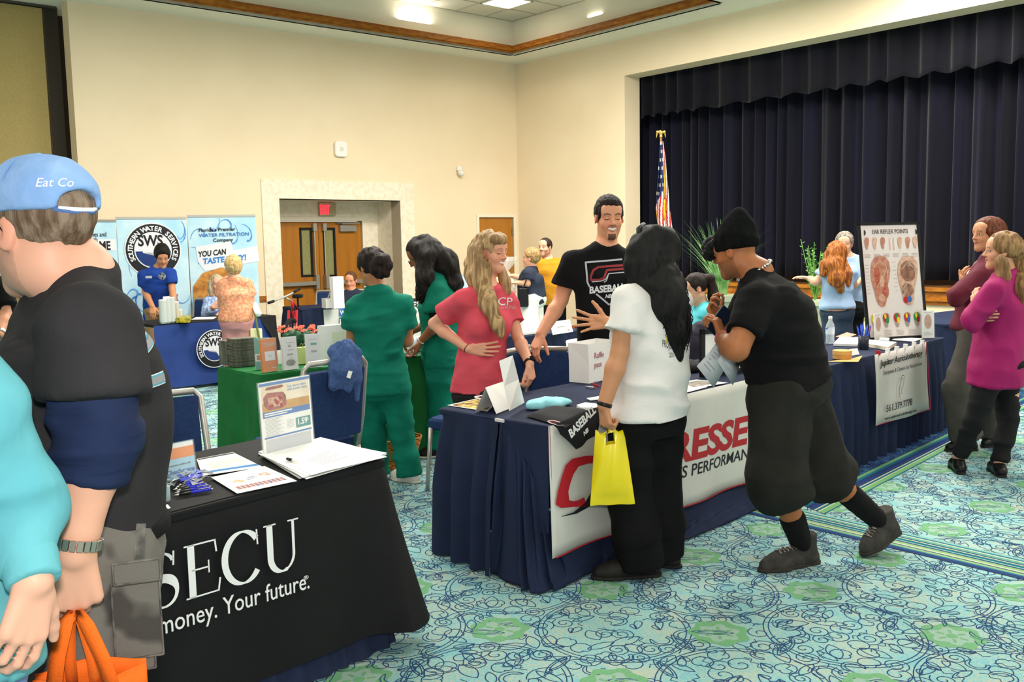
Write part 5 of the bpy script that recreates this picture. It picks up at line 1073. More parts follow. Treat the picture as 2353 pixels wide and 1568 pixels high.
zt_f = P(1519, 318, 13.2)[2]; b = MB(); b.tube([(fx, fy, .05), (fx, fy, zt_f)], .014, 10); b.build('pole', mat('flag_pole_wood', '#8a5a2c', .4), ef, smooth=True); b = MB(); b.lathe((fx, fy, 0), [(.15, 0), (.15, .03), (.05, .07), (.03, .1)], 20); b.build('base', gld, ef, smooth=True)
S = SDF(); ez = zt_f+.03; S.cone((fx, fy, zt_f-.02), (fx, fy, ez), .012, .008); S.ell((fx, fy, ez+.03), (.022, .02, .035)); S.ell((fx-.01, fy-.01, ez+.07), (.014, .014, .014))
for s_ in (-1, 1): S.chain([(fx+s_*.01, fy, ez+.05), (fx+s_*.05, fy, ez+.06), (fx+s_*.065, fy, ez-.02)], (.012, .014, .006))
S.ell((fx, fy, ez-.01), (.02, .02, .012)); V, Q = S.mesh(.006); mesh_np('eagle', V, Q, gld, ef)
fr_m = mat('flag_red', '#b8262e', .8); fw_m = mat('flag_white', '#e8e2da', .8); fb_m = mat('flag_blue', '#1f2a52', .8)
rowsF = [(326, 1516, 1523), (360, 1513, 1527), (400, 1510, 1530), (440, 1507, 1534), (480, 1505, 1537), (510, 1508, 1541), (535, 1513, 1545), (553, 1522, 1549)]
nn_ = 46; ny = 60; G = np.zeros((ny, nn_, 3)); 
for j in range(ny):
 y = 326+(553-326)*j/(ny-1); l = np.interp(y, [q[0] for q in rowsF], [q[1] for q in rowsF]); r_ = np.interp(y, [q[0] for q in rowsF], [q[2] for q in rowsF])
 for i in range(nn_): s = i/(nn_-1); G[j, i] = P(l+(r_-l)*s, y, 13.2)+np.array([0, -.04-.05*math.sin(s*13+y*.004)*min(1, (y-320)/80)-.03*math.sin(s*math.pi), 0])
b = MB(); b.grid(G); mi = []
for i in range(ny-1):
 for j in range(nn_-1):
  y = 326+(553-326)*i/(ny-1); s = j/(nn_-1); st = int(((s*1.25)+(553-y)/330.*-1.0+1.5)/.105)
  m = 0 if st % 2 else 1
  if y < 470-60*s and s < .72: m = 2; m = 1 if ((i % 5) < 2 and (j+3*(i//5)) % 9 < 3) else 2
  if (abs(s-.75) < .035 and y < 480) or y > 545-14*(1-s) and y > 538 or (s < .03 and y > 480): m = 3
  mi.append(m)
b.qm = mi; b.build('flag_cloth', [fr_m, fw_m, fb_m, fring], ef, smooth=True)
b = MB(); b.tube([P(1524, 345, 13.0), P(1527, 420, 13.0), P(1527, 455, 13.0)], .006, 6); b.lathe(P(1527, 490, 13.0), [(.012, -.1), (.016, 0), (.010, .12), (.016, .16), (.004, .19)], 8); b.build('tassel', fring, ef, smooth=True)
TG = tframe((600, 863), (989, 816)); TG['dep'] = .62; u, v = TG['u'], TG['v']; nf = -v
eg_ = table('green clothed table with brochures beside the people in scrubs', TG, greenc, None, name='cloth_covered_table')
b = MB(); q = per(TG); S_ = np.linspace(0, 1, 120); G = []
Ls = [TG['dep'], TG['len'], TG['dep']]; tot = sum(Ls)
for j in range(10):
 f = j/9; row = []
 for s in S_:
  d = s*tot; k = 0
  while k < 2 and d > Ls[k]: d -= Ls[k]; k += 1
  p = lerp(q[k], q[k+1], d/Ls[k]); nn = unit(np.cross(unit(q[k+1]-q[k]), Z)); c = max(math.exp(-((s*tot-Ls[0])/.12)**2), math.exp(-((s*tot-Ls[0]-Ls[1])/.12)**2)); o = .004+f*(.03+.025*math.sin(s*tot*13)+.02*math.sin(s*tot*29+1)+.06*c); row.append([p[0]+nn[0]*o, p[1]+nn[1]*o, TZ+.003-f*(TZ-.03)])
 G.append(row)
b.grid(G); b.build('cloth_drop', greenc, eg_, smooth=True)
z = TZ+.004
cdm = mat('dark_case', '#3a3c38', .35, '#6f6d60', 40, stretch=(1, 1, .2)); cdw = mat('case_print', '#c9c8bc', .5)
def case(name, c, size, rz, label, group):
 e = empty(name, c-Z*size[2]/2, label, 'case', group, rz=rz); b = MB(); b.box(c, size, rz); b.build('case_body', cdm, e); return e
c0_ = F(569, 842, z)+v*.07; th = .0155; N_ = 20; top_z = P(569, 776, c0_[1])[2]; th = (top_z-z)/N_; first = None
for k in range(N_):
 lab = {0: 'dark disc case at the bottom of the tall stack on the green table', N_-1: 'pale-topped disc case on top of the tall stack on the green table'}.get(k, 'dark disc case inside the tall stack on the green table'); cc = c0_+Z*(th*(k+.5)); off = RNG.normal(0, .004, 2)
 if first is None: first = case('disc_case', cc, (.17, .14, th*.93), math.atan2(u[1], u[0])-.15, lab, 'disc cases stacked flat')
 else:
  r_ = first.copy(); COL.objects.link(r_); r_.location = (cc[0]+off[0], cc[1]+off[1], cc[2]-th/2); r_['label'] = lab
  for ch in [c for c in COL.objects if c.parent == first]: d_ = ch.copy(); COL.objects.link(d_); d_.parent = r_
first = None
for k in range(6):
 p = F(526+3.6*k, 841-.2*k, z); h_ = P(530, 785, p[1])[2]-z
 lab = {0: 'leftmost of the thin dark cases standing beside the tall stack', 5: 'thin dark case standing nearest the tall stack'}.get(k, 'thin dark case in the middle of the standing row beside the tall stack')
 if first is None: first = case('disc_case', p+v*.07+Z*h_/2, (.010, .13, h_), math.atan2(u[1], u[0]), lab, 'disc cases standing upright')
 else:
  r_ = first.copy(); COL.objects.link(r_); r_.location = tuple(p+v*.07); r_['label'] = lab
  for ch in [c for c in COL.objects if c.parent == first]: d_ = ch.copy(); COL.objects.link(d_); d_.parent = r_
teal_ = mat('brochure_teal', '#2f9c92', .5); oran = mat('brochure_orange', '#e07b2a', .5); whb = mat('brochure_white', '#e6e6ea', .5)
for a, c, tp, m, lab, k in (((588, 850), (622, 848), (583, 779), teal_, 'teal and white brochure in a clear holder behind the orange brochure', 0), ((606, 857), (640, 852), (602, 781), oran, 'orange brochure in a clear holder on the green table', 1), ((653, 852), (686, 848), (651, 777), whb, 'white brochure with a dark oval picture on the green table', 2), ((707, 846), (741, 843), (706, 770), whb, 'white brochure with a small teal logo, right of the flowers', 3)):
 e_, L, u2, v2, n2, W, H = standcard('brochure_holder', a, c, tp, z, lab, 'brochure', m, lean=.08, th=.02, holder=acr)
 if k == 1: rects('label_patch', [(.18, .34, .86, .62)], L, u2, v2, n2, W, H, whb, e_); rects('text_lines', [(.1, .86-.04*j, .9, .875-.04*j) for j in range(3)]+[(.6, .1, .9, .13), (.38, .46, .66, .5)], L, u2, v2, n2, W, H, cdw, e_, .001)
 elif k == 0: rects('photo_patch', [(.0, .26, .6, .5)], L, u2, v2, n2, W, H, whb, e_); rects('photo_print', [(.1, .30, .6, .46)], L, u2, v2, n2, W, H, mat('brown_photo', '#a87a58', .5), e_, .001)
 elif k == 2:
  b = MB(); blob(b, [(W*(.5+.33*math.cos(t)), H*(.22+.10*math.sin(t))) for t in np.linspace(0, 6.28, 18, endpoint=False)], L, u2, v2, .0015); b.build('oval_picture', mat('oval_photo', '#6f7a72', .4, '#9a9b8c', 40), e_); rects('print_lines', [(.3, .82, .8, .835), (.35, .6, .75, .62), (.4, .70, .6, .76), (.3, .44, .7, .50), (.35, .36, .7, .375)], L, u2, v2, n2, W, H, gtx, e_, .0012)
 else: rects('logo', [(.3, .68, .7, .74)], L, u2, v2, n2, W, H, teal_, e_, .0012); rects('print_lines', [(.2, .84, .8, .85), (.3, .46, .7, .52), (.2, .15, .5, .16)], L, u2, v2, n2, W, H, gtx, e_, .0012)
e_, L, u2, v2, n2, W, H = standcard('brochure_holder', (748, 832), (800, 826), (744, 750), z, 'large white paper bag with a faint print behind the draped chair', 'bag', whb, lean=.03, th=.09); rects('print_panel', [(.35, .3, .9, .8)], L, u2, v2, n2, W, H, mat('pale_lime', '#d3dccb', .6), e_, .001)
e_, L, u2, v2, n2, W, H = standcard('small_frame', (641, 838), (652, 836), (641, 806), z, 'tiny white framed card behind the white oval brochure', 'frame', whb, lean=.1)
e_, L, u2, v2, n2, W, H = standcard('gift_bag', (688, 838), (712, 836), (688, 800), z, 'small lime green gift bag on the green table', 'bag', mat('lime_bag', '#c5cf86', .6), lean=.0, th=.06)
for sx in (0, .6): b = MB(); b.tube([L+u2*W*(.25+sx*.5)+v2*H+Z*.03*math.sin(t)+u2*.012*math.cos(t) for t in np.linspace(0, 3.14, 8)], .002, 5); b.build('handle', mat('lime_dark', '#8f9c52', .6), e_)
cF = F(705, 826, z); cF = cF+v*.1; ep = empty('potted_flowers', cF, 'red and coral flowers in a dark pot behind the brochures', 'flowers'); b = MB(); b.lathe(cF, [(.06, 0), (.085, .12), (.09, .13), (.08, .13)], 16); b.build('pot', mat('pot_dark', '#2c3a38', .6), ep, smooth=True); S = SDF(); S.ell(cF+Z*.16, (.12, .10, .055)); V, Q = S.mesh(.012); V = folds(V, Q, .012, (40, 40, 40), 3); mesh_np('foliage', V, Q, mat('flower_leaves', '#23493a', .6, '#3c6f4c', 30), ep)
rr = random.Random(2); fm = mat('flower_coral', '#e5574a', .6, '#f08a6a', 60)
for k in range(36): p = cF+np.array([rr.uniform(-.13, .13), rr.uniform(-.1, .06), .19+rr.uniform(0, .05)]); b = MB(); b.lathe(p, [(.004, 0), (.017, .012), (.012, .018), (.002, .012)], 6, axis=(rr.uniform(-.5, .5), -.6, .8)); b.build('flower', fm, ep)
e_, q = flat('tablet', [(930, 822), (934, 815), (958, 815), (955, 822)], z, 'black tablet lying on the green table under the hand of the glasses wearer', 'tablet', black, t=.012)
pet = mat('clear_pet2', '#d5e2ea', .1, alpha=.5, spec=.8)
for k in range(5):
 p = F(948+9*k, 808-1.0*k, z); en = empty('water_cup', p, ['leftmost', 'second from left', 'middle', 'second from right', 'rightmost'][k]+' clear plastic cup on the green table beside the person with glasses', 'cup', 'clear plastic cups on the green table'); b = MB(); b.lathe(p, [(.024, 0), (.034, .11), (.030, .11), (.020, .004)], 14); b.build('cup', pet, en, smooth=True)
e_, L, u2, v2, n2, W, H = standcard('flyer_stand', (926, 812), (943, 810), (926, 765), z, 'grey and white leaflet stand beside the black tablet', 'leaflet stand', whb, lean=.2)
cB = F(905, 1073, 0); eb = empty('wicker_basket', cB, 'brown wicker basket on the carpet behind the person with the bun', 'basket'); b = MB()
for k in range(14): t = np.linspace(0, 6.29, 40); r_ = .14+.005*k; b.tube([cB+np.array([r_*math.cos(a), r_*.8*math.sin(a), .012+.016*k+.004*math.sin(a*14+k*math.pi)]) for a in t], .007, 4)
b.build('woven_side', mat('wicker', '#8a5420', .7, '#b87c3a', 60), eb); b = MB(); b.lathe(cB, [(.13, .005), (.13, .012)], 16); b.build('base', _M['wicker'], eb)
cX = F(800, 1010, 0); ex = empty('cardboard_box', cX, 'brown cardboard box on the floor under the blue chair', 'box'); b = MB(); b.rbox((cX[0], cX[1]+.1, .14), (.42, .3, .28), .5, .01); b.build('box_body', mat('cardboard', '#5d4228', .8), ex)
cy = 5.42; cb_ = P(702, 1000, cy); chair('blue chair with a blue knit sweater over its corner, between the tables', (cb_[0], cy), math.radians(50), h=.95)
kn = mat('blue_knit', '#3f5687', .95, '#4d6699', 50, bump=.5, bscale=200, bstretch=(1, 1, .3)); S = SDF(); Yk = 5.22
S.chain([P(770, 806, Yk), P(795, 800, Yk), P(815, 812, Yk+.02)], (.03, .035, .03), k=.03); S.chain([P(772, 810, Yk-.02), P(776, 850, Yk-.05), P(768, 885, Yk-.06)], (.035, .038, .03), k=.04); S.chain([P(800, 805, Yk-.03), P(800, 850, Yk-.06), P(796, 890, Yk-.06)], (.035, .04, .03), k=.04); S.chain([P(815, 812, Yk), P(818, 870, Yk-.02), P(820, 918, Yk-.01)], (.03, .03, .015), k=.03)
V, Q = S.mesh(.007); V = folds(relax(V, Q, 1), Q, .008, (22, 22, 5), 4); esw = empty('sweater', P(790, 900, Yk), 'blue knitted sweater hanging over the corner of a chair', 'sweater'); mesh_np('knit_body', V, Q, kn, esw); b = MB(); b.box(P(803, 861, Yk-.12), (.022, .003, .040), .3, tilt=np.array(Matrix.Rotation(.35, 3, 'Y'))); b.build('care_tag', card, esw)
sky = mat('banner_sky', '#a9d8ec', .4, '#cfe9f2', 2.5, spec=.4); wat = mat('banner_water', '#2f6fc4', .4, '#7ab4e4', 12)
tri_ = lambda me: (me.calc_loop_triangles(), np.array([t.vertices[:] for t in me.loop_triangles]))[1]
def arctext(name, body, c, u, v, R, size, m, par, a0=210, a1=-30, bold=.03, off=.002):
 n = unit(np.cross(u, v)); b = MB()
 for k, ch in enumerate(body):
  if ch == ' ': continue
  cu = bpy.data.curves.new('t', 'FONT'); cu.body = ch; cu.size = size; cu.align_x = 'CENTER'; cu.offset = bold*size; cu.resolution_u = 2; t = bpy.data.objects.new('t', cu); COL.objects.link(t); me = bpy.data.meshes.new_from_object(t, depsgraph=bpy.context.evaluated_depsgraph_get()); bpy.data.objects.remove(t)
  co = np.array([x.co[:] for x in me.vertices]).reshape(-1, 3); T = tri_(me); a = math.radians(a0+(a1-a0)*k/(len(body)-1)); r_ = np.array([math.cos(a), math.sin(a)]); tt = np.array([math.sin(a), -math.cos(a)]); xy = R*r_+co[:, :1]*tt+co[:, 1:2]*r_
  b.add(np.asarray(c)+xy[:, :1]*u+xy[:, 1:]*v+n*off, (), T.tolist())
 return b.build(name, m, par)
def emblem(c, u, v, R, par):
 n = unit(np.cross(u, v)); 
 def disc(nm, r, m, off, a0=0, a1=360): b = MB(); blob(b, [(r*math.cos(t), r*math.sin(t)) for t in np.linspace(math.radians(a0), math.radians(a1), 36)], c, u, v, off); b.build(nm, m, par)
 disc('emblem_rim', R, whb, .001); disc('emblem_ring', R*.955, bk, .002); disc('emblem_centre', R*.66, whb, .003); disc('emblem_inner', R*.62, whb, .0034)
 b = MB(); blob(b, [(R*.62*math.cos(t), R*.62*math.sin(t)) for t in np.linspace(math.pi*1.02, math.pi*1.98, 20)], c, u, v, .0042); b.build('emblem_water', bluec, par)
 b = MB(); blob(b, [(R*x, R*y) for x, y in ((-.38, .02), (.10, .06), (.30, -.18), (.42, -.48), (.34, -.58), (.20, -.40), (.10, -.18), (-.10, -.08), (-.36, -.10))], c, u, v, .005); b.build('state_outline', whb, par)
 text('emblem_letters', 'SWS', np.asarray(c)-u*R*.52+v*R*.16+n*.005, u, v, R*.55, bk, par, bold=.03, sx=.82); arctext('emblem_letters', 'SOUTHERN WATER SERVICES', c, u, v, R*.71, R*.24, whb, par, 205, -25, off=.004)
TW = tframe((352, 747), (632, 726)); TW['dep'] = .75; u, v = TW['u'], TW['v']; ew_ = table('table with a royal blue cloth and round emblem before the water banners', TW, blackc, None, name='cloth_covered_table')
b = MB(); q = per(TW); G = [[list(lerp(a, c, s)+unit(np.cross(unit(c-a), Z))*(.01+.06*f*f)*1.0+np.array([0, 0, -.012-f*(TZ-.05)])) for (a, c) in ((q[1], q[2]),) for s in np.linspace(0, 1, 30)] for f in np.linspace(0, 1, 6)]; b.grid(G); b.build('blue_front', bluec, ew_, smooth=True)
b = MB(); b.grid([[list(lerp(q[2], q[3], s)+u*(.012+.15*f*f)+np.array([0, 0, .004-f*(TZ-.02)])) for s in np.linspace(0, 1, 8)] for f in np.linspace(0, 1, 6)]); b.grid([[list(lerp(q[2]-u*.22*(1-.4*f), q[2], s)-v*(.014+.062*f*f)+u*(.0+.15*f*f)*s+np.array([0, 0, .004-f*(TZ-.02)*(.25+.75*s)])) for s in np.linspace(0, 1, 5)] for f in np.linspace(0, 1, 6)]); b.build('black_drop', blackc, ew_, smooth=True)
bo2 = TW['L']-v*.05; c_ = hit(491, 801, bo2, v); R_ = abs(hit(491, 757, bo2, v)[2]-c_[2]); emblem(c_-v*.03, u, Z, R_, ew_)
z = TZ+.005
for k, (px, py) in enumerate(((376, 744), (386, 743), (396, 742), (405, 739), (412, 737))):
 p = F(px, py, z); h_ = (.26, .29, .28, .22, .12)[k]; en = empty('cup_stack', p, ['leftmost', 'second from left', 'tallest middle', 'second from right', 'short rightmost'][k]+' stack of white cups on the water booth table', 'cups', 'stacks of white cups'); b = MB(); pr = [(.030, 0)]; nn2 = int(h_/.02)
 for j in range(nn2): pr += [(.040, .018+.02*j), (.043, .02+.02*j)]
 b.lathe(p, pr+[(.036, h_+.01)], 12); b.build('cup_sleeve', card, en, smooth=True)
for (pts, lab, nm, m, t) in (([(405, 742), (412, 736), (440, 734), (436, 742)], 'green and yellow snack packets on the water booth table', 'snack_packets', mat('snack_green', '#2f6a34', .5, '#d9b92c', 25), .05), ([(440, 735), (450, 730), (498, 729), (490, 734)], 'white sheet lying on the water booth table', 'sheet', card, .004)): flat(nm, pts, z, lab, nm.replace('_', ' '), m, t=t)
YB = 12.75; base_ = [(160, 269), (270, 431), (433, 590)]
for k, (x0, x1) in enumerate(base_):
 dY = (.10, .0, -.15); a, c = hit(x0, 560, CORN-B*(.55, .30, .40)[k], B), hit(x1, 560, CORN-B*(.30, .40, .75)[k], B); a[2] = c[2] = 0; uu = unit(c-a); W = np.linalg.norm(c-a); H = P((x0+x1)/2, (508, 502, 497)[k], (a[1]+c[1])/2)[2]; nn = unit(np.cross(uu, Z)); e_ = empty('pull_up_banner', (a+c)/2, ['light blue pull-up banner ending in HOME, leftmost of the three', 'middle pull-up banner with the round SWS emblem', 'right pull-up banner saying YOU CAN TASTE WHY'][k], 'banner')
 b = MB(); b.obox(a+Z*.06, uu*W, -nn*.004, Z*(H-.06)); b.build('banner_sheet', sky, e_); b = MB(); b.obox(a+Z*(H-.01)+nn*.01, uu*W, -nn*.03, Z*.03); b.build('top_bar', silver, e_); b = MB(); b.obox(a+nn*.08, uu*W, -nn*.16, Z*.06); b.build('base_case', silver, e_)
 o = a+nn*.003; rr = random.Random(k+3); pth = []
 for j in range(9): x, y = rr.uniform(.1, .9)*W, H*rr.uniform(.45, .97); aa = rr.random()*6.28; pth.append(([(x+.05*W*t*math.cos(aa+t*.6), y+.06*t*math.sin(aa+t*.6)) for t in np.linspace(0, 4, 9)], np.linspace(.03, .004, 9)))
 pth = [([(min(max(x, .01), W-.01), min(y, H-.03)) for x, y in p], w_) for p, w_ in pth]; [strokes('water_splash', [p_], o, uu, Z, wat, e_) for p_ in pth]
 T_ = lambda s_, px, py, sz, m, **kw: text('lettering', s_, hit(px, py, a+nn*.006, nn), uu, Z, sz, m, e_, ext=.0008, **kw)
 if k == 0: T_('For homes and', 175, 544, .085, bk, sx=.85); T_('with', 205, 556, .085, bk, sx=.85); rects('white_strip', [(.3, .0, .99, .075)], hit(160, 578, a+nn*.004, nn), uu, Z, nn, W, H, whb, e_); T_('HOME', 196, 575, .155, bk, bold=.03, sx=.85)
 if k == 1: emblem(hit(352, 575, a+nn*.006, nn), uu, Z, .36, e_)
 if k == 2:
  X_ = lambda s_, x0, y0, x1, y1, cap, m, bd_=.02, sh=0: textfit('lettering', s_, a+nn*.009, nn, (x0, y0), (x1, y1), cap, m, e_, bold=bd_, shear=sh)
  X_('Florida\'s Premier', 457, 533, 541, 530, 8, bk); X_('WATER FILTRATION', 457, 545, 572, 541, 8, mat('blue_letter', '#2f6fb8', .5), .01); X_('Company', 490, 556, 536, 554, 8, bk)
  oA = hit(452, 612, a+nn*.004, nn); b = MB(); blob(b, [(0.02, .06), (.0, .26), (.46, .33), (.48, .20), (.80, .26), (.82, .05), (.10, -.07)], oA, uu, Z, .001); b.build('white_backing', whb, e_)
  X_('YOU CAN', 456, 591, 520, 584, 13, bk, .03, .1); X_('TASTE WHY!', 467, 607, 566, 597, 13, mat('blue_letter2', '#2b7fd0', .5), .03, .1)
  b = MB(); blob(b, [(.0, -.62), (.02, -.2), (.15, -.02), (.4, .05), (.62, -.05), (.6, -.62)], hit(438, 625, a+nn*.005, nn), uu, Z, .0); b.build('curly_hair_picture', mat('curl_print', '#a8682c', .4, '#d99a4a', 14, detail=6), e_)
  b = MB(); blob(b, [(.14, -.6), (.16, -.3), (.28, -.12), (.42, -.08), (.58, -.2), (.62, -.6)], hit(448, 622, a+nn*.005, nn), uu, Z, .001); b.build('face_picture', mat('face_print', '#e8b48c', .4), e_)
chair('blue chair with a silver frame at the water booth, beside the seated person', (P(457, 720, 12.2)[0], 12.2), math.radians(170)); chair('blue chair hidden behind the seated person in the blue patterned blouse', (P(512, 752, 12.0)[0], 12.0), math.radians(180))
et_ = empty('poster_tube', P(590, 715, 10.25), 'white rolled poster with a green strap held by the person in peach', 'tube'); b = MB(); b.tube([P(584, 700, 10.35), P(594, 722, 10.2)], .035, 12); b.build('roll', card, et_, smooth=True); b = MB(); b.tube([P(586, 720, 10.2), P(592, 760, 10.2), P(598, 790, 10.2)], .012, 6); b.build('strap', mat('olive_strap', '#5f6b35', .7), et_)
ct = empty('tote_bag', P(592, 785, 10.2), 'cream cloth bag hanging beside the person in peach', 'bag'); b = MB(); b.rbox(P(589, 772, 10.25), (.13, .05, .16), 0, .02); b.build('bag_body', mat('cream_canvas', '#e3d9a8', .8), ct)
eb = empty('bicycle', (P(670, 790, 12.4)[0], 12.4, 0), 'red bicycle parked in front of the double doors', 'bicycle'); rd = mat('bike_red', '#b01f26', .3, coat=.4); tyre = mat('tyre', '#17181a', .8); fwc = np.array([*P(670, 770, 12.0)[:2], .34]); bd = unit(np.array([-.10, .99, 0])); rwc = fwc+bd*1.02; fwd_ax = unit(np.cross(bd, Z)); 
for nm, c in (('front_wheel', fwc), ('rear_wheel', rwc)):
 dx = unit(bd if nm == 'rear_wheel' else bd+fwd_ax*.25); b = MB(); b.tube([c+(dx*math.cos(t)+Z*math.sin(t))*.315 for t in np.linspace(0, 6.2832, 32)], .026, 8); w_ = b.build(nm, tyre, eb, smooth=True); b = MB(); [b.tube([c, c+(dx*math.cos(t)+Z*math.sin(t))*.30], .002, 4) for t in np.linspace(0, 6.28, 17)[:-1]]; b.build('spokes', silver, w_)
hd = fwc+bd*.22+Z*.42; hd2 = fwc+bd*.17+Z*.55; bb = fwc+bd*.62-Z*.04; st_ = fwc+bd*.78+Z*.38; b = MB(); [b.tube(p, .018, 8) for p in ([hd, hd2], [hd, bb], [hd2, st_], [bb, st_], [bb, rwc], [st_, rwc], [hd+fwd_ax*.05, fwc+fwd_ax*.05], [hd-fwd_ax*.05, fwc-fwd_ax*.05])]; b.build('frame', rd, eb, smooth=True)
b = MB(); b.tube([hd2, P(655, 684, 12.08)], .014, 8); b.tube([P(618, 696, 11.95), P(640, 688, 12.0), P(664, 678, 12.1), P(684, 667, 12.2)], .012, 8); b.build('handlebar', silver, eb, smooth=True)
for a, c in (((615, 697, 11.94), (630, 692, 11.98)), ((675, 672, 12.15), (689, 664, 12.22))): b = MB(); b.tube([P(*a), P(*c)], .018, 8); b.build('grip', black, eb, smooth=True)
b = MB(); b.rbox(st_+Z*.2, (.13, .26, .05), math.atan2(bd[1], bd[0])-1.57, .04); b.tube([st_, st_+Z*.18], .013, 8); b.build('saddle', black, eb)
TN = tframe((691, 710), (830, 702)); TN['dep'] = .7; table('navy skirted table with the window sample, before the double doors', TN, navyc, navyc, sides='LFR', amp=.035, perd=.13, seed=21)
u, v = TN['u'], TN['v']; bo3 = TN['L']-v*.05; q = [hit(x, y, bo3, v) for x, y in ((743, 712), (829, 708), (829, 790), (748, 796))]; en = empty('banner', q[3], 'white banner with blue lettered squares hanging from the window display table', 'banner'); b = MB(); b.grid([[q[0], q[1]], [q[3], q[2]]]); ob = b.build('banner_sheet', vinyl, en); solidify(ob, .003)
sqb = mat('square_blue', '#3a76c4', .5); b = MB()
for x0, y0, x1, y1 in ((779, 709, 800, 727), (779, 730, 800, 747), (802, 709, 826, 727), (802, 730, 826, 747)): qq = [hit(x, y, bo3-v*.008, v) for x, y in ((x0, y1), (x1, y1), (x1, y0), (x0, y0))]; b.add(qq, [(0, 1, 2, 3)])
b.build('blue_squares', sqb, en); [textfit('lettering', s_, bo3-v*.011, v, (781, y), (797, y), 11, card, en, bold=.02) for s_, y in (('WI', 724), ('R', 744))]
z = TZ+.005; e_ = empty('window_sample', F(768, 707, z), 'white L-shaped window frame sample on the far navy table', 'window sample'); p = F(779, 709, z); uh = unit(TN['u']); b = MB(); b.obox(p-uh*.07, uh*.15, v*.12, Z*(P(779, 636, p[1])[2]-z)); b.build('upright', card, e_); p2 = F(749, 709, z); b = MB(); b.obox(p2, uh*.22, v*.14, Z*.13); b.build('sill_piece', vinyl, e_); b = MB(); b.tube([p2+Z*.13+uh*.03, P(771, 640, p[1])], .008, 5); b.build('brace_edge', silver, e_)
chair('blue chair with a silver frame behind the window display table', (P(748, 690, 13.75)[0], 13.75), math.radians(175)); chair('blue chair under the seated person in the navy V-neck', (P(812, 735, 13.85)[0], 13.85), math.radians(180))
def wbanner(pl_, pr_, pb, label, rowsT):
 a, c = F(*pl_, TZ), F(*pr_, TZ); uu = unit(c-a); vv = np.array([-uu[1], uu[0], 0]); T = dict(L=a, R=c, u=uu, v=vv, len=np.linalg.norm(c-a), dep=.7, z=TZ); e_ = table(label, T, navyc, navyc, sides='LFR', amp=.02, perd=.13, seed=int(pl_[0])); o = a-vv*.06; b = MB(); b.grid([[o, o+uu*T['len']], [o-Z*(TZ-.12), o+uu*T['len']-Z*(TZ-.12)]]); ob = b.build('banner_sheet', vinyl, e_); solidify(ob, .004)
 for s_, x0, x1, y, cap, m, sh in rowsT: textfit('lettering', s_, o-vv*.006, vv, (x0, y), (x1, y), cap, m, e_, shear=sh)
 return T
wbanner((940, 694), (1010, 689), 790, 'table with a white banner lettered R K behind the people in scrubs', [('RK', 948, 984, 709, 13, bk, 0), ('Y', 947, 955, 721, 9, gtx, 0)])
TH = wbanner((1150, 694), (1292, 686), 800, 'table with a white chocolate banner near the room corner', [('Chocolate', 1185, 1237, 717, 15, bk, .2), ('of Tequesta', 1186, 1232, 731, 7, gtx, 0), ('www.thechoc.com', 1168, 1216, 751, 8, bk, 0)])
z = TZ+.005
for k, (px, py, w_, h_, lab, cs) in enumerate(((1188, 690, .26, .55, 'gift basket wrapped in clear cellophane on the chocolate table', (.10, .22)), (1168, 692, .2, .42, 'brown wicker gift basket with a handle on the chocolate table', (.10, .2)))):
 c = F(px, py, z)+TH['v']*.3; e_ = empty('gift_basket', c, lab, 'basket'); b = MB(); b.lathe(c, [(w_*.4, 0), (w_*.55, .12), (w_*.5, .12)], 16); b.build('basket', _M['wicker'], e_, smooth=True); S = SDF(); S.ell(c+Z*.2, (w_*.5, w_*.45, .12)); V, Q = S.mesh(.02); V = folds(V, Q, .02, (20, 20, 20), 5); mesh_np('sweets', V, Q, mat('sweets', '#c9a86a', .6, '#f0e2c0', 30), e_)
 if k == 0: b = MB(); b.lathe(c, [(w_*.56, .10), (w_*.5, .3), (.04, .42), (.16, .56), (.19, .62)], 14, caps=False); ob = b.build('cellophane_wrap', mat('cellophane2', '#f2efe6', .1, alpha=.35, spec=.8), e_)
 else: b = MB(); b.tube([c+np.array([w_*.5*math.cos(t), 0, .12+.3*math.sin(t)]) for t in np.linspace(0, 3.14, 14)], .012, 6); b.build('handle', _M['wicker'], e_, smooth=True)
flat('blue_cloth', [(1180, 696), (1184, 689), (1212, 687), (1206, 694)], z, 'bright blue cloth folded on the chocolate table', 'cloth', mat('bright_blue', '#2346b8', .8), t=.03)
eh = empty('handbag', P(1202, 695, 11.85), 'small black handbag hanging at the hip of the person in navy', 'bag'); b = MB(); b.rbox(P(1202, 684, 11.8), (.14, .07, .24), .3, .03); b.build('bag_body', black, eh); b = MB(); b.tube([P(1200, 672, 11.8), P(1206, 652, 11.78), P(1212, 636, 11.8)], .008, 5); b.build('strap', black, eh)
TB = tframe((1190, 774), (1345, 757)); TB['dep'] = .75; table('navy skirted table with white name tents behind the tall person', TB, navyc, navyc, sides='LFR', amp=.035, perd=.12, seed=31); z = TZ+.005
e_, L, u2, v2, n2, W, H = standcard('name_tent', (1271, 770), (1317, 763), (1263, 741), z, 'white folded name tent on the navy table beside the tall person\'s arm', 'card', card, lean=.3); rects('faint_name', [(.3, .5, .65, .56)], L, u2, v2, n2, W, H, gtx, e_, .001); rects('logo', [(.75, .15, .85, .25)], L, u2, v2, n2, W, H, _M['rose_print'], e_, .001)
e_, L, u2, v2, n2, W, H = standcard('white_box', (1204, 765), (1239, 762), (1203, 729), z, 'upright white box on the navy table behind the pink T-shirt', 'box', card, lean=.03, th=.08)
flat('white_tray', [(1196, 771), (1204, 757), (1262, 750), (1258, 765)], z, 'long white tray under the upright white box', 'tray', card, t=.02)
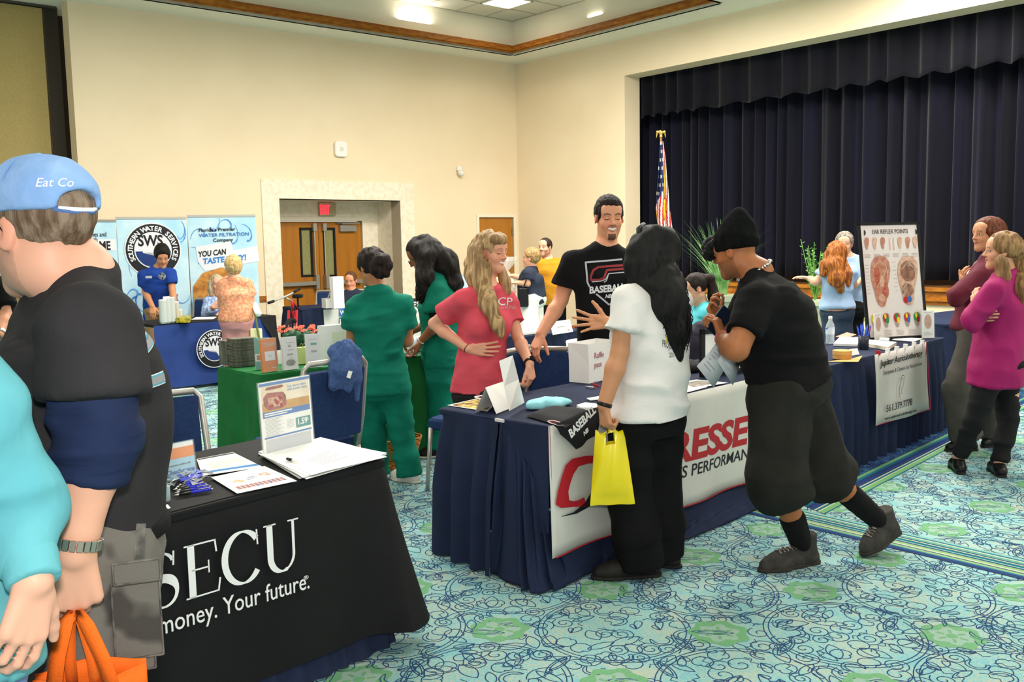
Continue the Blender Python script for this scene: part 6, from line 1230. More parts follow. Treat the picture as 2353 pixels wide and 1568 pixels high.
mo = F(1296, 757, z)+TB['v']*.12; em = empty('monitor', mo, 'black monitor standing on the navy table seen past the tall person\'s arm', 'monitor'); b = MB(); b.rbox(mo+Z*.13, (.22, .03, .20), .15, .01); b.build('screen', mat('screen_dark', '#0b0c0e', .2), em); b = MB(); b.box(mo+Z*.03, (.05, .03, .06), .15); b.box(mo+Z*.006, (.2, .15, .012), .15); b.build('stand', black, em)
er_ = empty('red_glasses', F(1322, 753, z), 'small red plastic object on the navy table beside the black T-shirt', 'trinket'); b = MB(); b.tube([F(1312, 752, z+.01), F(1318, 749, z+.03), F(1324, 752, z+.01), F(1330, 750, z+.03)], .008, 6); b.build('red_loop', mat('red_plastic', '#c01e2c', .3), er_)
eL = empty('banner_stand', (P(60, 700, 9.5)[0], 9.5, 0), 'white banner with a dark ring logo on a black tripod at the left edge', 'banner'); q = [P(-60, 560, 9.4), P(33, 556, 9.4), P(39, 648, 9.4), P(-60, 654, 9.4)]; b = MB(); b.grid([[q[0], q[1]], [q[3], q[2]]]); ob = b.build('banner_sheet', vinyl, eL); solidify(ob, .004)
b = MB(); b.tube([P(57, 640, 9.5), P(62, 722, 9.5), (*P(62, 722, 9.5)[:2], .25)], .022, 8); b.tube([P(31, 645, 9.42), P(52, 648, 9.48)], .006, 5); b.build('pole', black, eL)
for dx, dy in ((-.38, -.1), (.35, -.25), (.05, .4)): t_ = P(62, 724, 9.5); b = MB(); b.tube([t_, (t_[0]+dx, t_[1]+dy, .0)], .014, 6); b.build('tripod_leg', black, eL)
strokes('ring_logo', [(arc(.05, .20, .10, .13, 0, 359, 24), .022), ([(.10, .25), (.15, .10), (.20, .02), (.19, -.06)], .008)], P(0, 620, 9.39)-np.array([.10, 0, .03]), np.array([1., 0, 0]), Z, bk, eL); text('lettering', '6', P(1, 645, 9.38), (1, 0, 0), Z, .07, bk, eL, bold=.03); text('lettering', 'm', P(1, 632, 9.38), (1, 0, 0), Z, .06, gtx, eL); b = MB(); b.lathe(P(20, 633, 9.385), [(.032, 0), (.032, .003)], 16, axis=(0, -1, 0)); b.build('ball_logo', mat('ball_grey', '#a39a94', .4, '#4b3b52', 12), eL)
TLf = tframe((-30, 795), (52, 784)); TLf['dep'] = .6; table('navy table with papers at the left edge behind the capped person', TLf, navyc, navyc, sides='LFR', amp=.03, perd=.14, seed=41)
for k in range(3): flat('paper_sheet', [(8-k, 778+k), (14, 765+k), (56, 762), (50, 775-k)], TZ+.006+.014*k, ['lowest', 'middle', 'topmost'][k]+' bundle of papers on the navy table at the left edge', 'paper', (paper, mat('grey_paper', '#b9b6b8', .7), paper)[k], t=.011, group='paper bundles at the left edge')
chair('blue chair with a silver frame at the far left edge', (P(8, 745, 6.6)[0], 6.6), math.radians(170))
def skinmat(): return mat('skin', '#cc9999', .5, vcol=True, spec=.35)
hair_m = lambda key, c1, c2, st=(1, 1, .12): mat('hair_'+key, c1, .6, c2, 55, stretch=st, spec=.25, bump=.5, bscale=220, bstretch=st, lo=.42, hi=.6)
def fr(fwd, pitch=0, roll=0):
 "frame columns: right, forward, up"
 f = unit([fwd[0], fwd[1], 0]); r = np.array([f[1], -f[0], 0]); u = Z
 f2 = f*math.cos(pitch)-u*math.sin(pitch); u2 = u*math.cos(pitch)+f*math.sin(pitch)
 r2 = r*math.cos(roll)+u2*math.sin(roll); u3 = u2*math.cos(roll)-r*math.sin(roll)
 return np.stack([r2, f2, u3], 1)
def fcone(S, a, b, r1, r2, k=.02, flat=True, e=1.0):
 a = np.asarray(a, float); b = np.asarray(b, float); ab = b-a; L = np.linalg.norm(ab); u = ab/L
 def fn(X):
  s_ = (X-a)@u; t = np.clip(s_/L, 0, 1.0); d = np.linalg.norm(X-a-(t*L)[:, None]*u, axis=1)-(r1+(r2-r1)*t)
  if not flat: return d
  rad = np.linalg.norm(X-a-s_[:, None]*u, axis=1)-(r1+(r2-r1)*np.clip(s_/L, 0, 1.2))
  over = s_-L
  return np.where(over > 0, np.sqrt(np.maximum(rad, 0)**2+over**2), np.where(s_ < 0, d, rad))
 R = max(r1, r2); S.p.append((fn, np.minimum(a, b)-R, np.maximum(a, b)+R, k, 0)); return S
def head(S, c, R, s, o):
 def q(x, y, z): return c+R@(np.array([x, y, z])*s)
 fem = o.get('fem', 0); jw = o.get('jaw', 1.0)
 S.ell(q(0, -.018, .030), np.array([.074, .094, .086])*s, R, k=.02)
 S.ell(q(0, .022, -.028), np.array([.058*jw, .064, .072])*s, R, k=.03*s)
 S.ell(q(0, .030, -.075), np.array([.040*jw, .045, .032])*s, R, k=.03*s)
 S.cone(q(-.044*jw, .0, -.058), q(0, .062, -.097), .018*s, .017*s, k=.025*s); S.cone(q(.044*jw, .0, -.058), q(0, .062, -.097), .018*s, .017*s, k=.025*s)
 S.ell(q(0, .066, -.098), np.array([.020, .016, .018])*s, R, k=.02*s)
 S.cone(q(-.034, .068, .024), q(.034, .068, .024), .014*s, .014*s, k=.02*s)
 S.ell(q(0, .055, .055), np.array([.055, .03, .04])*s, R, k=.03*s)
 for e in (-1, 1):
  S.ell(q(e*.036, .055, -.030), np.array([.020, .018, .020])*s, R, k=.025*s)
  S.ell(q(e*.031, .098, .004), np.array([.017, .016, .012])*s, R, k=.012*s, op=1)
  S.ell(q(e*.031, .070, .003), np.array([.0155, .0135, .0115])*s, R, k=.004*s)
 S.cone(q(0, .080, .020), q(0, .101, -.022), .0065*s, .0105*s, k=.012*s)
 S.ell(q(0, .102, -.024), np.array([.0095, .010, .0085])*s, R, k=.008*s)
 for e in (-1, 1): S.ell(q(e*.012, .090, -.028), np.array([.008, .010, .007])*s, R, k=.008*s)
 w = .026 if o.get('smile') else .021; zc = .004 if o.get('smile') else 0
 S.cone(q(-w, .067, -.052+zc), q(0, .085, -.050), .005*s, .0075*s, k=.008*s); S.cone(q(w, .067, -.052+zc), q(0, .085, -.050), .005*s, .0075*s, k=.008*s)
 S.cone(q(-w*.8, .067, -.060+zc), q(0, .083, -.062), .005*s, .0080*s, k=.008*s); S.cone(q(w*.8, .067, -.060+zc), q(0, .083, -.062), .005*s, .0080*s, k=.008*s)
 if not o.get('noear'):
  for e in (-1, 1):
   S.ell(q(e*.077, -.012, -.004), np.array([.008, .018, .031])*s, R@np.array(Matrix.Rotation(-e*.35, 3, 'Z')@Matrix.Rotation(.15, 3, 'X')), k=.008*s)
   S.ell(q(e*.086, -.004, -.001), np.array([.006, .009, .016])*s, R, k=.006*s, op=1)
def headcol(V, c, R, s, o, col):
 L = (V-c)@R/s; x, y, z = L.T; ax = np.abs(x); sk = np.array(lin(o['skin']))
 C = col; m = lambda cond: cond & (np.abs(x) < .1) & (y > .0)
 def put(mask, rgb, a=1.): C[mask] = C[mask]*(1-a)+np.array(lin(rgb))*a
 rosy = np.exp(-((ax-.04)**2+(z+.03)**2)/.0006)*(y > 0)*.35; 
 C += rosy[:, None]*(sk*np.array([1.05, .72, .70])-C)*(np.abs(z) < .2)[:, None]
 ear = np.exp(-((ax-.08)**2/.0003+(y+.01)**2/.001+(z)**2/.0016))*.5; C += ear[:, None]*(sk*np.array([1.05, .7, .66])-C)
 if o.get('beard'):
  b = (y > -.02) & (z < -.035) & (z > -.125) & ((z < -.075) | (ax > .036)); n = .8+.2*noise3(L*90)
  put(b, o['beard'], (o.get('ba', .35)*n[b])[:, None])
  put((np.abs(z+.040) < .006) & (ax < .03) & (y > .06), o['beard'], o.get('ba', .35))
 if o.get('goatee'):
  put((y > .04) & (ax < .022) & (z < -.082) & (z > -.118), o['goatee'], .85); put((y > .04) & (np.abs(ax-.031) < .004) & (z < -.045) & (z > -.095), o['goatee'], .2); put((np.abs(z+.040) < .004) & (ax < .028) & (y > .06), o['goatee'], .45)
 br = o.get('brow', '#3a2618'); zb = .0245+.006*np.sin(np.clip((ax-.012)/.04, 0, 1)*math.pi)
 put((y > .04) & (ax > .012) & (ax < .050) & (np.abs(z-zb) < (.0042 if not o.get('fem') else .0026)), br, .8)
 sm = o.get('smile'); zz = z-(x*x)*(6. if sm else 1.0)*1.2; w = .030 if sm else .024
 e = (x/w)**2
 put((y > .05) & (e < 1) & (np.abs(zz+.056) < (.0125 if sm else .0085)*np.sqrt(np.maximum(1-e, 0))), o.get('lip', '#b8686a'), .8)
 if sm: put((y > .05) & (e < .8) & (np.abs(zz+.0555) < .0065*np.sqrt(np.maximum(1-e/.8, 0))), '#f2ece2')
 else: put((y > .05) & (e < 1) & (np.abs(zz+.0555) < .0012), '#5a2c28', .7)
 dx = ax-.031; ee = (dx/.0145)**2+((z-.003)/.0062)**2
 if o.get('closed'):
  zl = .003-.0048*np.sqrt(np.maximum(1-(dx/.015)**2, 0)); put((y > .04) & (np.abs(dx) < .015) & (np.abs(z-zl) < .0018), '#2a1c18')
 else:
  put((y > .04) & (ee < 1.45) & (ee >= .9) & (z > .000), '#2a1c18', .85); put((y > .04) & (ee < .95), '#c9bfb4'); put((y > .04) & (ee < 1.1) & (dx**2+(z-.004)**2 < .0052**2), '#2b1d14')
 return C
def hand(S, w, d, n, side, sc=1., curl=.25, spread=.0, curls=None, thumb=(.75, .6, .2), boxes=None, hf=.0035, fl=1.):
 d = unit(d); n = unit(np.asarray(n, float)-d*np.dot(n, d)); a = np.cross(d, n)*side; w = np.asarray(w, float)
 K = []; 
 for i, (o, l) in enumerate(((.030, .086), (.0105, .090), (-.010, .087), (-.029, .078))):
  k_ = w+(d*l+a*o)*sc; K.append(k_); S.cone(w+(d*.012+a*o*.55)*sc, k_, .0150*sc, .0118*sc, k=.010*sc)
 S.cone(w+(d*.03+a*.018+n*.006)*sc, w+(d*.06+a*.026+n*.008)*sc, .014*sc, .011*sc, k=.015*sc)
 for i, (L3, r) in enumerate((((.040, .024, .020), .0090), ((.045, .027, .021), .0092), ((.041, .026, .021), .0088), ((.032, .020, .018), .0078))):
  c = (curls[i] if curls else curl); ang = c*.7; p = K[i]; da = unit(d+a*spread*(1.5-i)*.45)
  for j, l in enumerate(L3):
   dj = da*math.cos(ang)+n*math.sin(ang); q = p+dj*l*sc*fl; S.cone(p, q, r*sc*(1-.08*j), r*sc*(1-.08*(j+1)), k=.003*sc); p = q; ang += c*(1. if j == 0 else .8)
 t = thumb; p = w+(d*.022+a*.026)*sc; dj = unit(d*t[0]+a*t[1]+n*t[2])
 for j, l in enumerate((.042, .032, .027)):
  q = p+dj*l*sc; S.cone(p, q, (.0135-.0018*j)*sc, (.0118-.0018*j)*sc, k=.006*sc); p = q; dj = unit(dj+d*.12+n*.12*t[2])
 if boxes is not None:
  c = w+d*.09*sc; boxes.append((c-.135*sc, c+.135*sc, hf))
def lerp(a, b, t): return np.asarray(a, float)*(1-t)+np.asarray(b, float)*t
class Person:
 def __init__(s, label, Y, J, o):
  s.Y = Y; s.o = o; s.J = {}
  for k, v in J.items(): s.J[k] = P(v[0], v[1], Y+(v[2] if len(v) > 2 else 0))
  s.sc = o.get('sc', 1.); s.h = o.get('h', .009); s.hh = o.get('hh', .0035)
  foot = s.J.get('ankL', s.J['pel']); loc = (foot+s.J.get('ankR', foot))/2; 
  s.root = empty('person', (loc[0], loc[1], 0), label, 'person'); s.R = fr(o['hf'], o.get('hp', 0), o.get('hr', 0)); s.hs = o.get('hs', .236)/.236
  s.bf = unit(list(o['bf'])+[0]); s.br = np.array([s.bf[1], -s.bf[0], 0])
  print(label[:30], {k: round(float(np.linalg.norm(s.J[a]-s.J[b])), 3) for k, a, b in (('uaL', 'shL', 'elL'), ('faL', 'elL', 'wrL'), ('uaR', 'shR', 'elR'), ('faR', 'elR', 'wrR'), ('sh', 'shL', 'shR'), ('thL', 'hipL', 'kneL'), ('caL', 'kneL', 'ankL'), ('thR', 'hipR', 'kneR'), ('caR', 'kneR', 'ankR')) if a in s.J and b in s.J}, 'neckz', round(float(s.J['neck'][2]), 2), 'pelz', round(float(s.J['pel'][2]), 2), 'top', round(float(s.J['head'][2]+.118*s.hs), 2))
 def torso(s, S, ease=0., down=.10, top=1., neckr=.0, k=.03):
  J, o = s.J, s.o; g = o.get('girth', dict()); N, SM, Pl = J['neck'], (J['shL']+J['shR'])/2, J['pel']
  lat = unit(J['shR']-J['shL']); hl = unit(J['hipR']-J['hipL']) if 'hipL' in J else s.br; hl = unit(hl+s.br*.5)
  up = unit(SM-Pl); sw = np.linalg.norm(J['shR']-J['shL'])/2
  hip = g.get('hip', (.17, .12)); wa_ = g.get('waist', (.14, .105)); ch = g.get('chest', (.165, .115)); fw = s.bf
  cv = g.get('curve', (0, 0)); bl = lambda t: unit(hl*(1-t)+lat*t)
  st = []
  if down > 0: st.append((Pl-up*down, hl, hip[0]*g.get('hemf', .97)+ease, hip[1]*g.get('hemf', .97)+ease))
  st += [(Pl, hl, hip[0]+ease, hip[1]+ease), (lerp(Pl, SM, .38)+fw*cv[0], bl(.4), wa_[0]+ease, wa_[1]+ease), (lerp(Pl, SM, .74)+fw*cv[1], bl(.8), ch[0]+ease, ch[1]+ease), (lerp(Pl, SM, .97)+fw*cv[1]*.7, lat, max(sw*.86, ch[0]*.8)+ease*.7, ch[1]*.72+ease*.6), (lerp(SM, N, .75), lat, sw*.50+ease*.4, .062+ease*.4), (N+(N-SM)*.15*0, lat, .062+neckr+ease*.2, .06+neckr+ease*.2)]
  S.loft(st, k=k)
  for e in g.get('extra', []):       # (t along, lateral, forward, (r), )
   c = lerp(Pl, SM, e[0])+bl(e[0])*e[1]+fw*e[2]; S.ell(c, np.array(e[3])+ease, np.stack([bl(e[0]), np.cross(up, bl(e[0])), up], 1), k=.05)
  for a in ('shL', 'shR'): S.cone(lerp(N, SM, .1), lerp(N, J[a], .80)-up*.0, .045+ease*.5, .040+ease*.5, k=.05)
 def arms(s, S, which='LR', r=(.050, .043, .040, .028)):
  J = s.J; r = s.o.get('arm', r)
  for a in which:
   sh, el, wr = J['sh'+a], J['el'+a], J['wr'+a]; S.cone(sh, lerp(sh, el, .95), r[0], r[1]*.95, k=.03)
   S.chain([el, lerp(el, wr, .3), wr], [r[1]*.92, r[2]*1.04, r[3]], k=.018)
   S.cone(lerp(el, wr, .8), wr, r[3]*1.05, r[3]*.95, k=.01)
 def legs(s, S, which='LR', shrink=0.):
  J = s.J; r = s.o.get('leg', (.082, .056, .054, .037))
  for a in which:
   if 'kne'+a not in J: continue
   hp, kn, an = J['hip'+a], J['kne'+a], J['ank'+a]; S.cone(hp, kn, r[0]-shrink, r[1]-shrink, k=.03)
   S.chain([kn, lerp(kn, an, .3), an], [r[1]-shrink, r[2]-shrink*.5, r[3]], k=.02)
 def body(s, hands=None, shrink=.012):
  o = s.o; S = SDF(); J = s.J; sk = o['skin']; g = o.get('girth', {})
  c = J['head']; R = s.R; head(S, c, R, s.hs, o)
  nb = c+R@(np.array([0, -.022, -.065])*s.hs); nr = o.get('neckr', .052)*s.hs
  S.cone(nb, lerp(nb, J['neck'], .95), nr, nr*1.06, k=.03)
  S.cone(J['neck']-Z*.01, J['neck']-Z*.05, nr*.98, nr*.9, k=.03)
  sh0 = o.get('shirt_ease', .018); s.torso(S, ease=-shrink, down=.05); s.arms(S); s.legs(S)
  b = [(c-.165*s.hs, c+.165*s.hs, s.hh)]
  for a, kw in (hands or {}).items():
   kw = dict(kw); d = kw.pop('d'); n = kw.pop('n'); hand(S, J['wr'+a], d, n, 1 if a == 'R' else -1, boxes=b, hf=max(s.hh, .003), **kw)
  for a in 'LR':
   if o.get('bare_feet') and 'ank'+a in J: S.cone(J['ank'+a], lerp(J['ank'+a], J['toe'+a], .6), .03, .025, k=.02)
  V, Q = multimesh(S, s.h, b); C = np.tile(np.array(lin(sk)), (len(V), 1)); C = C*(1+.05*noise3(V*25)[:, None])
  nh = np.linalg.norm(V-c, axis=1) < .17*s.hs; C[nh] = headcol(V[nh], c, R, s.hs, o, C[nh])
  bo = mesh_np('body', V, Q, skinmat(), s.root, colr=C)
  return bo
 def part(s, name, S, m, h=None, fold=None, smooth=2, label=None, lo=None, hi=None, post=None):
  V, Q = S.mesh(h or s.h, lo, hi); V = relax(V, Q, smooth, .5)
  if fold: V = folds(V, Q, fold[0], fold[1], fold[2] if len(fold) > 2 else 1, fold[3] if len(fold) > 3 else None)
  if name == 'hair' and fold: V = V+vnormals(V, Q)*fold[0]*1.2
  if post is not None: V = post(V)
  ob = mesh_np(name, V, Q, m, s.root)
  if label: ob['label'] = label
  return ob
 def shirt(s, m, name='shirt', ease=.018, hem=.12, sl=.55, sr=(.070, .082), fold=(.006, (5, 5, 9)), neckr=.004, sleeves='LR', neckcut=.02, label=None, extra=None, h=None, hemn=None, k=.03, under=None):
  S = SDF(); J = s.J; s.torso(S, ease=ease, down=hem, neckr=neckr)
  for a in sleeves:
   sh, el, wr = J['sh'+a], J['el'+a], J['wr'+a]
   if sl <= 1: fcone(S, sh, lerp(sh, el, sl), sr[0], sr[1], k=.04)
   else: S.cone(sh, el, sr[0], sr[1], k=.04); fcone(S, el, lerp(el, wr, sl-1), sr[1], sr[2] if len(sr) > 2 else sr[1]*.8, k=.025)
  if extra: extra(S)
  nb = J['neck']; S.ell(nb+s.bf*.05+Z*.075, (.072, .100, .078), fr(s.bf), k=.01, op=1)
  if hemn is not None: S.plane(*hemn)
  return s.part(name, S, m, h, fold, 1, label)
 def trousers(s, m, name='trousers', r=(.095, .075, .07, .065), cuff=1.0, fold=(.007, (4, 4, 7), 5), ease=.012, top=.06, label=None, h=None, calf=None, extra=None):
  S = SDF(); J = s.J; g = s.o.get('girth', {}); hip = g.get('hip', (.17, .12)); Pl = J['pel']; SM = (J['shL']+J['shR'])/2; up = unit(SM-Pl)
  hl = unit(unit(J['hipR']-J['hipL'])+s.br*.5)
  S.loft([(lerp(J['hipL'], J['hipR'], .5)-up*.05, hl, hip[0]*.8+ease, hip[1]*.9+ease), (lerp(J['hipL'], J['hipR'], .5)+up*.02, hl, hip[0]+ease, hip[1]+ease), (Pl+up*top, hl, hip[0]*.96+ease, hip[1]*.94+ease)], k=.04)
  for a in 'LR':
   hp, kn, an = J['hip'+a], J['kne'+a], J['ank'+a]; hp = hp-up*.0
   if name == 'shorts' and cuff > 1: fcone(S, hp, kn, r[0], r[1]*.97, k=.06); fcone(S, kn, lerp(kn, an, cuff-1), r[1], r[1]*.98, k=.03)
   elif name == 'shorts':
    S.cone(hp, lerp(hp, kn, .5), r[0], (r[0]+r[1])/2, k=.05); fcone(S, lerp(hp, kn, .4), lerp(hp, kn, cuff), (r[0]+r[1])/2, r[1], k=.03)
   else:
    S.cone(hp, kn, r[0], r[1], k=.05); fcone(S, kn, lerp(kn, an, .55), r[1], r[2], k=.02); fcone(S, lerp(kn, an, .5), lerp(kn, an, cuff), r[2], r[3], k=.03)
  b = g.get('butt', .0)
  if b:
   for a in 'LR': S.ell(J['hip'+a]-s.bf*.055+up*.0, (.075, .075, .085), k=.05)
  if extra: extra(S)
  return s.part(name, S, m, h, fold, 1, label)
 def shoe(s, a, m, sole, L=None, w=.046, hgt=.06, kind='sneaker', h=.006, top=0, sole_m=None):
  an, toe = s.J['ank'+a], s.J['toe'+a]; heel = s.J.get('hee'+a)
  t = toe.copy(); d = unit(toe-an)
  if heel is None:
   f = toe-an; f[2] = 0; f = unit(f); zf = 0.0 if a not in s.o.get('lift', '') else min(an[2]-.08, toe[2]-.02)
   heel = an-f*.055; heel[2] = zf+.022; t[2] = zf+.022 if a not in s.o.get('lift', '') else t[2]
  f = unit(t-heel); L_ = np.linalg.norm(t-heel); u = unit(unit(an-heel)-f*np.dot(unit(an-heel), f)); r = np.cross(f, u)
  S = SDF(); q = lambda y, z, x=0: heel+f*y*L_+u*z+r*x
  S.chain([q(-.02, .010), q(.35, .006), q(.72, .008), q(1.0, .004)], [w*.72, w*.72, w*.93, w*.62], k=.03)
  S.chain([q(.10, hgt*.65), q(.55, .030), q(.9, .012)], [w*.78, w*.70, w*.55], k=.03)
  S.cone(q(.12, hgt*.5), an+(an-heel)*0, w*.80, w*.88, k=.03)
  if top: fcone(S, q(.12, hgt*.6), q(.13, hgt+top), w*.95, w*1.02, k=.02)
  S.plane(q(.5, -.020), -u); R_ = np.stack([r, f, u], 1)
  o = s.part('shoe', S, m, h, None, 1); 
  S2 = SDF(); S2.chain([q(-.03, -.012), q(.35, -.012), q(.72, -.012), q(1.02, -.012)], [w*.80, w*.78, w*1.02, w*.70], k=.03); S2.plane(q(.5, -.022), -u); S2.plane(q(.5, -.004), u)
  V, Q = S2.mesh(h); V = relax(V, Q, 1, .4); so = mesh_np('sole', V, Q, sole, o)
  return o
def strands(name, guides, n, r, m, parent, wav=.006, seed=1, spread=1., seg=16, sides=4, tip=.35, fq=9):
 "hair strands: guides = list of (points Nx3, radius per point (lateral vec optional))"
 rr = np.random.default_rng(seed); b = MB()
 for gi, (pts, rad) in enumerate(guides):
  pts = np.asarray(pts, float); rad = np.asarray(rad, float); m_ = len(pts); t = np.linspace(0, m_-1, seg)
  def cr(Y):
   i = np.clip(np.floor(t).astype(int), 0, m_-2); f = (t-i)[:, None]; Y = Y.reshape(m_, -1)
   p0 = Y[np.maximum(i-1, 0)]; p1 = Y[i]; p2 = Y[i+1]; p3 = Y[np.minimum(i+2, m_-1)]
   return .5*((2*p1)+(-p0+p2)*f+(2*p0-5*p1+4*p2-p3)*f*f+(-p0+3*p1-3*p2+p3)*f**3)
  C = cr(pts); Rr = cr(rad)[:, 0]
  tan = np.gradient(C, axis=0); tan /= np.linalg.norm(tan, axis=1)[:, None]; u = unit(np.cross(tan[len(tan)//2], [0.3, 1, 0.2])); 
  for k in range(n):
   a = rr.uniform(0, 2*math.pi); q = math.sqrt(rr.uniform(.35, 1))*spread; ph = rr.uniform(0, 6.28, 3); fqk = fq*rr.uniform(.7, 1.3); am = wav*rr.uniform(.4, 1.4)
   pp = []
   end = int(seg*rr.uniform(.75, 1.0))
   for i in range(max(end, 5)):
    ui = unit(u-tan[i]*np.dot(u, tan[i])); vi = np.cross(tan[i], ui); s_ = i/seg
    rd = Rr[i]*q; pp.append(C[i]+ui*(rd*math.cos(a)+am*math.sin(ph[0]+fqk*s_))+vi*(rd*math.sin(a)+am*math.sin(ph[1]+fqk*s_*1.1)))
   rad_ = np.full(len(pp), r)*rr.uniform(.6, 1.3); rad_[-3:] *= [.8, .6, tip]; b.tube(pp, rad_, sides, caps=False)
 return b.build(name, m, parent, smooth=True)
SK1 = '#e2a184'; SK2 = '#a9714e'; SK3 = '#7d4c33'
from mathutils.bvhtree import BVHTree
def Yf(px, py): return F(px, py)[1]
blk = mat('black_cloth', '#0f0f0f', .9, '#151516', 6, spec=.15, bump=.8, bscale=6, bstretch=(1.5, 1.5, .7))
wht = mat('white_cotton', '#e9e5e2', .9, '#e2deda', 5, spec=.15, bump=.8, bscale=6, bstretch=(.8, .8, 1.8))
hb = hair_m('black', '#060506', '#100e0f'); hbr = hair_m('dark_brown', '#140c09', '#2a1a13'); hbl = hair_m('blonde', '#8f6f4a', '#c7a476'); hgr = hair_m('greying', '#5f4a38', '#8a7866'); hau = hair_m('auburn', '#7d4016', '#b8702f')
soleb = mat('shoe_sole', '#242220', .8); shoeb = mat('shoe_black', '#16130f', .6, '#211c18', 40)
w = Person('person in a white T-shirt and black trousers, long black hair, holding a yellow bag', Yf(1455, 1325), dict(
 head=(1496, 583, .03), neck=(1512, 650, .0), shL=(1440, 693, -.12), shR=(1556, 694, .12), elL=(1424, 812, -.15), wrL=(1388, 932, -.17), elR=(1520, 790, .32), wrR=(1398, 742, .40),
 pel=(1490, 935, 0), hipL=(1452, 975, -.05), hipR=(1522, 975, .07), kneL=(1450, 1155, -.03), kneR=(1517, 1140, .10), ankL=(1472, 1292, .0), ankR=(1520, 1270, .14), toeL=(1376, 1322, -.02), toeR=(1440, 1285, .20)),
 dict(skin='#c98d66', hf=(-.86, .5), bf=(-.6, .8), hp=-.06, hs=.232, fem=1, girth=dict(hip=(.175, .145), waist=(.165, .14), chest=(.165, .125), hemf=1.02, extra=[(.25, 0, .05, (.13, .1, .12)), (.72, 0, .07, (.13, .08, .09))]), arm=(.050, .043, .043, .029), leg=(.09, .06, .055, .038), h=.008, hh=.0035, brow='#1a1210'))
bs = dict(L=dict(d=(.10, .0, -1), n=(.7, .4, .0), curls=(1.3, 1.35, 1.4, 1.4), thumb=(.8, .3, .5)), R=dict(d=(-1, .0, .05), n=(0, -1, .1), curls=(.12, .1, .15, .25), spread=.55, thumb=(.55, .8, .15)))
w.body(bs)
w.shirt(wht, ease=.022, hem=.045, sl=.55, sr=(.075, .092), fold=(.009, (5, 5, 8), 3, None), hemn=None)
w.trousers(blk, r=(.100, .100, .110, .108), cuff=1.02, top=-.02, fold=(.008, (5, 5, 4), 8))
for a in 'LR': w.shoe(a, shoeb, soleb, w=.05)
prm = mat('shirt_print_black', '#1e2422', .9); pry = mat('shirt_print_yellow', '#e0cf4a', .9)
b = MB(); wr = w.J['wrL']; ax = unit(w.J['elL']-wr); b.lathe(wr+ax*.005, [(.0335, -.009), (.036, -.007), (.036, .007), (.0335, .009)], 24, axis=ax); b.build('wristband', black, w.root, smooth=True)
c, R, s = w.J['head'], w.R, w.hs
q = lambda x, y, z: c+R@(np.array([x, y, z])*s)
S = SDF(); S.ell(q(0, -.020, .034), (.080, .100, .088), R, k=.03); S.plane(q(0, .055, .02), R@unit([0, 1, -.55])); 
Yb = w.Y
g1 = [P(1500, 590, Yb+.02), P(1515, 650, Yb-.06), P(1535, 700, Yb-.10), P(1548, 755, Yb-.10), P(1552, 815, Yb-.09)]
g2 = [P(1475, 580, Yb-.02), P(1472, 620, Yb-.02), P(1475, 650, Yb+.0)]
g3 = [P(1515, 600, Yb+.06), P(1540, 660, Yb+.04), P(1556, 710, Yb+.0), P(1564, 760, Yb-.02)]
for g, rr_ in ((g1, (.075, .074, .064, .048, .028)), (g2, (.052, .052, .03)), (g3, (.05, .045, .04, .028))): S.chain(g, rr_, k=.05)
S.plane(q(0, .082, .02), R@unit([0, 1, -.2]))
w.part('hair', S, hb, .007, (.010, (16, 16, 7), 4))
strands('hair_strands', [(g1, (.078, .082, .080, .074, .062)), (g3, (.055, .058, .055, .05)), (g2+[P(1470, 668, Yb)], (.055, .056, .05, .04))], 130, .0026, hb, w.root, wav=.012, seg=26, fq=20)
b = MB(); b.tube([q(-.080, .03, .07), q(-.05, .05, .115), q(0, .045, .135), q(.05, .05, .115), q(.08, .03, .07)], .011, 8); b.build('headband', mat('headband', '#15181a', .5), w.root, smooth=True)
pink = mat('pink_tshirt', '#db5866', .9, '#d24c5a', 7, bump=.8, bscale=6, bstretch=(.9, .9, 2), spec=.15)
blk2 = mat('charcoal_jeans', '#262223', .9, '#2e2a2b', 9, spec=.15)
p = Person('person with long blonde hair in a pink T-shirt, hand on hip, smiling behind the table', 5.5, dict(
 head=(1131, 580, 0), neck=(1118, 660, .0), shR=(1063, 692, -.09), shL=(1166, 690, .09), elR=(996, 745, .05), wrR=(1078, 803, -.12), elL=(1190, 775, .02), wrL=(1217, 836, -.18),
 pel=(1103, 880, 0), hipR=(1080, 915, -.03), hipL=(1128, 915, .03), kneR=(1082, 1040, -.03), kneL=(1130, 1040, .04), ankR=(1082, 1175, 0), ankL=(1130, 1175, .06), toeR=(1120, 1200, -.12), toeL=(1165, 1200, -.06)),
 dict(skin=SK1, hf=(.80, -.60), bf=(.55, -.83), hp=.10, hs=.228, fem=1, smile=1, closed=1, lip='#c96a72', girth=dict(hip=(.16, .12), waist=(.128, .100), chest=(.145, .105), hemf=1.04, extra=[(.70, -.065, .075, (.062, .055, .06)), (.70, .065, .075, (.062, .055, .06))]), arm=(.042, .036, .036, .024), h=.007, hh=.0032, jaw=.97, brow='#8a6440'))
p.body(dict(R=dict(d=(1, -.15, -.02), n=(.15, 1, 0), curls=(.25, .25, .3, .35), spread=.25, thumb=(.5, .75, .4)), L=dict(d=(.12, -.15, -1), n=(-.6, .3, -.2), curls=(.9, .95, 1., 1.), thumb=(.85, .3, .35))))
p.shirt(pink, ease=.014, hem=.055, sl=.62, sr=(.060, .072), fold=(.006, (5, 5, 7), 11), neckr=.006)
p.trousers(blk2, r=(.09, .07, .06, .05), top=-.03)
for a in 'LR': p.shoe(a, shoeb, soleb)
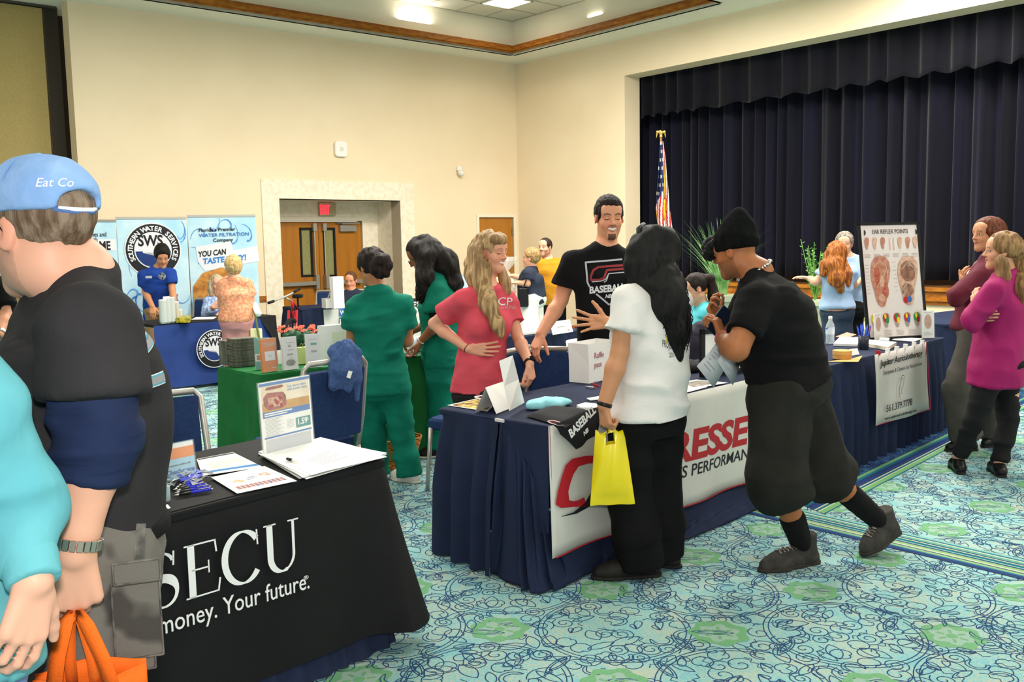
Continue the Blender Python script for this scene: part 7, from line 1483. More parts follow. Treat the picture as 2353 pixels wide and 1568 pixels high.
for a, px in (('R', .004), ('L', .0)):
 wr = p.J['wr'+a]; ax = unit(p.J['el'+a]-wr); b = MB()
 if a == 'R': b.lathe(wr+ax*.012, [(.0265, -.003), (.029, 0), (.0265, .003)], 20, axis=ax); b.build('hair_tie', black, p.root, smooth=True)
 else:
  b.lathe(wr+ax*.012, [(.0275, -.010), (.0295, -.008), (.0295, .008), (.0275, .010)], 20, axis=ax); wt = b.build('wristwatch', black, p.root, smooth=True)
  b = MB(); dd_ = unit(np.cross(ax, [.8, .5, 0])); dd_ = unit(np.array([.55, -.8, 0])-ax*np.dot([.55, -.8, 0], ax)); b.rbox(wr+ax*.012+dd_*.033, (.030, .034, .010), 0, .006, tilt=np.stack([np.cross(ax, dd_), ax, dd_], 1)); b.build('watch_face', mat('gloss_black', '#08080a', .15), wt)
c, R, s = p.J['head'], p.R, p.hs
q = lambda x, y, z: c+R@(np.array([x, y, z])*s)
S = SDF(); S.ell(q(0, -.022, .038), (.080*s, .100*s, .088*s), R, k=.03); S.plane(q(0, .040, .03), R@unit([0, 1, -.75]))
S.ell(q(.02, .050, .088), np.array([.060, .036, .024])*s, R, k=.03)
S.cone(q(-.05, -.02, .05), q(-.070, -.035, -.01), .04, .03, k=.03)
Yb = p.Y
ga = [P(1110, 590, Yb-.02), P(1100, 640, Yb-.03), P(1125, 700, Yb-.13), P(1143, 745, Yb-.17), P(1150, 770, Yb-.175)]
gb = [P(1105, 580, Yb+.06), P(1092, 630, Yb+.05), P(1098, 680, Yb+.02)]
gc = [P(1150, 620, Yb+.05), P(1160, 650, Yb+.05), P(1165, 672, Yb+.04)]
S.chain(ga, (.07, .052, .042, .024, .012), k=.04); S.chain(gb, (.07, .05, .03), k=.04); S.chain(gc, (.02, .022, .015), k=.03)
S.ell(q(.072, -.002, -.02), np.array([.03, .045, .055])*s, R, k=.012, op=1)
S.ell(q(.0, .075, -.045), np.array([.078, .055, .095])*s, R, k=.01, op=1)
p.part('hair', S, hbl, .0055, (.006, (26, 26, 6), 4))
strands('hair_strands', [(ga, (.06, .055, .045, .03, .02)), (gb+[P(1105, 705, Yb+.0)], (.06, .05, .035, .02))], 70, .0022, hbl, p.root, wav=.006, seg=16, fq=9)
man = Person('tall smiling person with a goatee in a black baseball T-shirt, leaning on a chair', 5.98, dict(
 head=(1400, 501, 0), neck=(1392, 566, .02), shR=(1316, 604, .0), shL=(1462, 603, .06), elR=(1288, 692, .02), wrR=(1243, 768, -.12), elL=(1478, 705, .0), wrL=(1470, 790, -.12),
 pel=(1392, 800, .03), hipR=(1360, 825, .02), hipL=(1422, 825, .05), kneR=(1360, 985, 0), kneL=(1425, 985, .03), ankR=(1358, 1125, .05), ankL=(1430, 1125, .08), toeR=(1345, 1160, -.12), toeL=(1440, 1160, -.1)),
 dict(skin='#dd9a78', hf=(.12, -1), bf=(.12, -1), hp=.12, hs=.262, smile=1, closed=1, goatee='#2c1c14', brow='#2c1c14', lip='#b5605a', neckr=.058, girth=dict(hip=(.17, .12), waist=(.165, .12), chest=(.19, .13), extra=[(.80, -.075, .06, (.08, .045, .06)), (.80, .075, .06, (.08, .045, .06))]), arm=(.058, .050, .047, .032), h=.0075, hh=.0034, jaw=1.03))
man.body(dict(R=dict(d=(-.35, -.35, -.75), n=(.3, .2, -.9), curls=(.5, .6, .7, .8), thumb=(.8, .4, .6), sc=1.12), L=dict(d=(0, -.3, -1), n=(-1, 0, 0), curl=.4)))
man.shirt(mat('black_tshirt', '#101011', .9, '#17171a', 6, spec=.15, bump=.8, bscale=6, bstretch=(.9, .9, 2)), ease=.016, hem=.035, sl=.62, sr=(.078, .090), fold=(.005, (5, 5, 7), 21))
man.trousers(mat('white_shorts', '#e9e6df', .8, '#dedad2', 8), name='shorts', r=(.12, .13), cuff=.95, top=-.06)
for a in 'LR': man.shoe(a, shoeb, soleb, w=.052)
c, R, s = man.J['head'], man.R, man.hs
q = lambda x, y, z: c+R@(np.array([x, y, z])*s)
def shorthair(pp, m, t=.012, top=.0, front=.052, slope=-.62, low=-.045, side=.0, h=None, fold=(.003, (50, 50, 30), 3)):
 c, R, s = pp.J['head'], pp.R, pp.hs; q = lambda x, y, z: c+R@(np.array([x, y, z])*s)
 S = SDF(); S.ell(q(0, -.020, .032+top*.5), np.array([.074+t*.8, .094+t, .086+t+top*.6])*s, R, k=.02)
 if top: S.ell(q(0, .030, .088), np.array([.052, .050, .030+top])*s, R, k=.02)
 S.plane(q(0, front, .055), R@unit([0, 1, slope]), k=.004); S.plane(q(0, -.03, low), R@unit([0, .35, -1]), k=.004)
 for e in (-1, 1): S.ell(q(e*.085, .000, -.012), np.array([.022, .030, .040])*s, R, k=.004, op=1)
 return pp.part('hair', S, m, h or pp.hh*1.2, fold)
shorthair(man, hbr, t=.007, top=.006, front=.064, slope=-.5, low=-.03)
def garment(pp, nm): return [c for c in COL.objects if c.parent == pp.root and c.name.split('.')[0] == nm][0]
def pprint(pp, nm, kind, data, Y, m, d, bold=.02, shear=0, w=.01):
 "kind text: (body,(x0,y0),(x1,y1),cap px); kind line: list of pixel polylines"
 g = garment(pp, nm); o = P(1176, 784, Y); n = np.array([0, -1., 0])
 if kind == 'text': ob = textfit('print_lettering', data[0], o, n, data[1], data[2], data[3], m, pp.root, bold=bold, shear=shear, ext=0)
 else:
  O = P(data[0][0][0], data[0][0][1], Y); ob = strokes('print_lines', [([((P(x, y, Y)-O)[0], (P(x, y, Y)-O)[2]) for x, y in dn], w) for dn in [[tuple(lerp(a, b_, t)) for a, b_ in zip(pl_[:-1], pl_[1:]) for t in np.linspace(0, 1, 7)[:-1]]+[pl_[-1]] for pl_ in data]], O, np.array([1., 0, 0]), Z, m, pp.root, ext=0)
 dense(ob, 2 if kind == 'text' else 0); return wrap(ob, g, d)
pg = mat('print_grey', '#b9bcc2', .7); pr_ = mat('print_dark_red', '#8e3236', .8); pw = mat('print_pale', '#e3e4e6', .7); pn_ = mat('print_plum', '#2c2036', .8)
fd = (0, 1, 0)
pprint(man, 'shirt', 'line', [[(1436, 597), (1400, 600), (1350, 604), (1349, 603), (1352, 650), (1357, 661)], [(1372, 677), (1388, 690), (1402, 702), (1420, 694)]], 5.8, pg, fd, w=.011)
pprint(man, 'shirt', 'line', [[(1440, 611), (1400, 613), (1378, 615), (1366, 622), (1360, 636), (1360, 645), (1380, 644), (1390, 640), (1398, 622), (1440, 619)]], 5.8, pr_, fd, w=.014)
pprint(man, 'shirt', 'line', [[(1362, 649), (1384, 647), (1394, 643), (1402, 630), (1440, 627)], [(1400, 634), (1396, 646), (1390, 650)]], 5.8, pg, fd, w=.006)
pprint(man, 'shirt', 'text', ('BASEBALL', (1357, 676), (1440, 668), 16), 5.8, pw, fd, .04)
pprint(man, 'shirt', 'text', ('NB', (1393, 687), (1408, 686), 9), 5.8, pw, fd, .03, .3)
pprint(p, 'shirt', 'text', ('CP', (1144, 705), (1178, 708), 19), 5.3, pw, fd, -.005, .1)
pprint(p, 'shirt', 'text', ('STRONG', (1150, 714), (1186, 716), 8), 5.3, pg, fd, -.01, .1)
pprint(p, 'shirt', 'line', [[(1130, 696), (1134, 712)], [(1136, 694), (1140, 715)], [(1142, 697), (1145, 717)]], 5.3, pn_, fd, w=.009)
wd = (-.35, 1, 0)
pprint(w, 'shirt', 'text', ('J  TH', (1513, 775), (1568, 768), 38), 4.2, pry, wd, .02, .05)
pprint(w, 'shirt', 'text', ('PROJECT GRAD', (1504, 793), (1572, 812), 17), 4.2, prm, wd, -.005, .1)
pprint(w, 'shirt', 'text', ('2017', (1522, 818), (1545, 818), 11), 4.2, prm, wd, -.01)
pprint(w, 'shirt', 'line', [[(1500, 672), (1506, 680), (1512, 676), (1520, 684), (1530, 688)], [(1504, 690), (1516, 692), (1528, 697)]]+[[(1575+.0*k, 715), (1575+14*math.cos(a), 715-26*math.sin(a))] for k, a in enumerate(np.linspace(1.2, 4.6, 9))], 4.2, prm, wd, w=.006)
be = Person('person in a black beanie, black T-shirt and baggy shorts bending towards the table', Yf(1815, 1302), dict(
 head=(1686, 577, .06), neck=(1742, 628, .02), shL=(1738, 690, -.17), shR=(1740, 655, .22), elL=(1693, 806, -.27), wrL=(1660, 778, -.05), elR=(1690, 770, .36), wrR=(1650, 742, .22),
 pel=(1815, 868, 0), hipL=(1795, 915, -.08), hipR=(1840, 915, .10), kneL=(1785, 1095, -.10), kneR=(1880, 1075, .10), ankL=(1843, 1252, .02), ankR=(2014, 1192, .17), toeL=(1760, 1283, -.06), toeR=(1990, 1262, .12), heeR=(2050, 1222, .21)),
 dict(skin='#a8683f', hf=(-.80, .60), bf=(-.72, .60), hp=.28, hs=.242, neckr=.066, beard='#2a1a12', ba=.4, lift='R', girth=dict(hip=(.195, .165), waist=(.195, .17), chest=(.205, .165), curve=(-.02, -.045), hemf=1.0, extra=[(.30, 0, .05, (.15, .13, .15)), (.85, 0, -.04, (.17, .10, .12))]), arm=(.066, .056, .056, .034), leg=(.10, .068, .062, .042), h=.009, hh=.0042))
be.body(dict(L=dict(d=(-.25, .35, 1), n=(-.75, .5, 0), curls=(.9, 1.1, 1.2, 1.3), thumb=(.8, .35, .5), sc=1.05), R=dict(d=(-.3, .1, .8), n=(.5, -.5, 0), curls=(.8, .9, 1., 1.1), sc=1.05)))
be.shirt(mat('black_jersey', '#0f0f10', .9, '#151516', 6, spec=.15, bump=1., bscale=5, bstretch=(.7, .7, 2.6)), ease=.016, hem=.06, sl=.66, sr=(.085, .083), fold=(.006, (4, 4, 14), 31))
be.trousers(mat('dark_olive_twill', '#24231f', .9, '#2a2926', 9, spec=.15, bump=.9, bscale=6, bstretch=(1.5, 1.5, .8)), name='shorts', r=(.135, .155), cuff=1.27, top=.02, fold=(.008, (6, 6, 4), 32), ease=.02)
sock = mat('black_sock', '#0c0c0c', .95)
S = SDF()
for a, t in (('L', .62), ('R', .55)): S = SDF(); S.cone(lerp(be.J['kne'+a], be.J['ank'+a], t), be.J['ank'+a], .062, .053, k=.0); be.part('sock', S, sock, .007, (.001, (20, 20, 60)))
grysh = mat('washed_black_canvas', '#3b3835', .85, '#474440', 30, spec=.15, bump=.2, bscale=200); sol = mat('dark_rubber', '#35302c', .8)
lace = mat('speckled_lace', '#b5b1aa', .8, '#3a3634', 90)
for a in 'LR':
 so = be.shoe(a, grysh, sol, w=.053, top=.075)
 an, toe = be.J['ank'+a], be.J['toe'+a]; hl = be.J.get('hee'+a); fw_ = unit(np.array([*(toe-an)[:2], 0])) if a == 'L' else unit(toe-hl); up_ = unit((an-toe)-fw_*((an-toe)@fw_)) if a == 'R' else Z; sd = np.cross(fw_, up_); R0, l0 = rootmat(so); bv = BVHTree.FromPolygons([Vector(R0@np.array(v_.co[:])+l0) for v_ in so.data.vertices], [p_.vertices[:] for p_ in so.data.polygons]); dr = unit(up_+fw_*.7); b = MB()
 def sp(t, x):
  p_ = lerp(toe, an, t)+sd*x+dr*.2; h_ = bv.ray_cast(Vector(p_), Vector(-dr), .5)[0]; return (np.array(h_) if h_ is not None else lerp(toe, an, t))+dr*.003
 for k in range(7):
  t = .36+.10*k; b.tube([sp(t, x) for x in (-.026, -.012, 0, .012, .026)], .0030, 5); b.tube([sp(t+.10*(x+.026)/.052, x) for x in (-.026, -.01, .01, .026)], .0030, 5)
 b.build('laces', lace, so, smooth=True)
c, R, s = be.J['head'], be.R, be.hs; q = lambda x, y, z: c+R@(np.array([x, y, z])*s)
knit = mat('black_knit', '#0b0c0c', .95, '#141616', 90, bump=.4, bscale=260, stretch=(1, 1, .3), spec=.1)
S = SDF(); S.ell(q(0, -.022, .042), np.array([.088, .108, .098])*s, R, k=.03); S.ell(q(.0, -.055, .115), np.array([.055, .060, .055])*s, R, k=.05); S.ell(q(0, -.075, .152), np.array([.022, .026, .026])*s, R, k=.04)
S.plane(q(0, 0, .002), R@unit([0, .10, -1]), k=.01)
be.part('beanie', S, knit, .005, (.0035, (14, 14, 14), 6))
S = SDF(); S.ell(q(.0, .085, .055), np.array([.05, .04, .03])*s, R, k=.02); S.ell(q(-.02, .108, .03), np.array([.03, .025, .03])*s, R, k=.02); be.part('hair', S, hb, .006, (.008, (60, 60, 60), 3))
nk = be.J['neck']; b = MB(); side = unit(be.J['shR']-be.J['shL'])
for k in range(30):
 a_ = k/30*2*math.pi; c_ = nk+be.bf*(.082*math.cos(a_)+.02)+side*.082*math.sin(a_)+Z*(.012-.045*math.cos(a_)); b.lathe(c_, [(.004, -.004), (.0085, -.002), (.0085, .002), (.004, .004)], 8, axis=unit([math.sin(k*2.1), math.cos(k*2.1), .4*(k % 2)]))
b.build('chain_necklace', mat('silver_chain', '#d8d4cc', .25, metal=1), be.root, smooth=True)
wr = be.J['wrL']; ax = unit(be.J['elL']-wr); b = MB(); b.lathe(wr+ax*.01, [(.037, -.008), (.040, -.006), (.040, .006), (.037, .008)], 20, axis=ax); b.build('wristband', mat('hot_pink', '#f0559a', .5), be.root, smooth=True)
scr = mat('green_scrubs', '#0e7a64', .85, '#0b6a57', 6, bump=1., bscale=6, bstretch=(.7, .7, 2.4), spec=.15)
s1 = Person('person in green scrubs with dark hair pinned in a bun, back turned, beside a chair', Yf(925, 1106), dict(
 head=(851, 614, .02), neck=(871, 668, 0), shL=(817, 704, .02), shR=(927, 702, .02), elL=(808, 793, .08), wrL=(835, 800, .30), elR=(936, 785, .08), wrR=(900, 780, .30),
 pel=(872, 868, 0), hipL=(842, 898, 0), hipR=(908, 898, 0), kneL=(858, 1000, .04), kneR=(925, 1000, -.0), ankL=(868, 1088, .06), ankR=(940, 1092, -.02), toeL=(858, 1090, .22), toeR=(905, 1102, .06)),
 dict(skin='#b07a52', hf=(-.72, .70), bf=(.02, 1), hp=.22, hs=.228, fem=1, girth=dict(hip=(.185, .125), waist=(.145, .11), chest=(.16, .12), hemf=1.03), arm=(.052, .044, .042, .028), h=.0095, hh=.005, leg=(.09, .06, .055, .038)))
s1.body(dict(L=dict(d=(.8, .5, 0), n=(0, 0, -1), curl=.4), R=dict(d=(-.8, .5, 0), n=(0, 0, -1), curl=.4)))
s1.shirt(scr, name='scrub_top', ease=.020, hem=.10, sl=.55, sr=(.075, .082), fold=(.010, (4, 4, 11), 41))
s1.trousers(scr, r=(.105, .082, .080, .088), cuff=1.0, top=-.0, fold=(.008, (5, 5, 9), 42))
wsh = mat('white_sneaker', '#e6e0d6', .6)
for a in 'LR': s1.shoe(a, wsh, mat('white_sole', '#d8d2c8', .7), w=.045, h=.008)
c, R, s = s1.J['head'], s1.R, s1.hs; q = lambda x, y, z: c+R@(np.array([x, y, z])*s)
S = SDF(); S.ell(q(0, -.022, .036), np.array([.084, .104, .092])*s, R, k=.03); S.plane(q(0, .05, .04), R@unit([0, 1, -.45])); S.plane(q(0, 0, -.045), R@unit([0, .5, -1]))
bn = P(876, 611, s1.Y-.08)
for k in range(7): a_ = k*.9; S.ell(bn+np.array([.036*math.cos(a_), -.01, .042*math.sin(a_)]), (.034, .034, .036), k=.012)
for e in (-1, 1): S.ell(q(e*.088, .005, -.012), np.array([.024, .030, .038])*s, R, k=.004, op=1)
s1.part('hair', S, hbr, .006, (.006, (30, 30, 14), 4))
s2 = Person('person in green scrubs with long dark wavy hair and glasses, bent over the green table', Yf(985, 1050), dict(
 head=(968, 588, 0), neck=(1003, 628, .05), shL=(1000, 672, -.12), shR=(1012, 660, .2), elL=(1002, 748, -.16), wrL=(966, 785, -.1), elR=(990, 740, .2), wrR=(950, 760, .16),
 pel=(1020, 800, .06), hipL=(1010, 835, -.02), hipR=(1030, 835, .14), kneL=(1012, 935, -.0), kneR=(1035, 930, .14), ankL=(1005, 1030, .0), ankR=(1035, 1015, .14), toeL=(970, 1048, -.03), toeR=(1000, 1035, .12)),
 dict(skin='#8a5638', hf=(-.93, -.05), bf=(-.95, .2), hp=.55, hs=.232, fem=1, girth=dict(hip=(.17, .14), waist=(.14, .12), chest=(.155, .13)), arm=(.045, .038, .036, .024), h=.010, hh=.005))
s2.body(dict(L=dict(d=(-.4, -.1, -1), n=(-.7, .2, .4), curls=(.6, .8, 1., 1.1), thumb=(.8, .4, .5)), R=dict(d=(-.5, 0, -.6), n=(0, 0, -1), curl=.5)))
s2.shirt(scr, name='scrub_top', ease=.024, hem=.12, sl=.60, sr=(.078, .088), fold=(.008, (5, 5, 9), 44))
s2.trousers(scr, r=(.11, .09, .085, .085), cuff=1.0, top=-.02, fold=(.008, (5, 5, 6), 45))
S = SDF(); J = s2.J; fcone(S, lerp(J['shL'], J['elL'], .5), lerp(J['shL'], J['elL'], .98), .052, .047); s2.part('undersleeve', S, blk, .008)
for a in 'LR': s2.shoe(a, shoeb, wsh, w=.045, h=.008)
b = MB(); wr = J['wrL']; ax = unit(J['elL']-wr); b.tube([wr+ax*.01+R_ for R_ in [np.cross(ax, unit([math.cos(t), math.sin(t), .3]))*.03 for t in np.linspace(0, 6.28, 16)]], .004, 6); b.build('bracelet', mat('pearl', '#e8ddcf', .3), s2.root, smooth=True)
c, R, s = s2.J['head'], s2.R, s2.hs; q = lambda x, y, z: c+R@(np.array([x, y, z])*s)
S = SDF(); S.ell(q(0, -.026, .036), np.array([.084, .102, .092])*s, R, k=.03); S.plane(q(0, .05, .05), R@unit([0, 1, -.55])); Yb = s2.Y
ga = [P(985, 580, Yb+.0), P(1020, 605, Yb+.05), P(1037, 650, Yb+.06), P(1040, 700, Yb+.06)]
gb = [P(980, 590, Yb-.08), P(975, 640, Yb-.13), P(968, 680, Yb-.14)]
S.chain(ga, (.09, .08, .065, .03), k=.05); S.chain(gb, (.055, .045, .02), k=.04); S.ell(q(0, .09, -.04), np.array([.075, .06, .09])*s, R, k=.01, op=1)
s2.part('hair', S, hb2 if False else hair_m('brown_black', '#0c0807', '#1e1410'), .008, (.010, (18, 18, 8), 4))
strands('hair_strands', [(ga, (.09, .085, .075, .05)), (gb+[P(962, 700, Yb-.14)], (.055, .05, .035, .02))], 70, .0035, _M['hair_brown_black'], s2.root, wav=.015, seg=18, fq=14)
b = MB()
for e in (-1, 1):
 b.tube([q(e*.031+.021*math.cos(t), .103, .002+.016*math.sin(t)) for t in np.linspace(0, 6.28, 14)], .0022*s, 6); b.tube([q(e*.052, .100, .006), q(e*.080, .05, .008), q(e*.083, -.01, .006)], .002, 5)
b.tube([q(-.010, .105, .004), q(.010, .105, .004)], .002, 5); b.build('glasses', black, s2.root, smooth=True)
mg = Person('person in a magenta blouse and black trousers with arms crossed, light brown ponytail', Yf(2290, 1092), dict(
 head=(2300, 578, 0), neck=(2318, 632, .02), shL=(2286, 668, -.14), shR=(2320, 660, .20), elL=(2232, 738, -.12), wrL=(2252, 705, .10), elR=(2235, 735, .24), wrR=(2238, 728, .0),
 pel=(2292, 838, .03), hipL=(2275, 870, -.05), hipR=(2312, 870, .10), kneL=(2238, 965, -.02), kneR=(2316, 965, .06), ankL=(2204, 1052, .10), ankR=(2296, 1068, .0), toeL=(2190, 1052, .26), toeR=(2278, 1066, .16)),
 dict(skin='#d9a181', hf=(-.93, .30), bf=(-.85, .50), hs=.228, fem=1, girth=dict(hip=(.17, .135), waist=(.15, .12), chest=(.155, .12), hemf=1.08), arm=(.045, .040, .038, .025), h=.0095, hh=.0045, leg=(.085, .055, .05, .034), bare_feet=1))
mg.body(dict(L=dict(d=(-.1, .6, .7), n=(.5, .3, 0), curl=.5), R=dict(d=(.2, -.9, .1), n=(.6, 0, 0), curl=.4)))
mgm = mat('magenta_blouse', '#a31463', .7, '#971059', 5, bump=.9, bscale=7, bstretch=(1.4, 1.4, .7))
mg.shirt(mgm, name='blouse', ease=.030, hem=.13, sl=1.9, sr=(.068, .062, .044), fold=(.009, (6, 6, 5), 51))
mg.trousers(mat('black_denim', '#0e0e10', .85, '#141416', 8), r=(.088, .066, .058, .052), cuff=.93, top=-.06, fold=(.006, (5, 5, 12), 52))
flat_ = mat('black_flat_shoe', '#121010', .4)
for a in 'LR': mg.shoe(a, flat_, soleb, w=.040, hgt=.028, h=.007)
c, R, s = mg.J['head'], mg.R, mg.hs; q = lambda x, y, z: c+R@(np.array([x, y, z])*s); Yb = mg.Y
hlb = hair_m('light_brown', '#7a5838', '#a98458')
S = SDF(); S.ell(q(0, -.022, .036), np.array([.082, .102, .090])*s, R, k=.03); S.plane(q(0, .052, .04), R@unit([0, 1, -.55])); S.plane(q(0, 0, -.06), R@unit([0, .6, -1]))
ga = [P(2335, 575, Yb-.02), P(2348, 600, Yb-.0), P(2347, 650, Yb-.05), P(2350, 700, Yb-.06), P(2350, 745, Yb-.05)]
S.chain(ga, (.055, .04, .045, .035, .012), k=.03); S.chain([P(2300, 600, Yb-.09), P(2306, 635, Yb-.10), P(2300, 650, Yb-.12)], (.035, .03, .015), k=.03); S.ell(q(0, .075, -.045), np.array([.085, .06, .09])*s, R, k=.01, op=1)
mg.part('hair', S, hlb, .006, (.006, (26, 26, 9), 4)); strands('hair_strands', [(ga, (.06, .05, .05, .045, .03))], 60, .0028, hlb, mg.root, wav=.006)
mr = Person('person in a maroon blazer and grey trousers with short auburn hair, arms folded', Yf(2250, 1036), dict(
 head=(2266, 540, 0), neck=(2284, 590, .03), shL=(2262, 628, -.14), shR=(2275, 618, .20), elL=(2196, 682, -.16), wrL=(2225, 668, .10), elR=(2200, 680, .22), wrR=(2215, 662, -.02),
 pel=(2238, 745, .03), hipL=(2235, 775, -.08), hipR=(2250, 775, .10), kneL=(2196, 900, -.04), kneR=(2265, 890, .12), ankL=(2220, 1008, .0), ankR=(2285, 1000, .18), toeL=(2180, 1024, .0), toeR=(2262, 1032, .10)),
 dict(skin='#c98e68', hf=(-.98, -.22), bf=(-.92, -.1), hs=.232, fem=1, brow='#4a2a1a', girth=dict(hip=(.165, .125), waist=(.14, .115), chest=(.155, .125)), arm=(.045, .040, .038, .025), h=.011, hh=.005))
mr.body(dict(L=dict(d=(.2, .8, .2), n=(.6, 0, 0), curl=.4), R=dict(d=(-.3, -.4, .9), n=(.7, 0, .2), curl=.5)))
mar = mat('maroon_wool', '#571829', .8, '#641f31', 6, bump=.1, bscale=80)
def blz(S): S.plane(lerp(mr.J['pel'], mr.J['neck'], .0)-Z*.02, -Z)
mr.shirt(mar, name='blazer', ease=.026, hem=.06, sl=1.85, sr=(.068, .062, .048), fold=(.008, (6, 6, 8), 55))
S = SDF(); N_ = mr.J['neck']; M_ = lerp(mr.J['pel'], mr.J['neck'], .45); S.loft([(M_+mr.bf*.11, mr.br, .02, .04), (lerp(M_, N_, .5)+mr.bf*.12, mr.br, .045, .045), (N_+mr.bf*.06-Z*.03, mr.br, .055, .045)], k=.01); mr.part('blouse', S, mat('cream_blouse', '#eadfce', .7), .008)
gt = mat('grey_trousers', '#55524c', .9, '#4b4843', 8)
mr.trousers(gt, r=(.10, .095, .10, .115), cuff=.96, top=-.0, fold=(.008, (6, 6, 5), 56))
S = SDF(); S.loft([(mr.J['pel']-Z*.035, mr.br, .185, .145), (mr.J['pel']+Z*.005, mr.br, .182, .142)], k=0); mr.part('belt', S, blk, .008)
for a in 'LR': mr.shoe(a, flat_, soleb, w=.040, h=.008)
c, R, s = mr.J['head'], mr.R, mr.hs; q = lambda x, y, z: c+R@(np.array([x, y, z])*s); Yb = mr.Y
S = SDF(); S.ell(q(0, -.026, .036), np.array([.086, .104, .092])*s, R, k=.03); S.plane(q(0, .05, .04), R@unit([0, 1, -.5])); S.chain([q(.0, -.07, .02), q(0, -.085, -.05), q(0, -.08, -.10)], (.07, .06, .035), k=.04); S.chain([q(-.075, -.02, .0), q(-.075, -.03, -.06)], (.03, .02), k=.03); S.chain([q(.075, -.02, .0), q(.075, -.03, -.06)], (.03, .02), k=.03)
mr.part('hair', S, hair_m('dark_auburn', '#4a2210', '#743a1c'), .007, (.005, (26, 26, 9), 4))
cp = Person('person in a faded blue cap and black T-shirt carrying an orange bag, seen from behind', 1.80, dict(
 head=(88, 532, .02), neck=(172, 628, .05), shL=(205, 758, -.14), shR=(150, 735, .30), elL=(222, 1010, -.17), wrL=(172, 1268, -.20), elR=(60, 1010, .38), wrR=(-40, 1150, .25),
 pel=(165, 1205, .06), hipL=(188, 1300, -.04), hipR=(188, 1290, .20), kneL=(200, 1750, -.05), kneR=(205, 1740, .20), ankL=(230, 2150, .0), ankR=(240, 2140, .26), toeL=(40, 2330, .08), toeR=(60, 2290, .34)),
 dict(skin='#dba48a', hf=(-.91, .42), bf=(-.90, .44), hp=.02, hs=.246, neckr=.066, noear=0, beard='#6d5c50', ba=.35, girth=dict(hip=(.17, .15), waist=(.18, .165), chest=(.20, .155), extra=[(.45, 0, .10, (.14, .10, .11))], hemf=1.0), arm=(.055, .048, .046, .033), leg=(.10, .07, .06, .04), h=.007, hh=.0032))
cp.body(dict(L=dict(d=(-.06, .05, -1), n=(-.35, .95, 0), curls=(1.15, 1.3, 1.35, 1.4), thumb=(.85, .25, .5), sc=1.12)))
ctee = mat('faded_black_tee', '#29282a', .9, '#343234', 3, bump=.9, bscale=6, bstretch=(1.6, 1.6, .6), spec=.12)
cp.shirt(ctee, ease=.020, hem=.02, sl=.60, sr=(.085, .094), fold=(.007, (5, 5, 5), 61))
nv = mat('navy_jersey', '#1d2744', .9, '#25304e', 8, bump=1., bscale=9, bstretch=(.7, .7, 3), spec=.12)
S = SDF(); J = cp.J; S.cone(lerp(J['shL'], J['elL'], .45), lerp(J['shL'], J['elL'], .98), .074, .072, k=.02); fcone(S, J['elL'], lerp(J['elL'], J['wrL'], .36), .071, .060, k=.02); cp.part('undershirt_sleeve', S, nv, .006, (.0065, (7, 7, 26), 62))
camo = mat('grey_camo', '#6d6963', .9, '#474440', 7, bump=.25, bscale=70, lo=.56, hi=.62, spec=.12, detail=2)
cp.trousers(camo, r=(.118, .10, .095, .09), top=.0, fold=(.009, (5, 5, 6), 63), ease=.012, cuff=1)
for a in 'LR': cp.shoe(a, shoeb, soleb, h=.012)
bt = SDF(); bt.loft([(J['pel']-Z*.035, cp.br, .19, .18), (J['pel']+Z*.0, cp.br, .19, .18)], k=0); cp.part('belt', bt, blk, .009)
def sidept(px, py, Y): return P(px, py, Y)
sx = unit([.93, .36, 0]); sy = unit(np.cross(sx, [0, 0, 1])); 
seam = mat('camo_seam', '#77736b', .9, '#4a4744', 30)
for (x0, y0, w_, h_, dY) in ((258, 1296, .082, .040, 1.672), (255, 1342, .084, .150, 1.682), (190, 1500, .125, .05, 1.665)):
 o_ = P(x0, y0, dY); b = MB(); b.rbox(o_+sx*w_/2-Z*h_/2, (w_, h_, .012), 0, .006, tilt=np.stack([sx, Z, -sy*-1], 1)); ob = b.build('cargo_pocket', camo, cp.root)
 b = MB(); e_ = -unit(np.cross(sx, Z))*-.0; n_ = unit(np.cross(sx, Z))
 for (u0, v0, u1, v1) in ((.0, 0, 1, 0), (0, 0, 0, 1), (1, 0, 1, 1), (0, 1, 1, 1)): b.tube([o_+sx*w_*u0-Z*h_*v0+n_*.0065, o_+sx*w_*u1-Z*h_*v1+n_*.0065], .0022, 5)
 b.build('stitching', seam, ob)
b = MB(); o_ = P(322, 1240, 1.655); b.box(o_, (.016, .014, .055), .3, tilt=np.array(Matrix.Rotation(.12, 3, 'Y'))); b.build('belt_loop', seam, cp.root)
wr = J['wrL']; ax = unit(J['elL']-wr); stl = mat('watch_steel', '#b9b4a8', .3, metal=.9); b = MB()
e1 = unit(np.cross(ax, [1, 0, 0])); e2 = np.cross(ax, e1)
for k in range(22):
 t = k/22*2*math.pi; n_ = e1*math.cos(t)+e2*math.sin(t); tn = np.cross(ax, n_); b.rbox(wr+ax*.018+n_*.0405, (.0098, .019, .005), 0, .001, tilt=np.stack([tn, ax, n_], 1))
wt = b.build('wristwatch', stl, cp.root); n_ = unit(np.array([-.9, -.35, 0])-ax*np.dot([-.9, -.35, 0], ax)); b = MB(); b.lathe(wr+ax*.018+n_*.040, [(.019, 0), (.021, .003), (.020, .009), (.017, .011)], 24, axis=n_); b.build('watch_case', stl, wt, smooth=True)
c, R, s = cp.J['head'], cp.R, cp.hs; q = lambda x, y, z: c+R@(np.array([x, y, z])*s)
S = SDF(); S.ell(q(0, -.022, .034), np.array([.077, .098, .084])*s, R, k=.02); S.plane(q(0, .05, .045), R@unit([0, 1, -.5])); S.plane(q(0, -.03, -.042), R@unit([0, .45, -1]), k=.004)
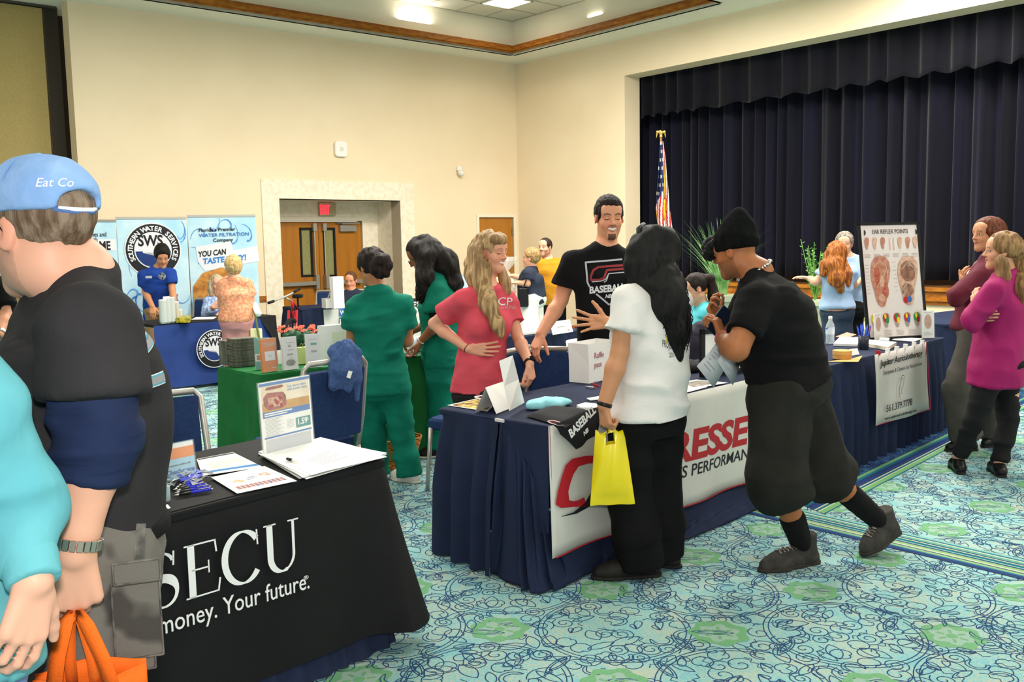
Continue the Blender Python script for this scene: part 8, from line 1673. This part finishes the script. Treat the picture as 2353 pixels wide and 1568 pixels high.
for e in (-1, 1): S.ell(q(e*.085, .000, -.014), np.array([.026, .030, .040])*s, R, k=.004, op=1)
cp.part('hair', S, hgr, .0045, (.0016, (45, 45, 30), 4))
capm = mat('faded_blue_cap', '#7ea3d6', .9, '#93b4e0', 9, bump=.25, bscale=60, spec=.15)
S = SDF(); S.ell(q(0, -.018, .052), np.array([.089, .112, .090])*s, R, k=.02); S.plane(q(0, 0, .032), R@unit([0, -.05, -1]), k=.006); S.ell(q(0, -.118, .044), np.array([.044, .042, .026])*s, R, k=.006, op=1)
S.cone(q(-.05, .075, .045), q(0, .150, .030), .012, .008, k=.02); S.cone(q(.05, .075, .045), q(0, .150, .030), .012, .008, k=.02); S.cone(q(0, .085, .048), q(0, .155, .030), .014, .008, k=.03)
cap = cp.part('baseball_cap', S, capm, .0045, (.0022, (16, 16, 16), 6))
b = MB(); b.tube([q(.045, -.098, .036), q(.02, -.117, .032), q(-.02, -.117, .032), q(-.045, -.098, .036)], .0075, 8); b.build('cap_strap', mat('cap_strap_blue', '#5474ac', .8), cap, smooth=True)
b = MB(); b.tube([q(.040, -.106, .037), q(.02, -.122, .034), q(-.02, -.122, .034), q(-.040, -.106, .037)], .0042, 8); b.build('cap_strap_stripe', mat('cap_white', '#eef0f2', .7), cap, smooth=True)
b = MB(); b.lathe(q(0, -.018, .138), [(.007, 0), (.007, .003), (.003, .005)], 12, axis=R[:, 2]); b.build('cap_button', capm, cap)
for k in range(6):
 a_ = k*math.pi/3+.52; pts = [q(.0868*math.sin(t)*math.sin(a_), -.018+.1088*math.sin(t)*math.cos(a_), .052+.0888*math.cos(t)) for t in np.linspace(.08, 1.35, 10)]; b = MB(); b.tube(pts, .0013, 4)
 if k != 3: b.build('cap_seam', mat('cap_seam', '#6d93c8', .9), cap, smooth=True)
wrap(text('cap_lettering', 'Eat Co', q(-.070, -.088, .074), -R[:, 1]*.62+R[:, 0]*.8, R[:, 2], .023, mat('cap_white', '#eef0f2', .7), cap, shear=.35, ext=0), cap, R[:, 0]*.55+R[:, 1]*.83, .0015, 1)
b = MB()
for e in (-1, 1):
 b.tube([q(e*.030+.020*math.cos(t), .104, .0+.015*math.sin(t)) for t in np.linspace(0, 6.28, 16)], .0012, 6); b.tube([q(e*.050, .102, .004), q(e*.076, .05, .006), q(e*.082, -.006, .006), q(e*.080, -.020, -.01)], .0016, 6)
b.build('glasses', mat('gunmetal', '#3a3634', .3, metal=.8), cp.root, smooth=True)
nm_ = mat('number_grey', '#8f9094', .8); nt_ = mat('number_teal', '#4f9fb5', .8); nd = (-.95, .2, 0)
TG_ = garment(cp, 'shirt')
nO = P(366, 905, 1.70); nU = unit(np.array([.44, .9, 0]))
for m_, w_, dx in ((pw, .025, .0004), (nt_, .021, .0010), (nm_, .014, .0016)):
 for pl_ in ([(.012, .105), (.012, .125), (.035, .14), (.09, .14)], [(.13, .088), (.05, .07), (.014, .045), (.012, .008), (.13, .008)]):
  ob = strokes('back_number', [([tuple(lerp(a, b_, t)) for a, b_ in zip(pl_[:-1], pl_[1:]) for t in np.linspace(0, 1, 7)[:-1]]+[pl_[-1]], w_)], nO, nU, Z, m_, cp.root, ext=0); wrap(ob, TG_, cp.bf, .0015+dx)
aqm = mat('aqua_fleece', '#5aa4b0', .9, '#66b0ba', 6, bump=.9, bscale=6, bstretch=(1.4, 1.4, .8))
aq = Person('person in an aqua sweatshirt and blue jeans at the left edge, arm hanging', 1.42, dict(
 head=(-260, 520, .0), neck=(-210, 670, 0), shR=(-70, 940, -.0), shL=(-330, 900, .12), elR=(40, 1165, .04), wrR=(78, 1335, -.03), elL=(-420, 1150, .2), wrL=(-400, 1350, .1),
 pel=(-190, 1400, .05), hipR=(-110, 1480, .05), hipL=(-250, 1480, .10), kneR=(-90, 2050, .0), kneL=(-240, 2050, .1), ankR=(-80, 2560, 0), ankL=(-250, 2560, .1), toeR=(-220, 2700, -.1), toeL=(-420, 2700, 0)),
 dict(skin='#e3ab92', hf=(-1, .3), bf=(-.7, -.6), hs=.23, fem=1, girth=dict(hip=(.165, .14), waist=(.15, .13), chest=(.16, .13)), arm=(.048, .042, .040, .027), h=.010, hh=.0045))
aq.body(dict(R=dict(d=(-.18, -.2, -1), n=(-.8, .5, .1), curls=(.45, .55, .65, .75), spread=.18, thumb=(.8, .55, .3))))
aq.shirt(aqm, name='sweatshirt', ease=.02, hem=.10, sl=1.99, sr=(.078, .062, .036), fold=(.010, (7, 7, 10), 71))
S = SDF(); fcone(S, lerp(aq.J['wrR'], aq.J['elR'], .30), lerp(aq.J['wrR'], aq.J['elR'], -.02), .043, .040, k=0); aq.part('cuff', S, aqm, .005)
jm = mat('blue_jeans', '#5f7fb0', .9, '#6f8fc0', 12)
aq.trousers(jm, r=(.105, .08, .075, .07), fold=(.007, (5, 5, 6), 72)); 
for a in 'LR': aq.shoe(a, wsh, soleb, h=.014)
c, R, s = aq.J['head'], aq.R, aq.hs; q = lambda x, y, z: c+R@(np.array([x, y, z])*s)
S = SDF(); S.ell(q(0, -.022, .036), np.array([.084, .104, .092])*s, R, k=.03); S.plane(q(0, .05, .04), R@unit([0, 1, -.5])); S.chain([q(0, -.06, 0), q(0, -.07, -.1)], (.08, .05)); aq.part('hair', S, hlb, .01)
def simple(label, Y, J, o, top, bot=None, hair=None, skirt=None, sl=.6, hem=.10, bottomname='trousers', r=(.10, .08, .075, .07), cuff=1., shoes=True, hands=None, topname='shirt', ht=.012, hl=dict(), hemease=.02):
 o.setdefault('h', .013); o.setdefault('hh', .0065); pp = Person(label, Y, J, o); pp.body(hands or {})
 pp.shirt(top, name=topname, ease=hemease, hem=hem, sl=sl, sr=(.072, .080, .05), fold=(.006, (5, 5, 7), int(abs(Y)*10)))
 if bot is not None and 'kneL' in pp.J: pp.trousers(bot, name=bottomname, r=r, cuff=cuff, top=-.01, fold=(.006, (5, 5, 6), 5))
 if shoes and 'ankL' in pp.J:
  for a in 'LR': pp.shoe(a, shoeb, soleb, h=.012)
 if hair is not None: shorthair(pp, hair, t=ht, h=.007, **hl)
 return pp
gold = mat('golden_polo', '#bd7f12', .85, '#b27610', 8)
yl = simple('bearded person in a golden yellow polo shirt standing near the room corner', 12.6, dict(head=(1252, 569, 0), neck=(1259, 596, .03), shR=(1241, 608, -.06), shL=(1286, 606, .08), elR=(1237, 645, -.08), wrR=(1240, 678, -.15), elL=(1292, 645, .05), wrL=(1290, 680, -.05), pel=(1265, 688, 0), hipR=(1255, 700, 0), hipL=(1276, 700, .03), kneR=(1255, 765, 0), kneL=(1278, 765, .03), ankR=(1255, 822, .0), ankL=(1280, 822, .03), toeR=(1248, 828, -.2), toeL=(1272, 828, -.2)),
 dict(skin='#dca384', hf=(-.55, -.83), bf=(-.35, -.93), hs=.245, beard='#3a2a20', ba=.6, neckr=.06, girth=dict(hip=(.175, .14), waist=(.18, .15), chest=(.19, .14))), gold, blk, hair_m('dark_short', '#241812', '#33241b'), topname='polo_shirt', ht=.006, hl=dict(front=.062, slope=-.5, low=-.02))
na = simple('person with short blond hair in a navy T-shirt and white shorts reaching for a basket', 12.0, dict(head=(1219, 594, 0), neck=(1223, 616, .03), shL=(1213, 628, -.14), shR=(1224, 624, .16), elL=(1212, 653, -.16), wrL=(1190, 650, -.12), elR=(1200, 640, .2), wrR=(1178, 634, .2), pel=(1222, 680, .02), hipL=(1217, 692, -.07), hipR=(1230, 692, .09), kneL=(1213, 760, -.06), kneR=(1230, 760, .09), ankL=(1213, 822, -.05), ankR=(1232, 818, .1), toeL=(1203, 828, -.05), toeR=(1222, 826, .1)),
 dict(skin='#d99c7c', hf=(-.9, .25), bf=(-.85, .3), hs=.24, girth=dict(hip=(.175, .16), waist=(.165, .15), chest=(.165, .14))), mat('navy_tee', '#242a3c', .9), mat('white_shorts', '#e9e6df', .8), hair_m('sandy', '#8c6b42', '#ad8c5e'), bottomname='shorts', r=(.125, .13), cuff=.9, hands=dict(L=dict(d=(-1, 0, 0), n=(0, 0, -1), curl=.5), R=dict(d=(-1, 0, 0), n=(0, 0, -1), curl=.5)), ht=.02, hl=dict(front=.05, low=-.06))
simple('blond person in light blue partly hidden behind the person in the pink T-shirt', 12.3, dict(head=(1083, 612, 0), neck=(1083, 634, 0), shL=(1068, 645, 0), shR=(1100, 645, 0), elL=(1062, 675, 0), wrL=(1066, 700, -.1), elR=(1106, 675, 0), wrR=(1100, 700, -.1), pel=(1084, 700, 0), hipL=(1075, 712, 0), hipR=(1093, 712, 0), kneL=(1075, 770, 0), kneR=(1093, 770, 0), ankL=(1075, 822, 0), ankR=(1093, 822, 0), toeL=(1075, 826, .1), toeR=(1093, 826, .1)),
 dict(skin='#dca384', hf=(.2, 1), bf=(.2, 1), hs=.235), mat('pale_blue_cotton', '#a9c4e0', .9, '#98b6d8', 9), jm, hbl, ht=.02, hl=dict(low=-.09))
st = simple('seated person in a navy V-neck behind the window display table', 13.0, dict(head=(806, 645, 0), neck=(808, 668, .02), shR=(795, 680, 0), shL=(826, 680, .0), elR=(790, 706, -.05), wrR=(802, 712, -.3), elL=(834, 706, -.02), wrL=(822, 712, -.3), pel=(810, 735, .05)),
 dict(skin='#d98f70', hf=(-.15, -1), bf=(0, -1), hp=.25, hs=.235, h=.013), mat('navy_vneck', '#1f2638', .9), None, hair_m('brown_crop', '#4a2c1c', '#5f3c28'), hem=.02, ht=.006, hl=dict(front=.060, slope=-.5, low=-.02))
po = simple('young person with dark hair in a royal blue polo leaning on the blue table', 11.7, dict(head=(373, 592, 0), neck=(365, 616, .05), shR=(330, 634, .0), shL=(392, 630, .0), elR=(334, 672, .0), wrR=(350, 704, -.25), elL=(396, 668, -.05), wrL=(402, 705, -.25), pel=(362, 705, .12), hipR=(352, 718, .1), hipL=(376, 718, .1), kneR=(350, 790, .1), kneL=(380, 790, .1), ankR=(350, 858, .15), ankL=(380, 858, .15), toeR=(350, 866, -.1), toeL=(380, 866, -.1)),
 dict(skin='#c98a62', hf=(.45, -.9), bf=(.12, -1), hp=.38, hs=.242, girth=dict(hip=(.155, .12), waist=(.15, .115), chest=(.18, .125))), mat('royal_blue_polo', '#1a429a', .85, '#163b8c', 8), mat('khaki', '#9c7f5c', .9), hair_m('jet', '#0e0b0a', '#1d1815'), topname='polo_shirt', ht=.022, hem=.02, hl=dict(top=.03, front=.06, low=-.03), hands=dict(R=dict(d=(.1, -.3, -1), n=(0, .3, -1), curl=.4), L=dict(d=(.1, -.3, -1), n=(0, .3, -1), curl=.4)))
b = MB(); o_ = P(350, 636, 11.7)+po.bf*.17; b.box(o_, (.075, .01, .028), .1); b.build('name_badge', mat('badge_silver', '#b5b9c4', .4), po.root)
b = MB(); o_ = P(380, 634, 11.7)+po.bf*.165; b.lathe(o_, [(.045, 0), (.045, .004), (.03, .006)], 16, axis=po.bf); b.build('chest_emblem', mat('emblem_grey', '#9aa3ad', .6, '#22262e', 40), po.root)
pe = simple('elderly person with short blond hair in a peach patterned top and pink trousers', 10.3, dict(head=(536, 617, 0), neck=(542, 642, -.02), shL=(515, 656, 0), shR=(569, 656, 0), elL=(508, 694, .06), wrL=(512, 716, .25), elR=(577, 690, .04), wrR=(570, 716, .2), pel=(543, 728, 0), hipL=(530, 745, 0), hipR=(558, 745, 0), kneL=(531, 820, 0), kneR=(560, 820, 0), ankL=(532, 888, 0), ankR=(562, 888, 0), toeL=(530, 885, .2), toeR=(564, 885, .2)),
 dict(skin='#e0aa90', hf=(-.45, .9), bf=(0, 1), hs=.235, fem=1, girth=dict(hip=(.175, .14), waist=(.16, .13), chest=(.165, .13))), mat('peach_print', '#dca27e', .85, '#cf8462', 38, lo=.47, hi=.53), mat('pink_slacks', '#bf8583', .85), hair_m('pale_blond', '#b08c5a', '#d0b27c'), topname='blouse', ht=.022, hem=.05, hl=dict(front=.05, low=-.055, top=.01), sl=.65)
se = simple('seated person with grey-blond hair in a blue patterned blouse, arm folded', 11.9, dict(head=(499, 654, 0), neck=(496, 682, .03), shR=(480, 695, 0), shL=(517, 694, .02), elR=(476, 722, -.05), wrR=(490, 706, -.22), elL=(520, 722, -.08), wrL=(500, 726, -.3), pel=(497, 752, .05)),
 dict(skin='#dda287', hf=(.5, -.85), bf=(.3, -.95), hs=.232, fem=1, lip='#b04a48', brow='#8a6a50'), mat('blue_print_blouse', '#7f9fd4', .85, '#c5d2ea', 45, lo=.47, hi=.53), None, None, sl=1.8, hem=.02, topname='blouse', hands=dict(R=dict(d=(1, 0, .3), n=(0, 1, 0), curl=.3)))
c, R, s = se.J['head'], se.R, se.hs; q = lambda x, y, z: c+R@(np.array([x, y, z])*s)
S = SDF(); S.ell(q(0, -.022, .036), np.array([.086, .104, .094])*s, R, k=.03); S.plane(q(0, .05, .05), R@unit([0, 1, -.5])); [S.chain([q(e*.07, -.01, .02), q(e*.082, -.01, -.06), q(e*.08, 0, -.13)], (.035, .034, .022), k=.03) for e in (-1, 1)]; S.chain([q(0, -.07, 0), q(0, -.07, -.12)], (.07, .05))
se.part('hair', S, hair_m('ash_blond', '#a08c70', '#cbb99a'), .008, (.004, (26, 26, 9)))
lb = mat('light_blue_shirt', '#92aaca', .9, '#9db4d2', 7)
au = simple('person with long auburn hair in a light blue T-shirt and dark jeans, arms out', 9.4, dict(head=(1920, 585, 0), neck=(1928, 612, 0), shL=(1898, 626, .0), shR=(1952, 626, .02), elL=(1874, 648, .02), wrL=(1862, 640, .28), elR=(1962, 655, .1), wrR=(1955, 660, .3), pel=(1924, 705, 0), hipL=(1912, 722, 0), hipR=(1938, 722, .03), kneL=(1912, 812, 0), kneR=(1940, 812, .03), ankL=(1912, 895, 0), ankR=(1942, 895, .03), toeL=(1905, 892, .2), toeR=(1935, 892, .2)),
 dict(skin='#e0a88a', hf=(.1, 1), bf=(.1, 1), hs=.23, fem=1, girth=dict(hip=(.16, .12), waist=(.13, .1), chest=(.14, .11))), lb, mat('dark_jeans', '#2b3646', .9, '#344054', 14), None, hem=.02, sl=.55, hands=dict(L=dict(d=(-1, .2, .2), n=(0, 0, -1), curl=.3)))
c, R, s = au.J['head'], au.R, au.hs; q = lambda x, y, z: c+R@(np.array([x, y, z])*s); Yb = au.Y
ga = [P(1920, 585, Yb-.04), P(1916, 612, Yb-.09), P(1922, 640, Yb-.14), P(1932, 668, Yb-.15)]; gb = [P(1908, 590, Yb), P(1896, 615, Yb-.03), P(1890, 630, Yb-.06)]; gc = [P(1930, 600, Yb), P(1944, 630, Yb-.06), P(1948, 655, Yb-.10)]
S = SDF(); S.ell(q(0, -.022, .036), np.array([.086, .104, .094])*s, R, k=.03); S.chain(ga, (.085, .08, .065, .02), k=.04); S.chain(gb, (.05, .04, .02), k=.04); S.chain(gc, (.05, .045, .015), k=.04)
au.part('hair', S, hau, .008, (.008, (18, 18, 8), 4)); strands('hair_strands', [(ga, (.085, .085, .075, .05)), (gb, (.05, .045, .03)), (gc, (.05, .045, .03))], 40, .004, hau, au.root, wav=.01, fq=12)
b = SDF(); b.loft([(au.J['pel']-Z*.02, au.br, .175, .135), (au.J['pel']+Z*.005, au.br, .172, .132)], k=0); au.part('belt', b, mat('tan_leather', '#a0602a', .6), .010)
gh = simple('grey-haired person in a light blue polo embraced by the auburn-haired person', 9.85, dict(head=(1940, 562, 0), neck=(1948, 590, .02), shR=(1925, 606, .02), shL=(1972, 604, .02), elR=(1915, 640, -.05), wrR=(1925, 650, -.28), elL=(1975, 640, -.02), wrL=(1966, 655, -.2), pel=(1950, 700, .03), hipR=(1938, 715, 0), hipL=(1962, 715, 0), kneR=(1938, 805, 0), kneL=(1964, 805, 0), ankR=(1938, 880, 0), ankL=(1966, 880, 0), toeR=(1930, 886, -.1), toeL=(1960, 886, -.1)),
 dict(skin='#dba487', hf=(-.4, -.9), bf=(-.2, -1), hs=.232, fem=1, brow='#7a6a58'), lb, blk, hair_m('grey', '#6b6056', '#a3988c'), ht=.022, hl=dict(front=.05, low=-.05), topname='polo_shirt')
tk = mat('aqua_tank', '#5cc6d4', .85)
ta = simple('seated person with a dark brown ponytail in an aqua tank top, looking down', 7.75, dict(head=(1596, 664, 0), neck=(1612, 703, .04), shL=(1628, 722, -.12), shR=(1600, 716, .18), elL=(1632, 775, -.1), wrL=(1590, 770, -.15), elR=(1582, 770, .15), wrR=(1575, 760, .02), pel=(1622, 812, .06)),
 dict(skin='#e2a988', hf=(-.92, -.18), bf=(-.75, -.45), hp=.35, hs=.235, fem=1, closed=1, brow='#2c1c14', girth=dict(hip=(.16, .12), waist=(.13, .105), chest=(.15, .115)), arm=(.046, .04, .037, .025), h=.0095, hh=.0045), tk, None, None, sl=.05, hem=.02, topname='tank_top')
c, R, s = ta.J['head'], ta.R, ta.hs; q = lambda x, y, z: c+R@(np.array([x, y, z])*s); Yb = ta.Y
ga = [P(1615, 640, Yb), P(1633, 640, Yb+.0), P(1640, 680, Yb), P(1645, 720, Yb-.02), P(1648, 738, Yb-.03)]
S = SDF(); S.ell(q(0, -.022, .036), np.array([.080, .100, .090])*s, R, k=.03); S.plane(q(0, .048, .045), R@unit([0, 1, -.45])); S.plane(q(0, 0, -.045), R@unit([0, .7, -1])); S.ell(q(-.085, .0, -.014), np.array([.026, .03, .038])*s, R, k=.004, op=1); S.ell(q(.085, .0, -.014), np.array([.026, .03, .038])*s, R, k=.004, op=1); S.chain(ga, (.03, .03, .042, .035, .012), k=.02)
ta.part('hair', S, hbr, .006, (.003, (26, 26, 9)))
lf = simple('person in a black T-shirt at the far left edge with a wristwatch', 5.6, dict(head=(-60, 560, 0), neck=(-45, 620, 0), shR=(-85, 668, .05), shL=(0, 668, 0), elL=(10, 725, -.02), wrL=(-2, 770, -.15), elR=(-95, 740, 0), wrR=(-70, 780, -.2), pel=(-40, 800, .05), hipL=(-20, 830, .03), hipR=(-60, 830, .03), kneL=(-20, 1000, 0), kneR=(-60, 1000, 0), ankL=(-20, 1150, .05), ankR=(-60, 1150, .05), toeL=(-20, 1185, -.15), toeR=(-60, 1185, -.15)),
 dict(skin='#cf9270', hf=(.3, -1), bf=(.2, -1), hs=.24, h=.012), blk, blk, hbr, hem=.02, sl=.6)
b = MB(); wr = lf.J['wrL']; ax = unit(lf.J['elL']-wr); b.lathe(wr+ax*.02, [(.031, -.012), (.036, -.008), (.036, .008), (.031, .012)], 16, axis=ax); b.build('wristwatch', stl, lf.root)
dk_ = simple('dark-haired seated person whose head shows at the left edge under the table', 4.4, dict(head=(-14, 832, 0), neck=(-20, 880, 0), shR=(-80, 925, 0), shL=(40, 925, .1), elR=(-85, 1010, 0), wrR=(-50, 1060, -.2), elL=(45, 1010, 0), wrL=(20, 1060, -.2), pel=(-15, 1100, .05), hipL=(10, 1110, .02), hipR=(-45, 1110, .02), kneL=(15, 1130, -.35), kneR=(-55, 1130, -.35), ankL=(15, 1345, -.3), ankR=(-55, 1345, -.3), toeL=(20, 1380, -.45), toeR=(-60, 1380, -.45)),
 dict(skin='#cf9270', hf=(1, -.5), bf=(.2, -1), hs=.235, h=.014), blk, blk, hbr, hem=.02, sl=.6)
cd = bpy.data.cameras.new('camera'); co = bpy.data.objects.new('camera', cd); COL.objects.link(co)
Mx = Matrix([[RT[0], UP[0], -FW[0], CAM[0]], [RT[1], UP[1], -FW[1], CAM[1]], [RT[2], UP[2], -FW[2], CAM[2]], [0, 0, 0, 1]])
co.matrix_world = Mx; cd.sensor_width = 36; cd.lens = 36*FPX/2353; cd.clip_start = .05; cd.clip_end = 100
sc = bpy.context.scene; sc.camera = co
w = bpy.data.worlds.new('world'); sc.world = w; w.use_nodes = True
w.node_tree.nodes['Background'].inputs[0].default_value = (1.0, .965, .92, 1); w.node_tree.nodes['Background'].inputs[1].default_value = .85
def area(loc, sx, sy, e, col=(1, .945, .86), rot=(0, 0, 0)):
 l = bpy.data.lights.new('ceiling_or_glow_lamp', 'AREA'); l.shape = 'RECTANGLE'; l.size = sx; l.size_y = sy; l.energy = e; l.color = col
 o = bpy.data.objects.new('ceiling_or_glow_lamp', l); COL.objects.link(o); o.location = loc; o.rotation_euler = rot; return o
for x, y, e_ in ((-3.5, 3.5, 60), (.5, 2.5, 50), (4.5, 3, 60), (-5.2, 6.5, 110), (-1, 7.8, 190), (3.2, 7.5, 170), (7.5, 5, 170), (0.8, 11.3, 330), (-2.2, 9.2, 130), (4.2, 9.8, 250)):
 area((x, y, HS-.08), 2.0, 1.0, e_, rot=(0, 0, YA))
for g in GLOW: area((g[0], g[1], g[2]-.28), .6, .3, 8, rot=(math.pi, 0, YA))  # unseen up-facing lamps without a fixture, added for the glow on the tray tiles
fl = bpy.data.lights.new('camera_flash', 'AREA'); fl.shape = 'DISK'; fl.size = .12; fl.energy = 45; fl.color = (1, .97, .93)
fo = bpy.data.objects.new('camera_flash', fl); COL.objects.link(fo); m2 = Mx.copy(); m2.translation = Vector((0.02, -.02, 1.83)); fo.matrix_world = m2
sc.view_settings.view_transform = 'Standard'; sc.view_settings.look = 'None'; sc.view_settings.gamma = 1; sc.view_settings.exposure = 0.0
try: sc.view_settings.use_curve_mapping = False
except Exception: pass
sc.cycles.use_denoising = True; sc.cycles.use_adaptive_sampling = True; sc.cycles.adaptive_threshold = .02; sc.cycles.max_bounces = 5; sc.cycles.diffuse_bounces = 3; sc.cycles.glossy_bounces = 2; sc.cycles.transmission_bounces = 6; sc.cycles.transparent_max_bounces = 10
sc.cycles.sample_clamp_indirect = 4; sc.cycles.caustics_reflective = False; sc.cycles.caustics_refractive = False
